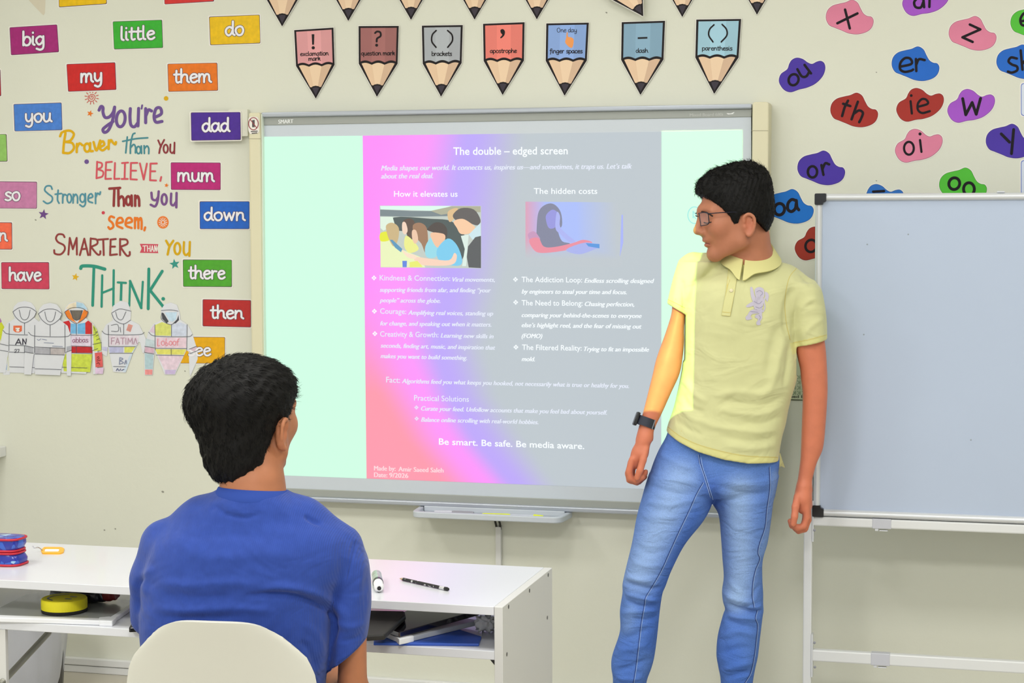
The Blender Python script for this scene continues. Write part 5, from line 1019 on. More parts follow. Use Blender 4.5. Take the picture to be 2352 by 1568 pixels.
            Q[~flip] = Q[~flip][:, ::-1]; F.append(Q)
        return V, np.concatenate(F)
def normals(V, F):
    n = np.cross(V[F[:, 2]] - V[F[:, 0]], V[F[:, 3]] - V[F[:, 1]]); N = np.zeros_like(V)
    for k in range(4): np.add.at(N, F[:, k], n)
    return N / (np.linalg.norm(N, axis=1)[:, None] + 1e-12)
def relax(V, F, it=2, lam=.5):
    E = np.concatenate([F[:, [0, 1]], F[:, [1, 2]], F[:, [2, 3]], F[:, [3, 0]]])
    for _ in range(it):
        a = np.zeros_like(V); c = np.zeros(len(V)); np.add.at(a, E[:, 0], V[E[:, 1]]); np.add.at(c, E[:, 0], 1); np.add.at(a, E[:, 1], V[E[:, 0]]); np.add.at(c, E[:, 1], 1)
        V = V + lam * (a / c[:, None] - V)
    return V
def line_dist(P, pts):
    """distance and run parameter of pixels P to a polyline"""
    best = np.full(len(P), 1e9); run = np.zeros(len(P)); pts = smooth(np.asarray(pts, float), 4); seg = np.linalg.norm(np.diff(pts, axis=0), axis=1); tot = seg.sum(); s0 = 0
    for i in range(len(pts) - 1):
        a, v = pts[i], pts[i + 1] - pts[i]; t = np.clip(((P - a) @ v) / (v @ v + 1e-9), 0, 1); d = np.linalg.norm(P - a - t[:, None] * v, axis=1); m = d < best
        best[m] = d[m]; run[m] = (s0 + t[m] * seg[i]) / tot; s0 += seg[i]
    return best, run
def folds(Wv, F, lst, view=True):
    """press cloth folds into a garment: (pixels, height mm, half width px); negative = crease"""
    N = normals(Wv, F); P = to_px(Wv); face = np.clip(-(N @ CF) * 1.6, 0, 1); D = np.zeros(len(Wv))
    for pts, amp, sg in lst:
        pts = np.asarray(pts, float); lo, hi = pts.min(0) - 3 * sg, pts.max(0) + 3 * sg
        m = np.all((P > lo) & (P < hi), 1) & (face > 0)
        if not m.any(): continue
        d, r = line_dist(P[m], pts); D[m] += amp * .001 * np.exp(-(d / sg) ** 2) * np.clip(np.minimum(r, 1 - r) * 5, 0, 1) ** .7
    return Wv + N * (D * face)[:, None]
def skin_obj(name, Wv, F, m, parent=None, col=None, label=None):
    o = mk(name, Wv, F, m, parent, smooth=True)
    if col is not None:
        a = o.data.color_attributes.new('tint', 'FLOAT_COLOR', 'POINT'); a.data.foreach_set('color', np.concatenate([col, np.ones((len(col), 1))], 1).astype(np.float32).ravel())
    if label: o['label'] = label
    return o
def bvh(o):
    off = Vector(root_loc(o)); return BVHTree.FromPolygons([v.co + off for v in o.data.vertices], [tuple(p.vertices) for p in o.data.polygons])
def onto(tree, lift=.0008, fallback=None):
    def f(px, py):
        d = Vector(ray(px, py)).normalized(); h = tree.ray_cast(Vector(CPOS), d)
        if h[0] is None:
            h = tree.find_nearest(Vector(CPOS) + d * (fallback or 4.9)); return np.array(h[0]) - np.array(d) * lift
        return np.array(h[0]) - np.array(d) * lift
    return f
def dense(poly, step=2.2):
    """triangulated fill of a pixel polygon as small pieces so that it can lie on a curved surface"""
    from mathutils.geometry import delaunay_2d_cdt
    q = np.asarray(poly, float); B = []
    for i in range(len(q)):
        a, b = q[i], q[(i + 1) % len(q)]; n = max(1, int(np.linalg.norm(b - a) / step)); B += [a + (b - a) * k / n for k in range(n)]
    lo, hi = q.min(0), q.max(0); G = [np.array([x, y]) for x in np.arange(lo[0], hi[0], step) for y in np.arange(lo[1], hi[1], step)]
    pts = [Vector(p) for p in B + G]; ne = len(B)
    r = delaunay_2d_cdt(pts, [(i, (i + 1) % ne) for i in range(ne)], [], 1, 1e-4)
    return np.array([tuple(v) for v in r[0]]), [tuple(f) for f in r[2]]
def patch(name, polys, wrap, m, parent, step=2.2):
    mb = MB()
    for p in polys:
        V, F = dense(p, step); mb.add([wrap(a, b) for a, b in V], F)
    o = mb.build(name, m, parent, smooth=True); bm = bmesh.new(); bm.from_mesh(o.data); fw = Vector(CF)
    fl = [f for f in bm.faces if f.normal.dot(fw) > 0]
    if fl: bmesh.ops.reverse_faces(bm, faces=fl)
    bm.to_mesh(o.data); bm.free(); return o
def seam(name, strokes, tree, m, parent, wd, lift=.0006):
    return ink(name, [np.asarray(smooth(s, 8)) for s in strokes], 0, m, parent, wd, wrap=onto(tree, lift))
# materials of people
def tint_mat(name, rough=.55, spec=.3, bump=None, wave=None, sss=0., noise=None, sheen=0., crumple=None):
    m = bpy.data.materials.new(name); m.use_nodes = True; nt = m.node_tree; b = nt.nodes['Principled BSDF']; L = nt.links
    b.inputs['Roughness'].default_value = rough; b.inputs['Specular IOR Level'].default_value = spec; b.inputs['Sheen Weight'].default_value = sheen
    at = nt.nodes.new('ShaderNodeVertexColor'); at.layer_name = 'tint'; col = at.outputs['Color']; tc = nt.nodes.new('ShaderNodeTexCoord')
    if noise:
        n = nt.nodes.new('ShaderNodeTexNoise'); n.inputs['Scale'].default_value = noise[0]; n.inputs['Detail'].default_value = 5; L.new(tc.outputs['Object'], n.inputs['Vector'])
        mr = nt.nodes.new('ShaderNodeMapRange'); mr.inputs['From Min'].default_value = .3; mr.inputs['From Max'].default_value = .7; mr.inputs['To Min'].default_value = 1 - noise[1]; mr.inputs['To Max'].default_value = 1 + noise[1]; L.new(n.outputs['Fac'], mr.inputs['Value'])
        mx = nt.nodes.new('ShaderNodeMix'); mx.data_type = 'RGBA'; mx.blend_type = 'MULTIPLY'; mx.inputs[0].default_value = 1; L.new(col, mx.inputs[6]); L.new(mr.outputs['Result'], mx.inputs[7]); col = mx.outputs[2]
    L.new(col, b.inputs['Base Color'])
    if sss: b.inputs['Subsurface Weight'].default_value = sss; b.inputs['Subsurface Radius'].default_value = (.012, .004, .002); b.inputs['Subsurface Scale'].default_value = .6
    if bump or wave:
        if wave:
            t = nt.nodes.new('ShaderNodeTexWave'); t.wave_type = 'BANDS'; t.bands_direction = 'X'; t.inputs['Scale'].default_value = wave[0]; t.inputs['Distortion'].default_value = .6; t.inputs['Detail'].default_value = 1; s_, d_ = wave[1:]
        else:
            t = nt.nodes.new('ShaderNodeTexNoise'); t.inputs['Scale'].default_value = bump[0]; t.inputs['Detail'].default_value = 4; s_, d_ = bump[1:]
        L.new(tc.outputs['Object'], t.inputs['Vector']); bp = nt.nodes.new('ShaderNodeBump'); bp.inputs['Strength'].default_value = s_; bp.inputs['Distance'].default_value = d_
        L.new(t.outputs['Fac'] if 'Fac' in t.outputs else t.outputs[0], bp.inputs['Height']); L.new(bp.outputs['Normal'], b.inputs['Normal'])
        if crumple:     # soft irregular creasing of worn cloth
            t2 = nt.nodes.new('ShaderNodeTexNoise'); t2.inputs['Scale'].default_value = crumple[0]; t2.inputs['Detail'].default_value = 2.2; t2.inputs['Distortion'].default_value = 1.2; mp = nt.nodes.new('ShaderNodeMapping'); mp.inputs['Scale'].default_value = (1, 1, crumple[2])
            L.new(tc.outputs['Object'], mp.inputs['Vector']); L.new(mp.outputs['Vector'], t2.inputs['Vector']); b2 = nt.nodes.new('ShaderNodeBump'); b2.inputs['Strength'].default_value = .6; b2.inputs['Distance'].default_value = crumple[1]
            L.new(t2.outputs['Fac'], b2.inputs['Height']); L.new(b2.outputs['Normal'], bp.inputs['Normal'])
    MATS[name] = m; return m
M_skin = tint_mat('skin', .5, .35, bump=(260, .12, .0006), sss=.03, noise=(35, .05))
M_pique = tint_mat('yellow pique cotton', .85, .15, bump=(900, .25, .0006), noise=(16, .03), sheen=.2, crumple=(9, .012, 1.6))
M_denim = tint_mat('washed blue denim', .85, .15, bump=(700, .35, .0008), noise=(420, .13), crumple=(12, .012, 2.2))
M_rib = tint_mat('blue ribbed cotton', .85, .15, wave=(95, .35, .0012), noise=(60, .06), sheen=.15, crumple=(8, .012, 1.8))
M_hair = mat('black hair', (9, 8, 8), .6, .2, noise=(180, .5)); M_hair2 = mat('black hair strands', (9, 8, 8), .5, .25)
M_dark = mat('dark brown brow', (52, 36, 30), .8)

def head_frame(O, yaw, pitch, roll=0.):
    """head axes in (u, w, z): forward, his left, up; yaw is the heading of the face"""
    f = np.array([math.cos(yaw) * math.cos(pitch), math.sin(yaw) * math.cos(pitch), math.sin(pitch)])
    l = np.array([-math.sin(yaw), math.cos(yaw), 0]); u = np.cross(f, l)
    l, u = l * math.cos(roll) + u * math.sin(roll), u * math.cos(roll) - l * math.sin(roll)
    R = np.stack([f, l, u]); return (lambda p: O + np.asarray(p, float) @ R), R
def sculpt_head(Fd, H, R, side=0):
    e = lambda c, r, k=.01, sub=False: Fd.ell(H(c), r, R, k, sub)
    cn = lambda a, b, r0, r1, k=.01: Fd.cone(H(a), H(b), r0, r1, k)
    e((.004, 0, .062), (.094, .073, .083)); e((.052, 0, .006), (.054, .059, .068), .03)
    for s in (1, -1):
        cn((.022, .046 * s, -.040), (.082, .014 * s, -.060), .017, .014, .03); e((.072, .040 * s, .014), (.024, .020, .022), None or .02)
        cn((.02, .05 * s, -.03), (.01, .058 * s, .02), .014, .012, .03)
    e((.090, 0, -.062), (.016, .019, .015), .02)
    for s in (1, -1): cn((.098, .004 * s, .060), (.084, .046 * s, .056), .010, .008, .02)
    for s in (1, -1): e((.110, .033 * s, .043), (.018, .019, .013), .02, True)
    for s in (1, -1): e((.083, .033 * s, .042), (.0135, .016, .0125), .006)
    cn((.101, 0, .052), (.1215, 0, .012), .0085, .0105, .012); cn((.1215, 0, .010), (.112, 0, .001), .0095, .007, .008)
    for s in (1, -1): e((.110, .012 * s, .004), (.011, .0085, .008), .006)
    e((.098, 0, -.014), (.012, .026, .014), .012)
    e((.1045, 0, -.0195), (.0085, .021, .0058), .005); e((.1025, 0, -.0325), (.0085, .018, .0062), .005)
    e((.1125, 0, -.0258), (.007, .024, .0016), .003, True)
    for s in (1, -1):   # ears
        e((-.002, .074 * s, .002), (.0175, .0075, .0295), .008)
        e((.003, .0825 * s, .002), (.009, .006, .0165), .006, True)
        pts = [(.010, .079, .012), (.008, .081, .026), (-.004, .0835, .0315), (-.0155, .085, .022), (-.0165, .084, .004), (-.008, .081, -.015), (.002, .078, -.0255), (.007, .076, -.022)]
        q = smooth([(a, b * s, c) for a, b, c in pts], 3)
        for i in range(len(q) - 1): cn(q[i], q[i + 1], .0036, .0036, .004)
        e((.010, .077 * s, .0), (.004, .004, .006), .004)
def hair_cap(Fd, H, R, parts, zb, amp=.004, seed=1):
    for c, r in parts: Fd.ell(H(c), r, R, .03)
    O = H((0, 0, 0)); bx, bz = np.array(zb).T
    def cl(X, Y, Z):
        dx, dy, dz = X - O[0], Y - O[1], Z - O[2]; x = R[0, 0] * dx + R[0, 1] * dy + R[0, 2] * dz; z = R[2, 0] * dx + R[2, 1] * dy + R[2, 2] * dz
        return np.interp(x, bx, bz) - z
    Fd.clip(cl)
def strands(name, Wv, F, flow, m, parent, n, length, rad, lift, seedv, jit=.35):
    rg = np.random.default_rng(seedv); Nn = normals(Wv, F); c = Wv[F].mean(1); ar = np.linalg.norm(np.cross(Wv[F[:, 2]] - Wv[F[:, 0]], Wv[F[:, 3]] - Wv[F[:, 1]]), axis=1)
    pick = rg.choice(len(F), n, p=ar / ar.sum()); P = c[pick]; N = Nn[F[pick, 0]]; D = flow(P, N) + rg.normal(0, jit, (n, 3)); D -= N * np.sum(D * N, 1)[:, None]; D /= np.linalg.norm(D, axis=1)[:, None] + 1e-9
    S = np.cross(D, N); Ln = rg.uniform(.6, 1.3, n) * (length(P) if callable(length) else length); LF = rg.uniform(.3, 1.0, n) * lift; V = []; k4 = 5
    for k in range(k4):
        t = k / (k4 - 1); ctr = P - N * .0012 + D * (Ln * t)[:, None] + N * ((LF * math.sin(math.pi * min(1, t * .75))) - .35 * Ln ** 2 * t * t * 9)[:, None]; r = rad * (1 - .85 * t)
        for a in range(3):
            q = 2 * math.pi * a / 3; V.append(ctr + (S * math.cos(q) + N * math.sin(q)) * r)
    V = np.stack(V, 1).reshape(-1, 3); b = (np.arange(n) * k4 * 3)[:, None]; Fs = []
    for k in range(k4 - 1):
        for a in range(3): Fs.append(b + np.array([[k * 3 + a, k * 3 + (a + 1) % 3, (k + 1) * 3 + (a + 1) % 3, (k + 1) * 3 + a]]))
    return mk(name, V, np.concatenate(Fs), m, parent, smooth=True)
def finger(Fd, pts, r, k=.0035): Fd.chain([np.asarray(p, float) for p in pts], np.linspace(r, r * .82, len(pts)), k)

# ================================================================== the standing boy
W0 = 4.98
S = lambda x, y, dw=0.: uw(x, y, W0 + dw)
pw = to_world([S(1560, 1700)])[0]
boy = empty('person', (to_world([S(1570, 1000)])[0][0], to_world([S(1570, 1000)])[0][1], 0), 'boy standing by the screen in a pale yellow polo and blue jeans, glasses, looking left', 'person')
O1 = S(1704, 518, -.04); H1, R1 = head_frame(O1, math.pi + math.radians(6), math.radians(-11), 0.)
ua, ub = S(1380, 700)[0], S(1930, 700)[0]
gx = axis([(ua, ub, .0034)]); gy = axis([(W0 - .16, W0 + .17, .0034)])
gz = axis([(-.01, .60, .009), (.60, .79, .0032), (.79, 1.36, .006), (1.36, 1.70, .0026)])
B1 = Field(gx, gy, gz); sculpt_head(B1, H1, R1)
B1.chain([S(1722, 545, -.03), S(1726, 600, -.01), S(1730, 650)], [.054, .057, .07], .02)       # neck
B1.rows([(685, 1625, 1785), (760, 1605, 1790), (850, 1600, 1795), (1000, 1555, 1770), (1130, 1500, 1765)], W0, [.05, .07, .075, .08, .085], .03)
B1.chain([S(1602, 640), S(1722, 640), S(1840, 700)], [.024, .034, .024], .02)
# upper arms and forearms, measured rows
RA = [(640, 1562, 1600), (690, 1546, 1580), (722, 1542, 1573), (761, 1530, 1571), (786, 1521, 1571), (826, 1507, 1567), (860, 1499, 1560), (900, 1489, 1542), (947, 1477, 1521), (985, 1466, 1503), (1010, 1461, 1499)]
B1.rows(RA, [W0 + .0, W0, W0, W0, W0, W0 - .005, W0 - .01, W0 - .015, W0 - .02, W0 - .025, W0 - .03], [.026, .030, .032, .034, .036, .036, .033, .028, .024, .022, .02], .012)
LA = [(700, 1836, 1876), (785, 1827, 1894), (847, 1838, 1899), (870, 1840, 1900), (908, 1844, 1900), (972, 1842, 1896), (1028, 1840, 1890), (1062, 1838, 1876), (1098, 1833, 1866), (1125, 1829, 1864)]
B1.rows(LA, W0 - .02, [.026, .036, .036, .036, .034, .031, .028, .024, .021, .02], .012)
# right hand: curled, thumb towards the viewer
hw = -.035
B1.chain([S(1482, 1005, hw), S(1470, 1040, hw), S(1458, 1062, hw)], [.0185, .021, .018], .012)
B1.chain([S(1478, 1010, hw + .02), S(1470, 1050, hw + .025)], [.016, .018], .012)
for i, (dx, dy, dw) in enumerate(((0, 0, -.014), (-2, 5, .004), (1, 7, .021), (6, 3, .037))):
    finger(B1, [S(1452 + dx, 1056 + dy, hw + dw), S(1445 + dx, 1082 + dy, hw + dw), S(1448 + dx, 1098 + dy * .8, hw + dw), S(1462 + dx, 1104 + dy * .5, hw + dw), S(1476 + dx, 1096 + dy * .4 - i, hw + dw + .002)], .0100 - .0004 * i)
finger(B1, [S(1483, 1030, hw - .012), S(1477, 1056, hw - .030), S(1470, 1080, hw - .036), S(1463, 1098, hw - .034)], .0106)
B1.cone(S(1483, 1083, hw + .01), S(1479, 1094, hw + .012), .0075, .007, .003)
# left hand
hv = -.03
B1.chain([S(1846, 1120, hv), S(1844, 1145, hv), S(1846, 1165, hv)], [.019, .0225, .019], .012)
B1.chain([S(1852, 1125, hv + .02), S(1852, 1160, hv + .025)], [.015, .017], .012)
for i, (dx, dy, dw) in enumerate(((0, 0, -.012), (3, 5, .006), (2, 7, .023), (-3, 3, .039))):
    finger(B1, [S(1852 + dx, 1158 + dy, hv + dw), S(1853 + dx, 1188 + dy, hv + dw), S(1846 + dx, 1208 + dy, hv + dw), S(1832 + dx, 1212 + dy, hv + dw), S(1820 + dx, 1204 + dy - i, hv + dw)], .0102 - .0004 * i)
finger(B1, [S(1832, 1140, hv - .012), S(1827, 1164, hv - .028), S(1825, 1186, hv - .034), S(1822, 1203, hv - .032)], .0108)
B1.cone(S(1815, 1196, hv + .004), S(1818, 1208, hv + .004), .0075, .007, .003)
# legs and feet under the jeans
B1.rows([(1100, 1500, 1640), (1190, 1480, 1600), (1360, 1442, 1512), (1500, 1420, 1490), (1700, 1408, 1458), (1760, 1405, 1455)], W0 - .03, [.07, .065, .05, .048, .035, .034], .02)
B1.rows([(1100, 1630, 1765), (1190, 1665, 1755), (1360, 1668, 1740), (1500, 1662, 1728), (1700, 1668, 1716), (1760, 1666, 1714)], W0 + .01, [.07, .065, .05, .048, .035, .034], .02)
for cx, dw in ((1430, -.03), (1690, .01)):
    g0 = S(cx, 1740, dw); g0[2] = .05; g1 = S(cx - 45, 1740, dw - .13); g1[2] = .035; B1.cone(g0, g1, .038, .03, .02)
V, F = B1.mesh(); V = relax(V, F, 1, .4); Wv = to_world(V)
P = to_px(Wv); base = np.array(lin((178, 116, 88))); col = np.tile(base, (len(V), 1))
Lc = (V - O1) @ R1.T
def spot(c, r, rgb, a):
    d = np.linalg.norm((Lc - np.asarray(c)) / np.asarray(r), axis=1); k = np.clip(1.25 - d, 0, 1)[:, None] * a; col[:] = col * (1 - k) + np.array(lin(rgb)) * k
spot((.106, 0, -.026), (.014, .024, .012), (168, 92, 84), .75); spot((.115, 0, -.008), (.012, .026, .006), (120, 84, 70), .45)
spot((.08, .05, .01), (.03, .02, .02), (190, 116, 90), .3); spot((0, .08, 0), (.02, .012, .03), (206, 118, 92), .5)
spot((.085, 0, -.06), (.03, .04, .02), (150, 104, 82), .25)
ak = np.clip((.75 - np.abs(V[:, 2] - 1.0)) * 4, 0, 1) * (V[:, 2] < 1.3); col = col * (1 - .6 * ak[:, None]) + np.array(lin((208, 117, 89))) * (.7 * ak[:, None])
body1 = skin_obj('body', Wv, F, M_skin, boy, col); T1 = bvh(body1)

# hair
Hf = Field(axis([(S(1585, 500)[0], S(1790, 500)[0], .0026)]), axis([(W0 - .13, W0 + .13, .0026)]), axis([(1.44, 1.70, .0026)]))
hair_cap(Hf, H1, R1, [((.000, 0, .074), (.097, .077, .082)), ((.008, 0, .106), (.088, .068, .054)), ((.044, 0, .116), (.052, .055, .034)), ((-.035, 0, .110), (.058, .066, .052)), ((-.03, 0, .03), (.060, .072, .070)), ((.004, 0, .045), (.074, .080, .085))],
         [(-.12, -.02), (-.085, -.03), (-.06, -.036), (-.045, -.012), (-.030, .006), (-.012, .026), (.008, .036), (.018, .030), (.024, .012), (.036, .012), (.044, .036), (.060, .062), (.077, .082), (.096, .103), (.12, .118)])
V, F = Hf.mesh(); V = relax(V, F, 1); N_ = normals(V, F); L_ = (V - O1) @ R1.T
top = np.clip((L_[:, 2] - .09) / .05, 0, 1)
wv = np.sin(L_[:, 0] * 190 + 3 * np.sin(L_[:, 1] * 90)) * np.sin(L_[:, 1] * 150 + 2 * np.sin(L_[:, 0] * 70)) + .6 * np.sin(L_[:, 0] * 410 + L_[:, 1] * 230 + L_[:, 2] * 300)
V = V + N_ * (wv * (.0006 + .0022 * top))[:, None]; Wh = to_world(V)
hair1 = mk('hair', Wh, F, M_hair, boy, smooth=True)
Ax = np.stack([R1[i][0] * RH + R1[i][1] * FH + R1[i][2] * np.array([0, 0, 1.]) for i in range(3)])
Ow = to_world([O1])[0]
def flow1(P, N):
    l = (P - Ow) @ Ax.T; t = np.clip((l[:, 2] - .085) / .04, 0, 1)[:, None]
    return t * (Ax[0] * .9 + Ax[2] * .5 + Ax[1] * .25) + (1 - t) * (-Ax[2] * 1.0 - Ax[0] * .35)
strands('hair_strands', Wh, F, flow1, M_hair2, hair1, 6000, lambda P: .006 + .010 * np.clip(((P - Ow) @ Ax[2] - .07) / .06, 0, 1), .0007, .003, 3, .3)
# brow, lashes, glasses
wr = onto(T1, .0007, 4.9)
ink('eyebrow', [[(1612, 486), (1618, 487), (1627, 490.5), (1636, 496)]], 0, M_dark, body1, 3.6, wrap=wr)
ink('eyelashes', [[(1617, 511), (1624, 512.5), (1633, 510)]], 0, mat('dark lash line', (34, 24, 22), .7), body1, 2.6, wrap=wr)
ink('mouth_line', [[(1621, 558), (1625, 559), (1630, 560.5)]], 0, mat('mouth line', (108, 56, 50), .7), body1, 1.8, wrap=wr)
Hw = lambda p: to_world([H1(p)])[0]
M_gf = mat('dark metal spectacle frame', (30, 32, 48), .25, .5, .5)
gl = empty('glasses', Hw((.112, 0, .044)), 'thin dark framed glasses worn by the standing boy', 'glasses')
for s in (1, -1):
    C_ = [(.1155 - .014 * (abs(a + .01) / .03) ** 1.5, (.034 + a) * s, .040 + b) for a, b in rounded([(-.024, .016), (.026, .018), (.024, -.016), (-.019, -.018)], .009, 5)]
    mb = MB(); mb.tube([Hw(p) for p in C_], .0012, 8, closed=True); mb.build('rim', M_gf, gl, smooth=True)
    mk('lens', [Hw(p) for p in C_], [tuple(range(len(C_)))], mat('clear lens', (235, 242, 250), .03, .5, alpha=.10), gl)
    MB().tube([Hw(p) for p in smooth([(.0985, .061 * s, .052), (.094, .068 * s, .052), (.06, .0765 * s, .048), (.012, .0815 * s, .040), (-.006, .0835 * s, .033), (-.016, .083 * s, .018)], 5)], .0013, 8).build('temple', M_gf, gl, smooth=True)
MB().tube([Hw(p) for p in smooth([(.1150, .010, .048), (.1190, 0, .051), (.1150, -.010, .048)], 5)], .0012, 8).build('bridge', M_gf, gl, smooth=True)

# polo shirt
SH = Field(axis([(ua, ub, .0034)]), axis([(W0 - .17, W0 + .18, .0036)]), axis([(.78, 1.46, .0034)]))
SH.rows([(600, 1690, 1758), (616, 1662, 1800), (634, 1622, 1828), (655, 1582, 1838), (700, 1575, 1822), (760, 1572, 1818), (830, 1569, 1830), (870, 1563, 1828), (908, 1555, 1817), (940, 1547, 1809), (972, 1536, 1803), (1000, 1529, 1795), (1040, 1522, 1788), (1075, 1520, 1786), (1100, 1520, 1786)],
        W0, [.045, .060, .078, .094, .108, .112, .110, .110, .110, .110, .112, .115, .118, .120, .120], .03, 2.5)
SH.chain([S(1594, 612, .025), S(1650, 622, .025), S(1735, 630, .01), S(1800, 650), S(1846, 672)], [.040, .044, .050, .046, .042], .03)
SH.rows([(600, 1560, 1650), (625, 1550, 1628), (651, 1543, 1608), (680, 1536, 1594), (710, 1530, 1578), (735, 1528, 1572)], W0, [.045, .052, .056, .056, .053, .052], .02, 2.1)
SH.rows([(650, 1795, 1870), (670, 1806, 1887), (725, 1815, 1897), (781, 1822, 1899), (815, 1824, 1899)], W0 - .015, [.05, .058, .061, .060, .058], .018, 2.1)
hx = np.array([S(x, y, -.1) for x, y in ((1500, 960), (1529, 995), (1560, 1017), (1602, 1037), (1661, 1054), (1717, 1063.5), (1784, 1066), (1810, 1067))])
SH.clip(lambda X, Y, Z: np.where((X > S(1524, 900)[0]) & (X < S(1822, 900)[0]), np.interp(X, hx[:, 0], hx[:, 2]) - Z, -.05) + 0 * Y)
a, b = S(1532, 697, -.05), S(1572, 721, -.05); sl_ = (b[2] - a[2]) / (b[0] - a[0])
SH.clip(lambda X, Y, Z: np.where(X < S(1573, 715)[0], np.where(Z > S(1550, 830)[2], a[2] + (X - a[0]) * sl_ - Z, -.05), -.05) + 0 * Y)
c_, d_ = S(1823, 799, -.05), S(1899, 781, -.05); sr_ = (d_[2] - c_[2]) / (d_[0] - c_[0]); dv_ = S(1826, 800)[0]
SH.clip(lambda X, Y, Z: np.where(X > dv_, np.where(Z > S(1850, 860)[2], c_[2] + (X - c_[0]) * sr_ - Z, -.05), -.05) + 0 * Y)
ncx = S(1722, 585)
SH.put(lambda X, Y, Z: np.sqrt(((X - ncx[0]) / .055) ** 2 + ((Y - W0 - .006) / .056) ** 2) * .055 - .055 + 0 * Z, (ncx[0] - .06, W0 - .06, 1.38), (ncx[0] + .06, W0 + .07, 1.47), .01, True)
V, F = SH.mesh(); V = relax(V, F, 2); Wv = to_world(V)
FO = [([(1822, 660), (1808, 690), (1802, 730), (1806, 770)], -4, 7), ([(1832, 665), (1822, 700), (1816, 740), (1822, 780)], 3, 7), ([(1880, 680), (1852, 700), (1834, 740), (1822, 775)], 3.5, 8), ([(1872, 690), (1846, 712), (1830, 756)], -3, 6), ([(1892, 730), (1862, 750), (1840, 780)], 2.5, 7),
      ([(1790, 745), (1772, 800), (1760, 870)], -2.5, 10), ([(1805, 760), (1790, 820), (1775, 880), (1740, 915)], 3.5, 9), ([(1815, 780), (1808, 840), (1800, 890)], -3.5, 6), ([(1800, 885), (1750, 905), (1690, 900), (1640, 910)], 3, 9), ([(1805, 905), (1760, 928), (1700, 925), (1660, 918)], -2.5, 7),
      ([(1800, 930), (1750, 950), (1690, 948), (1640, 935)], 3, 8), ([(1795, 955), (1750, 972), (1700, 968)], -2.5, 7), ([(1790, 985), (1740, 992), (1680, 985), (1610, 975)], 3, 8), ([(1780, 1008), (1720, 1012), (1650, 1000)], -2, 7), ([(1785, 1020), (1730, 1030), (1660, 1022)], 2.5, 8),
      ([(1578, 760), (1590, 820), (1600, 880)], 2, 10), ([(1572, 870), (1590, 900), (1625, 925)], 3, 8), ([(1565, 900), (1580, 930), (1620, 950)], -2.5, 7), ([(1560, 930), (1590, 960), (1640, 975)], 2.5, 8), ([(1550, 960), (1580, 985), (1620, 1000)], -2, 7),
      ([(1566, 640), (1570, 680), (1573, 720)], -4, 6), ([(1556, 620), (1552, 660), (1545, 700)], 2.5, 7), ([(1600, 600), (1590, 640), (1578, 690)], 2.5, 8), ([(1680, 640), (1690, 700), (1700, 760)], 1.5, 12), ([(1620, 690), (1640, 760), (1650, 830)], -1.5, 14), ([(1760, 650), (1745, 710), (1740, 790)], -1.5, 14), ([(1830, 618), (1850, 640), (1866, 660)], -2, 5)]
Wv = folds(Wv, F, [(a, b * 1.5, c) for a, b, c in FO])
N_ = normals(Wv, F); P = to_px(Wv)
hem = np.interp(P[:, 0], [1529, 1560, 1602, 1661, 1717, 1784], [995, 1017, 1037, 1054, 1063.5, 1066])
col = np.tile(np.array(lin((206, 206, 155))), (len(V), 1))
band = (P[:, 1] > hem - 17) & (P[:, 0] > 1524) & (P[:, 0] < 1792) & (P[:, 1] > 970)
col[band] = np.array(lin((214, 210, 144)))
for q0, q1, wd in (((1532, 697), (1572, 721), 9), ((1823, 799), (1899, 781), 13)):
    q0, q1 = np.array(q0, float), np.array(q1, float); t = (q1 - q0) / np.linalg.norm(q1 - q0); nn = np.array([-t[1], t[0]]); rel = P - q0
    m = (np.abs(rel @ nn) < wd) & (rel @ t > -6) & (rel @ t < np.linalg.norm(q1 - q0) + 6); col[m] = np.array(lin((212, 209, 142)))
shirt = skin_obj('polo_shirt', Wv, F, M_pique, boy, col); TS = bvh(shirt)
M_stitch = mat('yellow seam stitch', (206, 192, 116), .9); M_plk = mat('pale yellow placket', (209, 207, 150), .85, .15, bump=(900, .25, .0006))
seam('seam_stitch', [[(1530, 977), (1560, 1000), (1602, 1020), (1661, 1037), (1717, 1047), (1786, 1050)], [(1822, 787), (1858, 780), (1898, 769)], [(1531, 686), (1552, 696), (1573, 707)], [(1829, 616), (1812, 640), (1803, 690), (1806, 740), (1815, 780)]], TS, M_stitch, shirt, 1.5)
pk = patch('placket', [[(1673, 612), (1696, 616), (1688, 668), (1677, 726), (1657, 724), (1667, 668)]], onto(TS, .0022), M_plk, shirt)
seam('placket_edge', [[(1673, 614), (1667, 668), (1657, 724)], [(1657, 724), (1677, 726)], [(1696, 618), (1688, 668), (1677, 726)], [(1659, 716), (1678, 718)]], bvh(pk), M_stitch, shirt, 1.3)
for x, y in ((1688, 620), (1679.6, 667)):
    p = onto(TS, .003)(x, y); MB().lathe([(.0045, 0), (.0052, .0012), (.0045, .0022), (.002, .0018)], p, -CF, 16).build('button', mat('pearl button', (226, 216, 180), .25), shirt, smooth=True)
f8 = lambda p: (1400 + p[0] / 2.8, 340 + p[1] / 2.8)
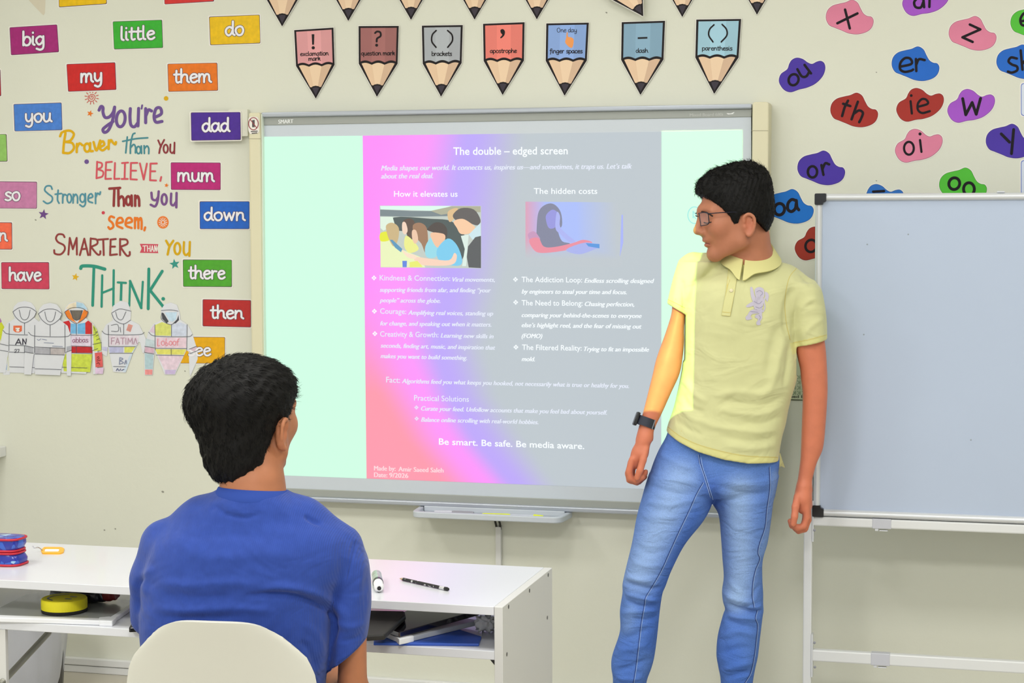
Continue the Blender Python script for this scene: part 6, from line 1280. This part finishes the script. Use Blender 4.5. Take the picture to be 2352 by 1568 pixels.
LION = [[(905, 898), (920, 898), (932, 945), (952, 985), (934, 1002), (912, 962)], [(935, 908), (962, 893), (990, 905), (996, 940), (986, 966), (960, 976), (940, 955)], [(934, 962), (986, 958), (990, 1000), (976, 1042), (940, 1042), (924, 1005)], [(880, 1012), (928, 984), (946, 995), (936, 1009), (890, 1024)],
        [(930, 1036), (966, 1042), (962, 1062), (920, 1066), (908, 1084), (918, 1096), (884, 1106), (874, 1088), (888, 1072), (902, 1048)], [(952, 1036), (984, 1038), (980, 1068), (982, 1092), (968, 1118), (972, 1134), (950, 1138), (944, 1122), (956, 1100), (936, 1088), (942, 1070), (962, 1064)], [(1000, 922), (1024, 942), (1016, 988), (1003, 962)],
        [(984, 1048), (996, 1022), (990, 982), (1004, 950), (1010, 956), (998, 984), (1004, 1024), (990, 1054)]]
em = patch('lion_emblem', [smooth([f8(p) for p in q], 3, True) for q in LION], onto(TS, .0012), mat('lilac grey embroidery', (188, 182, 200), .6, bump=(500, .4, .0008)), shirt, 1.6)
seam('emblem_stitch', [[f8(p) for p in q] for q in ([(945, 925), (965, 915), (985, 930), (970, 950)], [(930, 985), (960, 1000), (980, 985)], [(940, 1020), (965, 1028), (985, 1015)], [(905, 1050), (930, 1052), (955, 1055)], [(960, 1075), (970, 1085), (965, 1105)])], bvh(em), mat('grey emblem thread', (150, 146, 172), .7), em, 1.0)
# collar: stand and folded leaf around the neck
zc = S(1722, 579)[2]; P0 = math.pi / 2 + .39
def ring(phi, a, b, dz): return np.array([ncx[0] + a * math.cos(phi), W0 - .006 - b * math.sin(phi), zc - .032 * math.sin(phi) + dz])
V = []; n = 96
for i in range(n + 1):
    q = P0 + .045 + (2 * math.pi - .09) * i / n; e_ = min(i, n - i) / n; t = math.exp(-(e_ / .04) ** 2)
    V += [ring(q, *r) for r in ((.0585, .0600, -.014), (.0600, .0620, .010), (.0630, .0650, .0135), (.0695, .0735, .003), (.0850 + .008 * t, .0900 + .008 * t, -.020 - .022 * t), (.0825 + .008 * t, .0875 + .008 * t, -.022 - .022 * t), (.0640, .0670, -.006))]
m_ = 7; F = [(i * m_ + k, i * m_ + (k + 1) % m_, (i + 1) * m_ + (k + 1) % m_, (i + 1) * m_ + k) for i in range(n) for k in range(m_)] + [tuple(range(m_)), tuple(n * m_ + k for k in range(m_))]
co = mk('collar', to_world(V), F, mat('yellow rib collar', (213, 209, 146), .85, .15, bump=(600, .3, .0008)), shirt); shade_auto(co, 60)
V = []
for i in range(64):
    q = 2 * math.pi * i / 64
    V += [ring(q, *r) for r in ((.0590, .0605, -.045), (.0605, .0625, .0125), (.0615, .0635, .0125), (.0640, .0665, -.045))]
st_ = mk('collar_stand', to_world(V), [(4 * i + k, 4 * i + (k + 1) % 4, 4 * ((i + 1) % 64) + (k + 1) % 4, 4 * ((i + 1) % 64) + k) for i in range(64) for k in range(4)], MATS['yellow rib collar'], shirt); shade_auto(st_, 60)
# flap of the back hem at the right side vent
fp = [S(1784, 1046, .02), S(1792, 1040, .03), S(1798, 1060, .03), S(1803, 1074, .04), S(1794, 1070, .03), S(1786, 1076, .02)]
V = [p for p in fp] + [p + np.array([0, .004, 0]) for p in fp]; N = len(fp)
mk('vent_flap', to_world(V), [tuple(range(N)), tuple(range(2 * N - 1, N - 1, -1))] + [(i, (i + 1) % N, (i + 1) % N + N, i + N) for i in range(N)], M_plk, shirt)

# jeans
JN = Field(axis([(ua, ub, .0036)]), axis([(W0 - .18, W0 + .17, .0038)]), axis([(.03, .95, .0036)]))
JN.rows([(965, 1540, 1792), (1000, 1531, 1790), (1034, 1513, 1789), (1068, 1499, 1789), (1113, 1485, 1782), (1130, 1481, 1779), (1138, 1480, 1778)], W0 - .005, [.07, .076, .086, .098, .1, .085, .07], .03, 2.3)
RL = [(1090, 1492, 1648), (1146, 1474, 1638), (1191, 1462, 1617), (1247, 1452, 1573), (1305, 1438, 1543), (1342, 1430, 1529), (1362, 1430, 1521), (1403, 1424, 1515), (1451, 1424, 1510), (1504, 1407, 1503), (1531, 1404, 1496), (1568, 1408, 1484), (1640, 1402, 1478), (1720, 1396, 1474), (1746, 1394, 1474)]
JN.rows(RL, [W0 - .01, W0 - .015, W0 - .02, W0 - .03, W0 - .04, W0 - .045, W0 - .045, W0 - .04, W0 - .035, W0 - .03, W0 - .03, W0 - .03, W0 - .03, W0 - .03, W0 - .03], [.09, .092, .09, .082, .074, .068, .066, .064, .066, .066, .064, .06, .056, .054, .054], .008, 2.2)
LL = [(1090, 1628, 1788), (1146, 1632, 1776), (1183, 1651, 1771), (1239, 1657, 1763), (1283, 1660, 1751), (1326, 1663, 1750), (1358, 1659, 1752), (1382, 1661, 1752), (1400, 1666, 1753), (1414, 1661, 1751), (1462, 1649, 1745), (1504, 1646, 1740), (1531, 1650, 1734), (1568, 1656, 1728), (1640, 1654, 1724), (1720, 1652, 1726), (1746, 1651, 1727)]
JN.rows(LL, W0 + .005, [.09, .092, .09, .08, .074, .07, .068, .064, .06, .06, .064, .066, .064, .06, .056, .054, .054], .008, 2.2)
V, F = JN.mesh(); V = relax(V, F, 2); Wv = to_world(V)
FJ = [([(1430, 1334), (1460, 1344), (1500, 1352), (1520, 1346)], -5, 6), ([(1428, 1322), (1460, 1330), (1500, 1334)], 4, 8), ([(1434, 1362), (1470, 1372), (1505, 1378), (1518, 1372)], 4, 7), ([(1436, 1378), (1470, 1392), (1510, 1392)], -4, 6), ([(1426, 1408), (1460, 1404), (1512, 1402)], 3, 8), ([(1512, 1416), (1480, 1424), (1450, 1420)], -3, 7),
      ([(1422, 1470), (1450, 1460), (1500, 1440)], -2.5, 9), ([(1410, 1500), (1440, 1490), (1490, 1480)], 3, 10), ([(1410, 1540), (1450, 1530), (1490, 1512)], -3, 9), ([(1415, 1556), (1450, 1560), (1480, 1552)], 3, 8), ([(1480, 1110), (1540, 1130), (1600, 1135)], -2.5, 9), ([(1490, 1085), (1550, 1100), (1610, 1110)], 2.5, 10), ([(1470, 1180), (1520, 1190), (1580, 1175)], 2, 12), ([(1480, 1150), (1540, 1160), (1610, 1140)], 2.5, 9),
      ([(1510, 1040), (1560, 1065), (1600, 1075)], 2.5, 9), ([(1455, 1250), (1490, 1270), (1540, 1262)], -2, 10), ([(1445, 1290), (1490, 1300), (1530, 1296)], 2.5, 9), ([(1780, 1105), (1730, 1112), (1660, 1105)], 2.5, 9), ([(1775, 1128), (1720, 1135), (1650, 1118)], -2.5, 8), ([(1770, 1150), (1710, 1158), (1650, 1140)], 2, 10), ([(1640, 1120), (1652, 1160), (1662, 1200)], -2, 8),
      ([(1662, 1384), (1690, 1396), (1720, 1402), (1748, 1406)], -6, 6), ([(1660, 1366), (1690, 1376), (1730, 1384)], 4, 8), ([(1670, 1412), (1700, 1418), (1748, 1422)], 4, 7), ([(1664, 1420), (1700, 1436), (1745, 1444)], -3, 7), ([(1752, 1390), (1735, 1396), (1715, 1394)], 3, 5), ([(1655, 1462), (1690, 1450), (1740, 1460)], 2.5, 9), ([(1650, 1500), (1690, 1490), (1735, 1488)], -2.5, 10), ([(1655, 1540), (1690, 1530), (1730, 1520)], 3, 9), ([(1665, 1556), (1695, 1548), (1728, 1540)], -3, 7), ([(1748, 1340), (1735, 1356), (1726, 1380)], -2, 5), ([(1670, 1330), (1690, 1350), (1700, 1370)], 2, 9)]
Wv = folds(Wv, F, [(a, b * 1.7, c * .85) for a, b, c in FJ]); P = to_px(Wv)
col = np.tile(np.array(lin((88, 124, 198))), (len(V), 1))
def wear_tone(pts, sg, rgb, a):
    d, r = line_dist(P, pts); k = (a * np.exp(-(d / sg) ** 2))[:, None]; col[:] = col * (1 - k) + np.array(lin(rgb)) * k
wear_tone([(1560, 1095), (1525, 1180), (1490, 1260), (1465, 1320)], 42, (150, 178, 222), .75); wear_tone([(1700, 1125), (1696, 1200), (1700, 1290), (1690, 1360)], 34, (152, 180, 222), .75)
wear_tone([(1690, 1370), (1690, 1385)], 22, (160, 190, 232), .5); wear_tone([(1450, 1400), (1440, 1440)], 16, (130, 162, 220), .5)
wear_tone([(1600, 1180), (1560, 1260), (1510, 1380), (1490, 1480)], 18, (66, 104, 190), .7); wear_tone([(1636, 1120), (1640, 1160)], 22, (58, 88, 168), .7); wear_tone([(1610, 1050), (1622, 1110)], 12, (70, 104, 180), .6); wear_tone([(1680, 1500), (1700, 1560)], 34, (62, 102, 190), .55); wear_tone([(1440, 1490), (1440, 1560)], 30, (66, 104, 190), .45)  # darker denim tones at inner leg, crotch, fly and lower legs
wear_tone([(1780, 1090), (1770, 1200), (1750, 1270)], 10, (140, 172, 228), .5)
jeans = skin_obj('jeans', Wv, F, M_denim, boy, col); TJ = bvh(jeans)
M_sl, M_sd = mat('light denim seam', (160, 186, 230), .9), mat('dark denim seam', (44, 66, 132), .9)
i1 = [(1616, 1108), (1600, 1136), (1585, 1170), (1560, 1222), (1540, 1266), (1520, 1310), (1500, 1345), (1484, 1372), (1481, 1390), (1474, 1430), (1468, 1480), (1462, 1530), (1456, 1568)]
sh_ = lambda L_, dx, dy=0: [(a + dx, b + dy) for a, b in L_]
o1 = [(1768, 1072), (1769, 1120), (1762, 1170), (1758, 1210), (1745, 1250), (1742, 1270), (1746, 1284), (1736, 1310), (1730, 1340), (1729, 1370), (1733, 1394)]
o2 = [(1740, 1402), (1736, 1420), (1741, 1436), (1738, 1470), (1733, 1510), (1725, 1545), (1712, 1568)]
fly = [(1604, 1044), (1608, 1066), (1616, 1090), (1624, 1116), (1632, 1142)]
seam('dark_seam', [sh_(i1, -1.6), sh_(o1, -1.3), sh_(o2, -1.3), sh_(fly, 1.6), [(1604, 1046), (1606, 1062), (1612, 1070)]], TJ, M_sd, jeans, 1.5, .0008)
seam('light_seam', [sh_(i1, .6), sh_(o1, .6), sh_(o2, .6), fly, sh_(fly, 6, 6)], TJ, M_sl, jeans, 1.0, .0010)
# shoes
M_shoe = mat('tan suede', (196, 150, 84), .8, noise=(60, .1)); M_sole = mat('white rubber sole', (226, 222, 212), .6)
for cx, dw in ((1434, -.03), (1690, .01)):
    g0 = S(cx, 1740, dw); Sf = Field(axis([(g0[0] - .16, g0[0] + .1, .006)]), axis([(g0[1] - .26, g0[1] + .11, .006)]), axis([(0, .13, .006)]))
    a_ = np.array([g0[0], g0[1] + .02, .045]); b_ = np.array([g0[0] - .045, g0[1] - .16, .035])
    Sf.cone(a_, b_, .045, .042, .02).cone(a_ + (0, 0, .04), (a_ + b_) / 2 + (0, 0, .01), .042, .04, .03); Sf.clip(lambda X, Y, Z: .022 - Z + 0 * X + 0 * Y)
    V, F = Sf.mesh(); s_ = mk('shoe', to_world(V), F, M_shoe, boy, smooth=True)
    Sf = Field(axis([(g0[0] - .16, g0[0] + .1, .006)]), axis([(g0[1] - .26, g0[1] + .11, .006)]), axis([(-.006, .05, .004)])); Sf.cone(a_, b_, .049, .046, .02); Sf.clip(lambda X, Y, Z: np.maximum(Z - .024, .001 - Z) + 0 * X + 0 * Y)
    V, F = Sf.mesh(); mk('sole', to_world(V), F, M_sole, s_, smooth=False)
# wrist watch
wc = S(1484, 969, -.022); ax_ = S(1497, 930, -.017) - S(1470, 1005, -.028); ax_ /= np.linalg.norm(ax_); e1 = np.cross(ax_, [0, 1., 0]); e1 /= np.linalg.norm(e1); e2 = np.cross(ax_, e1)
wt = empty('wrist_watch', to_world([wc])[0], 'black smart watch on the standing boy’s right wrist', 'watch')
def band_ring(r1, r2, half, n=40):
    V = []
    for i in range(n):
        q = 2 * math.pi * i / n
        for rr, h in ((r1, -half), (r1 + .0026, -half), (r1 + .0026, half), (r1, half)): V.append(wc + e1 * rr * math.cos(q) + e2 * (rr + r2 - r1) * math.sin(q) + ax_ * h)
    return to_world(V), [(4 * i + k, 4 * i + (k + 1) % 4, 4 * ((i + 1) % n) + (k + 1) % 4, 4 * ((i + 1) % n) + k) for i in range(n) for k in range(4)]
o = mk('strap', *band_ring(.0255, .0275, .0125), mat('dark navy strap', (38, 42, 58), .6), wt); shade_auto(o, 40)
sgn = -1 if e1[0] > 0 else 1
cc = wc + e1 * (.0285 * sgn) - np.array([0, .004, 0])
def obox(c, hx_, hy_, hz_):
    V = [c + e1 * a * hx_ + e2 * b * hy_ + ax_ * d * hz_ for a in (-1, 1) for b in (-1, 1) for d in (-1, 1)]
    return to_world(V), [(0, 1, 3, 2), (4, 6, 7, 5), (0, 4, 5, 1), (2, 3, 7, 6), (0, 2, 6, 4), (1, 5, 7, 3)]
o = mk('watch_case', *obox(cc, .0048, .017, .019), M_blk, wt); md = o.modifiers.new('bevel', 'BEVEL'); md.width = .003; md.segments = 3; shade_auto(o, 40)
kp = wc + e1 * (-.019 * sgn) - e2 * (.0215 if e2[1] > 0 else -.0215)
o = mk('strap_keeper', *obox(kp, .0014, .0022, .0134), mat('steel keeper', (130, 130, 140), .3, .5, .6), wt)

# ================================================================== the seated boy, seen from behind
W2 = 3.45
Q = lambda x, y, dw=0.: uw(x, y, W2 + dw)
sit = empty('person', (to_world([Q(570, 1300)])[0][0], to_world([Q(570, 1300)])[0][1], 0), 'boy in a blue ribbed T-shirt sitting with his back to the camera, short black hair', 'person')
O2 = Q(570, 996, .01); H2, R2 = head_frame(O2, math.pi / 2 - math.radians(24), math.radians(-2), 0.)
qa, qb = Q(285, 1200)[0], Q(875, 1200)[0]
B2 = Field(axis([(qa, qb, .0036)]), axis([(W2 - .16, W2 + .62, .0055)]), axis([(.02, .80, .008), (.80, .97, .004), (.97, 1.31, .0030)])); sculpt_head(B2, H2, R2)
B2.chain([Q(578, 1060, .0), Q(580, 1110, -.01), Q(582, 1160, -.015)], [.052, .057, .066], .02)
B2.rows([(1215, 460, 690), (1260, 400, 740), (1330, 385, 745), (1430, 375, 735), (1568, 385, 725), (1780, 395, 715)], [W2 - .02, W2 - .02, W2 - .02, W2 - .01, W2 + .01, W2 + .06], [.04, .07, .08, .09, .09, .1], .03)
B2.chain([Q(410, 1262), Q(580, 1235), Q(775, 1275)], [.024, .030, .024], .02)
UA = [(1290, 784, 828), (1373, 776, 846), (1470, 778, 842), (1568, 776, 843), (1600, 780, 844)]
B2.rows(UA, [W2 - .01, W2 - .005, W2, W2 + .01, W2 + .02], [.024, .036, .036, .035, .034], .012)
el, ha = Q(812, 1606, .02), np.array([Q(720, 1560, .0)[0], W2 + .28, .60])
B2.chain([el, (el + ha) / 2, ha], [.037, .034, .024], .02)
el2, ha2 = np.array([Q(350, 1560)[0], W2 + .1, .66]), np.array([Q(450, 1560)[0], W2 + .32, .60]); B2.chain([Q(372, 1280), el2, (el2 + ha2) / 2, ha2], [.04, .036, .034, .024], .02)
for h0, sg in ((ha, -1), (ha2, 1)):
    B2.ell(h0 + (sg * .01, .05, -.006), (.036, .048, .014), k=.012)
    for i in range(4): finger(B2, [h0 + (sg * .01 + (i - 1.5) * .019, .085, -.004), h0 + (sg * .012 + (i - 1.5) * .02, .125, -.006), h0 + (sg * .014 + (i - 1.5) * .021, .15 - .006 * abs(i - 1.4), -.016)], .0085)
    finger(B2, [h0 + (sg * .03, .03, 0), h0 + (sg * .056, .065, -.002), h0 + (sg * .062, .095, -.008)], .0095)
hip = [np.array([Q(490, 1500)[0], W2 + .06, .545]), np.array([Q(645, 1500)[0], W2 + .06, .545])]
for h0, sg in zip(hip, (-1, 1)):
    kn_, an = np.array([h0[0] + sg * .04, W2 + .40, .535]), np.array([h0[0] + sg * .05, W2 + .40, .09]); B2.chain([h0, kn_, an], [.075, .055, .038], .03); B2.cone(an + (0, 0, -.04), an + (0, .11, -.055), .036, .03, .02)
V, F = B2.mesh(); V = relax(V, F, 1, .4); Wv = to_world(V); Lc = (V - O2) @ R2.T
col = np.tile(np.array(lin((176, 114, 80))), (len(V), 1))
spot((0, -.08, 0), (.02, .012, .03), (196, 122, 90), .5); spot((.07, -.05, .0), (.05, .03, .04), (178, 124, 96), .5)
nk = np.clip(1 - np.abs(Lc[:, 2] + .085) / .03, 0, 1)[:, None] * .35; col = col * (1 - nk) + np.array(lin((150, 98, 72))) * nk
body2 = skin_obj('body', Wv, F, M_skin, sit, col)
Hf = Field(axis([(Q(390, 900)[0], Q(700, 900)[0], .0026)]), axis([(W2 - .15, W2 + .15, .003)]), axis([(1.0, 1.32, .0026)]))
hair_cap(Hf, H2, R2, [((-.004, .004, .066), (.101, .086, .079)), ((-.030, .014, .064), (.086, .086, .076)), ((.02, .0, .092), (.075, .075, .046)), ((-.050, .044, .058), (.050, .048, .044)), ((-.035, .006, -.004), (.062, .068, .080)), ((-.040, .004, -.045), (.040, .050, .055))],
         [(-.14, -.072), (-.09, -.080), (-.062, -.088), (-.048, -.078), (-.036, -.048), (-.022, -.010), (-.010, .026), (.006, .036), (.018, .030), (.024, .006), (.034, .008), (.042, .036), (.060, .062), (.08, .085), (.12, .105)])
V, F = Hf.mesh(); V = relax(V, F, 1); N_ = normals(V, F); L_ = (V - O2) @ R2.T
wv = np.sin(L_[:, 1] * 230 + 40 * L_[:, 2] + 2 * np.sin(L_[:, 0] * 60)) * np.sin(L_[:, 2] * 120 + 2 * np.sin(L_[:, 1] * 80)) + .5 * np.sin(L_[:, 0] * 300 + L_[:, 1] * 420 + L_[:, 2] * 130)
V = V + N_ * (wv * .0016)[:, None]; Wh = to_world(V); hair2 = mk('hair', Wh, F, M_hair, sit, smooth=True)
Ax2 = np.stack([R2[i][0] * RH + R2[i][1] * FH + R2[i][2] * np.array([0, 0, 1.]) for i in range(3)]); Ow2 = to_world([O2])[0]
def flow2(P, N):
    l = (P - Ow2) @ Ax2.T; c = np.array([-.06, .05, .07]); r = l - c; sw = np.stack([-r[:, 1], r[:, 0], 0 * r[:, 0]], 1) * 5; t = np.clip(l[:, 2] / .06, 0, 1)[:, None]
    out = r * 9 * t + sw * t * .6; out[:, 2] -= .45 + .5 * (1 - t[:, 0]); return out @ Ax2
strands('hair_strands', Wh, F, flow2, M_hair2, hair2, 9000, lambda P: .010 + .010 * np.clip(((P - Ow2) @ Ax2[2]) / .08, 0, 1), .00062, .003, 5, .2)
# T-shirt
TF = Field(axis([(qa, qb, .0036)]), axis([(W2 - .18, W2 + .16, .0042)]), axis([(.52, 1.10, .0036)]))
TF.rows([(1133, 502, 654), (1143, 486, 670), (1158, 466, 692), (1176, 445, 706), (1190, 428, 724), (1215, 385, 776), (1245, 352, 800), (1300, 336, 800), (1363, 326, 770), (1430, 322, 762), (1500, 328, 756), (1568, 336, 748), (1700, 345, 740), (1730, 345, 740)], [W2 - .02] * 11 + [W2, W2 + .035, W2 + .045], [.060, .066, .070, .074, .078, .09, .1, .108, .11, .112, .113, .11, .10, .10], .03, 2.4)
TF.chain([Q(385, 1246, .0), Q(470, 1205, -.01), Q(582, 1190, -.015), Q(690, 1208, -.01), Q(782, 1256, 0)], [.040, .050, .058, .050, .043], .03)
TF.chain([Q(378, 1250, .0), Q(362, 1330, .01), Q(352, 1410, .04)], [.046, .050, .046], .015)
TF.rows([(1225, 700, 806), (1255, 735, 830), (1290, 752, 847), (1373, 760, 853), (1433, 760, 848), (1473, 758, 842), (1535, 756, 838)], W2, [.05, .056, .06, .062, .06, .058, .056], .012, 2.1)
a, b = Q(772, 1530, -.04), Q(841, 1473, -.04); s3 = (b[2] - a[2]) / (b[0] - a[0]); dv2 = Q(763, 1500)[0]
TF.clip(lambda X, Y, Z: np.where((X > dv2) & (Z < Q(800, 1420)[2]), a[2] + (X - a[0]) * s3 - Z, -.05) + 0 * Y)
nc2 = Q(581, 1130, -.012)
TF.put(lambda X, Y, Z: np.sqrt(((X - nc2[0]) / .056) ** 2 + ((Y - nc2[1]) / .056) ** 2) * .056 - .056 + 0 * Z, (nc2[0] - .06, nc2[1] - .06, 1.02), (nc2[0] + .06, nc2[1] + .06, 1.12), .01, True)
V, F = TF.mesh(); V = relax(V, F, 2); Wv = to_world(V)
FT = [([(560, 1368), (657, 1365), (727, 1386), (768, 1424), (764, 1483)], -7, 7), ([(600, 1350), (660, 1348), (735, 1366), (785, 1405), (790, 1450)], 5, 10), ([(336, 1322), (316, 1342), (312, 1370), (320, 1410)], -7, 7), ([(352, 1300), (332, 1330), (334, 1370)], 4, 9), ([(360, 1330), (430, 1345), (520, 1338), (600, 1345)], 3, 12), ([(370, 1362), (440, 1372), (540, 1368)], -3, 10),
      ([(350, 1395), (430, 1402), (540, 1396), (640, 1404)], 3, 10), ([(360, 1415), (440, 1420), (560, 1416)], -2.5, 8), ([(400, 1270), (500, 1280), (600, 1272), (700, 1282)], 2, 16), ([(420, 1235), (520, 1228), (640, 1236)], -2, 14), ([(480, 1172), (500, 1165), (520, 1180), (560, 1188), (600, 1180)], -3, 6), ([(700, 1182), (716, 1196), (740, 1204)], -4, 5), ([(815, 1237), (806, 1280), (796, 1330)], -2, 5), ([(760, 1420), (800, 1440), (845, 1430)], 2.5, 9), ([(775, 1470), (810, 1470), (838, 1455)], -2.5, 8), ([(700, 1430), (730, 1460), (745, 1510)], 3, 9), ([(690, 1470), (715, 1500), (728, 1540)], -3, 8), ([(840, 1290), (826, 1330), (822, 1390)], 2, 8)]
Wv = folds(Wv, F, [(a, b * 1.4, c) for a, b, c in FT]); col = np.tile(np.array(lin((46, 71, 150))), (len(V), 1)); P = to_px(Wv)
tee = skin_obj('t_shirt', Wv, F, M_rib, sit, col); TT = bvh(tee)
seam('seam_stitch', [[(818, 1239), (810, 1270), (803, 1300), (797, 1330)], [(838, 1466), (812, 1496), (775, 1522)], [(840, 1471), (814, 1502), (776, 1528)]], TT, mat('dark blue stitch', (40, 62, 130), .9), tee, 1.6)
V = []; n = 64
for i in range(n):
    q = 2 * math.pi * i / n; bk = -math.sin(q)
    for a_, z_ in ((.0595, .012), (.0605, .016), (.0640, .0155), (.0745, -.0035), (.0735, -.010), (.0600, -.020)):
        V.append((nc2[0] + a_ * math.cos(q) * 1.02, nc2[1] + a_ * math.sin(q) * 1.0, Q(581, 1138)[2] + z_ - .006 * math.sin(q) - .004 * math.cos(q)))
co = mk('neck_band', to_world(V), [(6 * i + k, 6 * i + (k + 1) % 6, 6 * ((i + 1) % n) + (k + 1) % 6, 6 * ((i + 1) % n) + k) for i in range(n) for k in range(6)], mat('blue rib band', (48, 73, 152), .85, .15, bump=(500, .3, .0008)), tee); shade_auto(co, 60)
# trousers and shoes of the seated boy (behind the chair back)
TR = Field(axis([(qa, qb, .007)]), axis([(W2 - .16, W2 + .52, .007)]), axis([(.06, .68, .007)]))
TR.ell((np.mean([h[0] for h in hip]), W2 + .06, .55), (.165, .10, .085), k=.03)
for h0, sg in zip(hip, (-1, 1)): TR.chain([h0, np.array([h0[0] + sg * .04, W2 + .40, .535]), np.array([h0[0] + sg * .05, W2 + .40, .12])], [.08, .068, .055], .03)
V, F = TR.mesh(); mk('trousers', to_world(V), F, mat('dark navy cotton', (40, 44, 62), .85), sit, smooth=True)
for h0, sg in zip(hip, (-1, 1)):
    an = np.array([h0[0] + sg * .05, W2 + .40, .045]); Sf = Field(axis([(an[0] - .08, an[0] + .08, .006)]), axis([(an[1] - .1, an[1] + .24, .006)]), axis([(-.01, .12, .006)])); Sf.cone(an, an + (0, .14, -.008), .046, .04, .02); Sf.clip(lambda X, Y, Z: .001 - Z + 0 * X + 0 * Y)
    V, F = Sf.mesh(); mk('shoe', to_world(V), F, M_sole, sit, smooth=True)

# ------------------------------------------------------------------ ceiling projector: the beam of the slide's right margin also lands on the standing boy
def projector():
    Bm = PY(1612, 700, YB); tr_, br_ = PY(1519.5, 302.5, YB), PY(1701, 1131, YB)
    Sx = PW(1587, 720, W0 - .1); Bx = PY(1703, 720, YB)
    xc = (PY(605, 700, YB)[0] + PY(1703, 700, YB)[0]) / 2
    k = (xc - Bx[0]) / (Sx[0] - Bx[0]); yc = Bx[1] + (Sx[1] - Bx[1]) * k
    xc, yc = -1.05, -3.3; L = np.array([xc, yc, 2.45])
    l = bpy.data.lights.new('projector_lamp', 'SPOT'); l.energy = LAMP_POWER; l.shadow_soft_size = .004; l.spot_size = math.radians(60); l.spot_blend = 0
    o = bpy.data.objects.new('projector_lamp', l); COL.objects.link(o); o.location = L + (0, .02, 0); o.rotation_euler = (math.pi / 2, 0, 0)   # looks along +Y
    l.use_nodes = True; nt = l.node_tree; em = nt.nodes['Emission']; tc = nt.nodes.new('ShaderNodeTexCoord'); sp = nt.nodes.new('ShaderNodeSeparateXYZ'); nt.links.new(tc.outputs['Normal'], sp.inputs[0])
    D = -YB - (-(L[1] + .02)) ; dist = YB - (L[1] + .02)
    def m(op, a, b=None):
        n = nt.nodes.new('ShaderNodeMath'); n.operation = op
        for i, q in enumerate((a, b)):
            if q is None: continue
            if isinstance(q, (int, float)): n.inputs[i].default_value = q
            else: nt.links.new(q, n.inputs[i])
        return n.outputs[0]
    nz = m('ABSOLUTE', sp.outputs[2]); sx, sy = m('DIVIDE', sp.outputs[0], nz), m('DIVIDE', sp.outputs[1], nz)
    x0_, x1_ = (PY(1519.5, 700, YB)[0] - xc) / dist, (Sx[0] - xc) / (Sx[1] - L[1] - .02)
    z0_, z1_ = (PY(1610, 1127, YB)[2] - L[2]) / dist, (PY(1610, 300, YB)[2] - L[2]) / dist
    win = m('MULTIPLY', m('MULTIPLY', m('GREATER_THAN', sx, x0_), m('LESS_THAN', sx, x1_)), m('MULTIPLY', m('GREATER_THAN', sy, z0_), m('LESS_THAN', sy, z1_)))
    nt.links.new(win, em.inputs['Strength']); em.inputs['Color'].default_value = (.52, 1.0, .26, 1)
    return L, (x0_, x1_, z0_, z1_)
LAMP_POWER = 760.
projector()
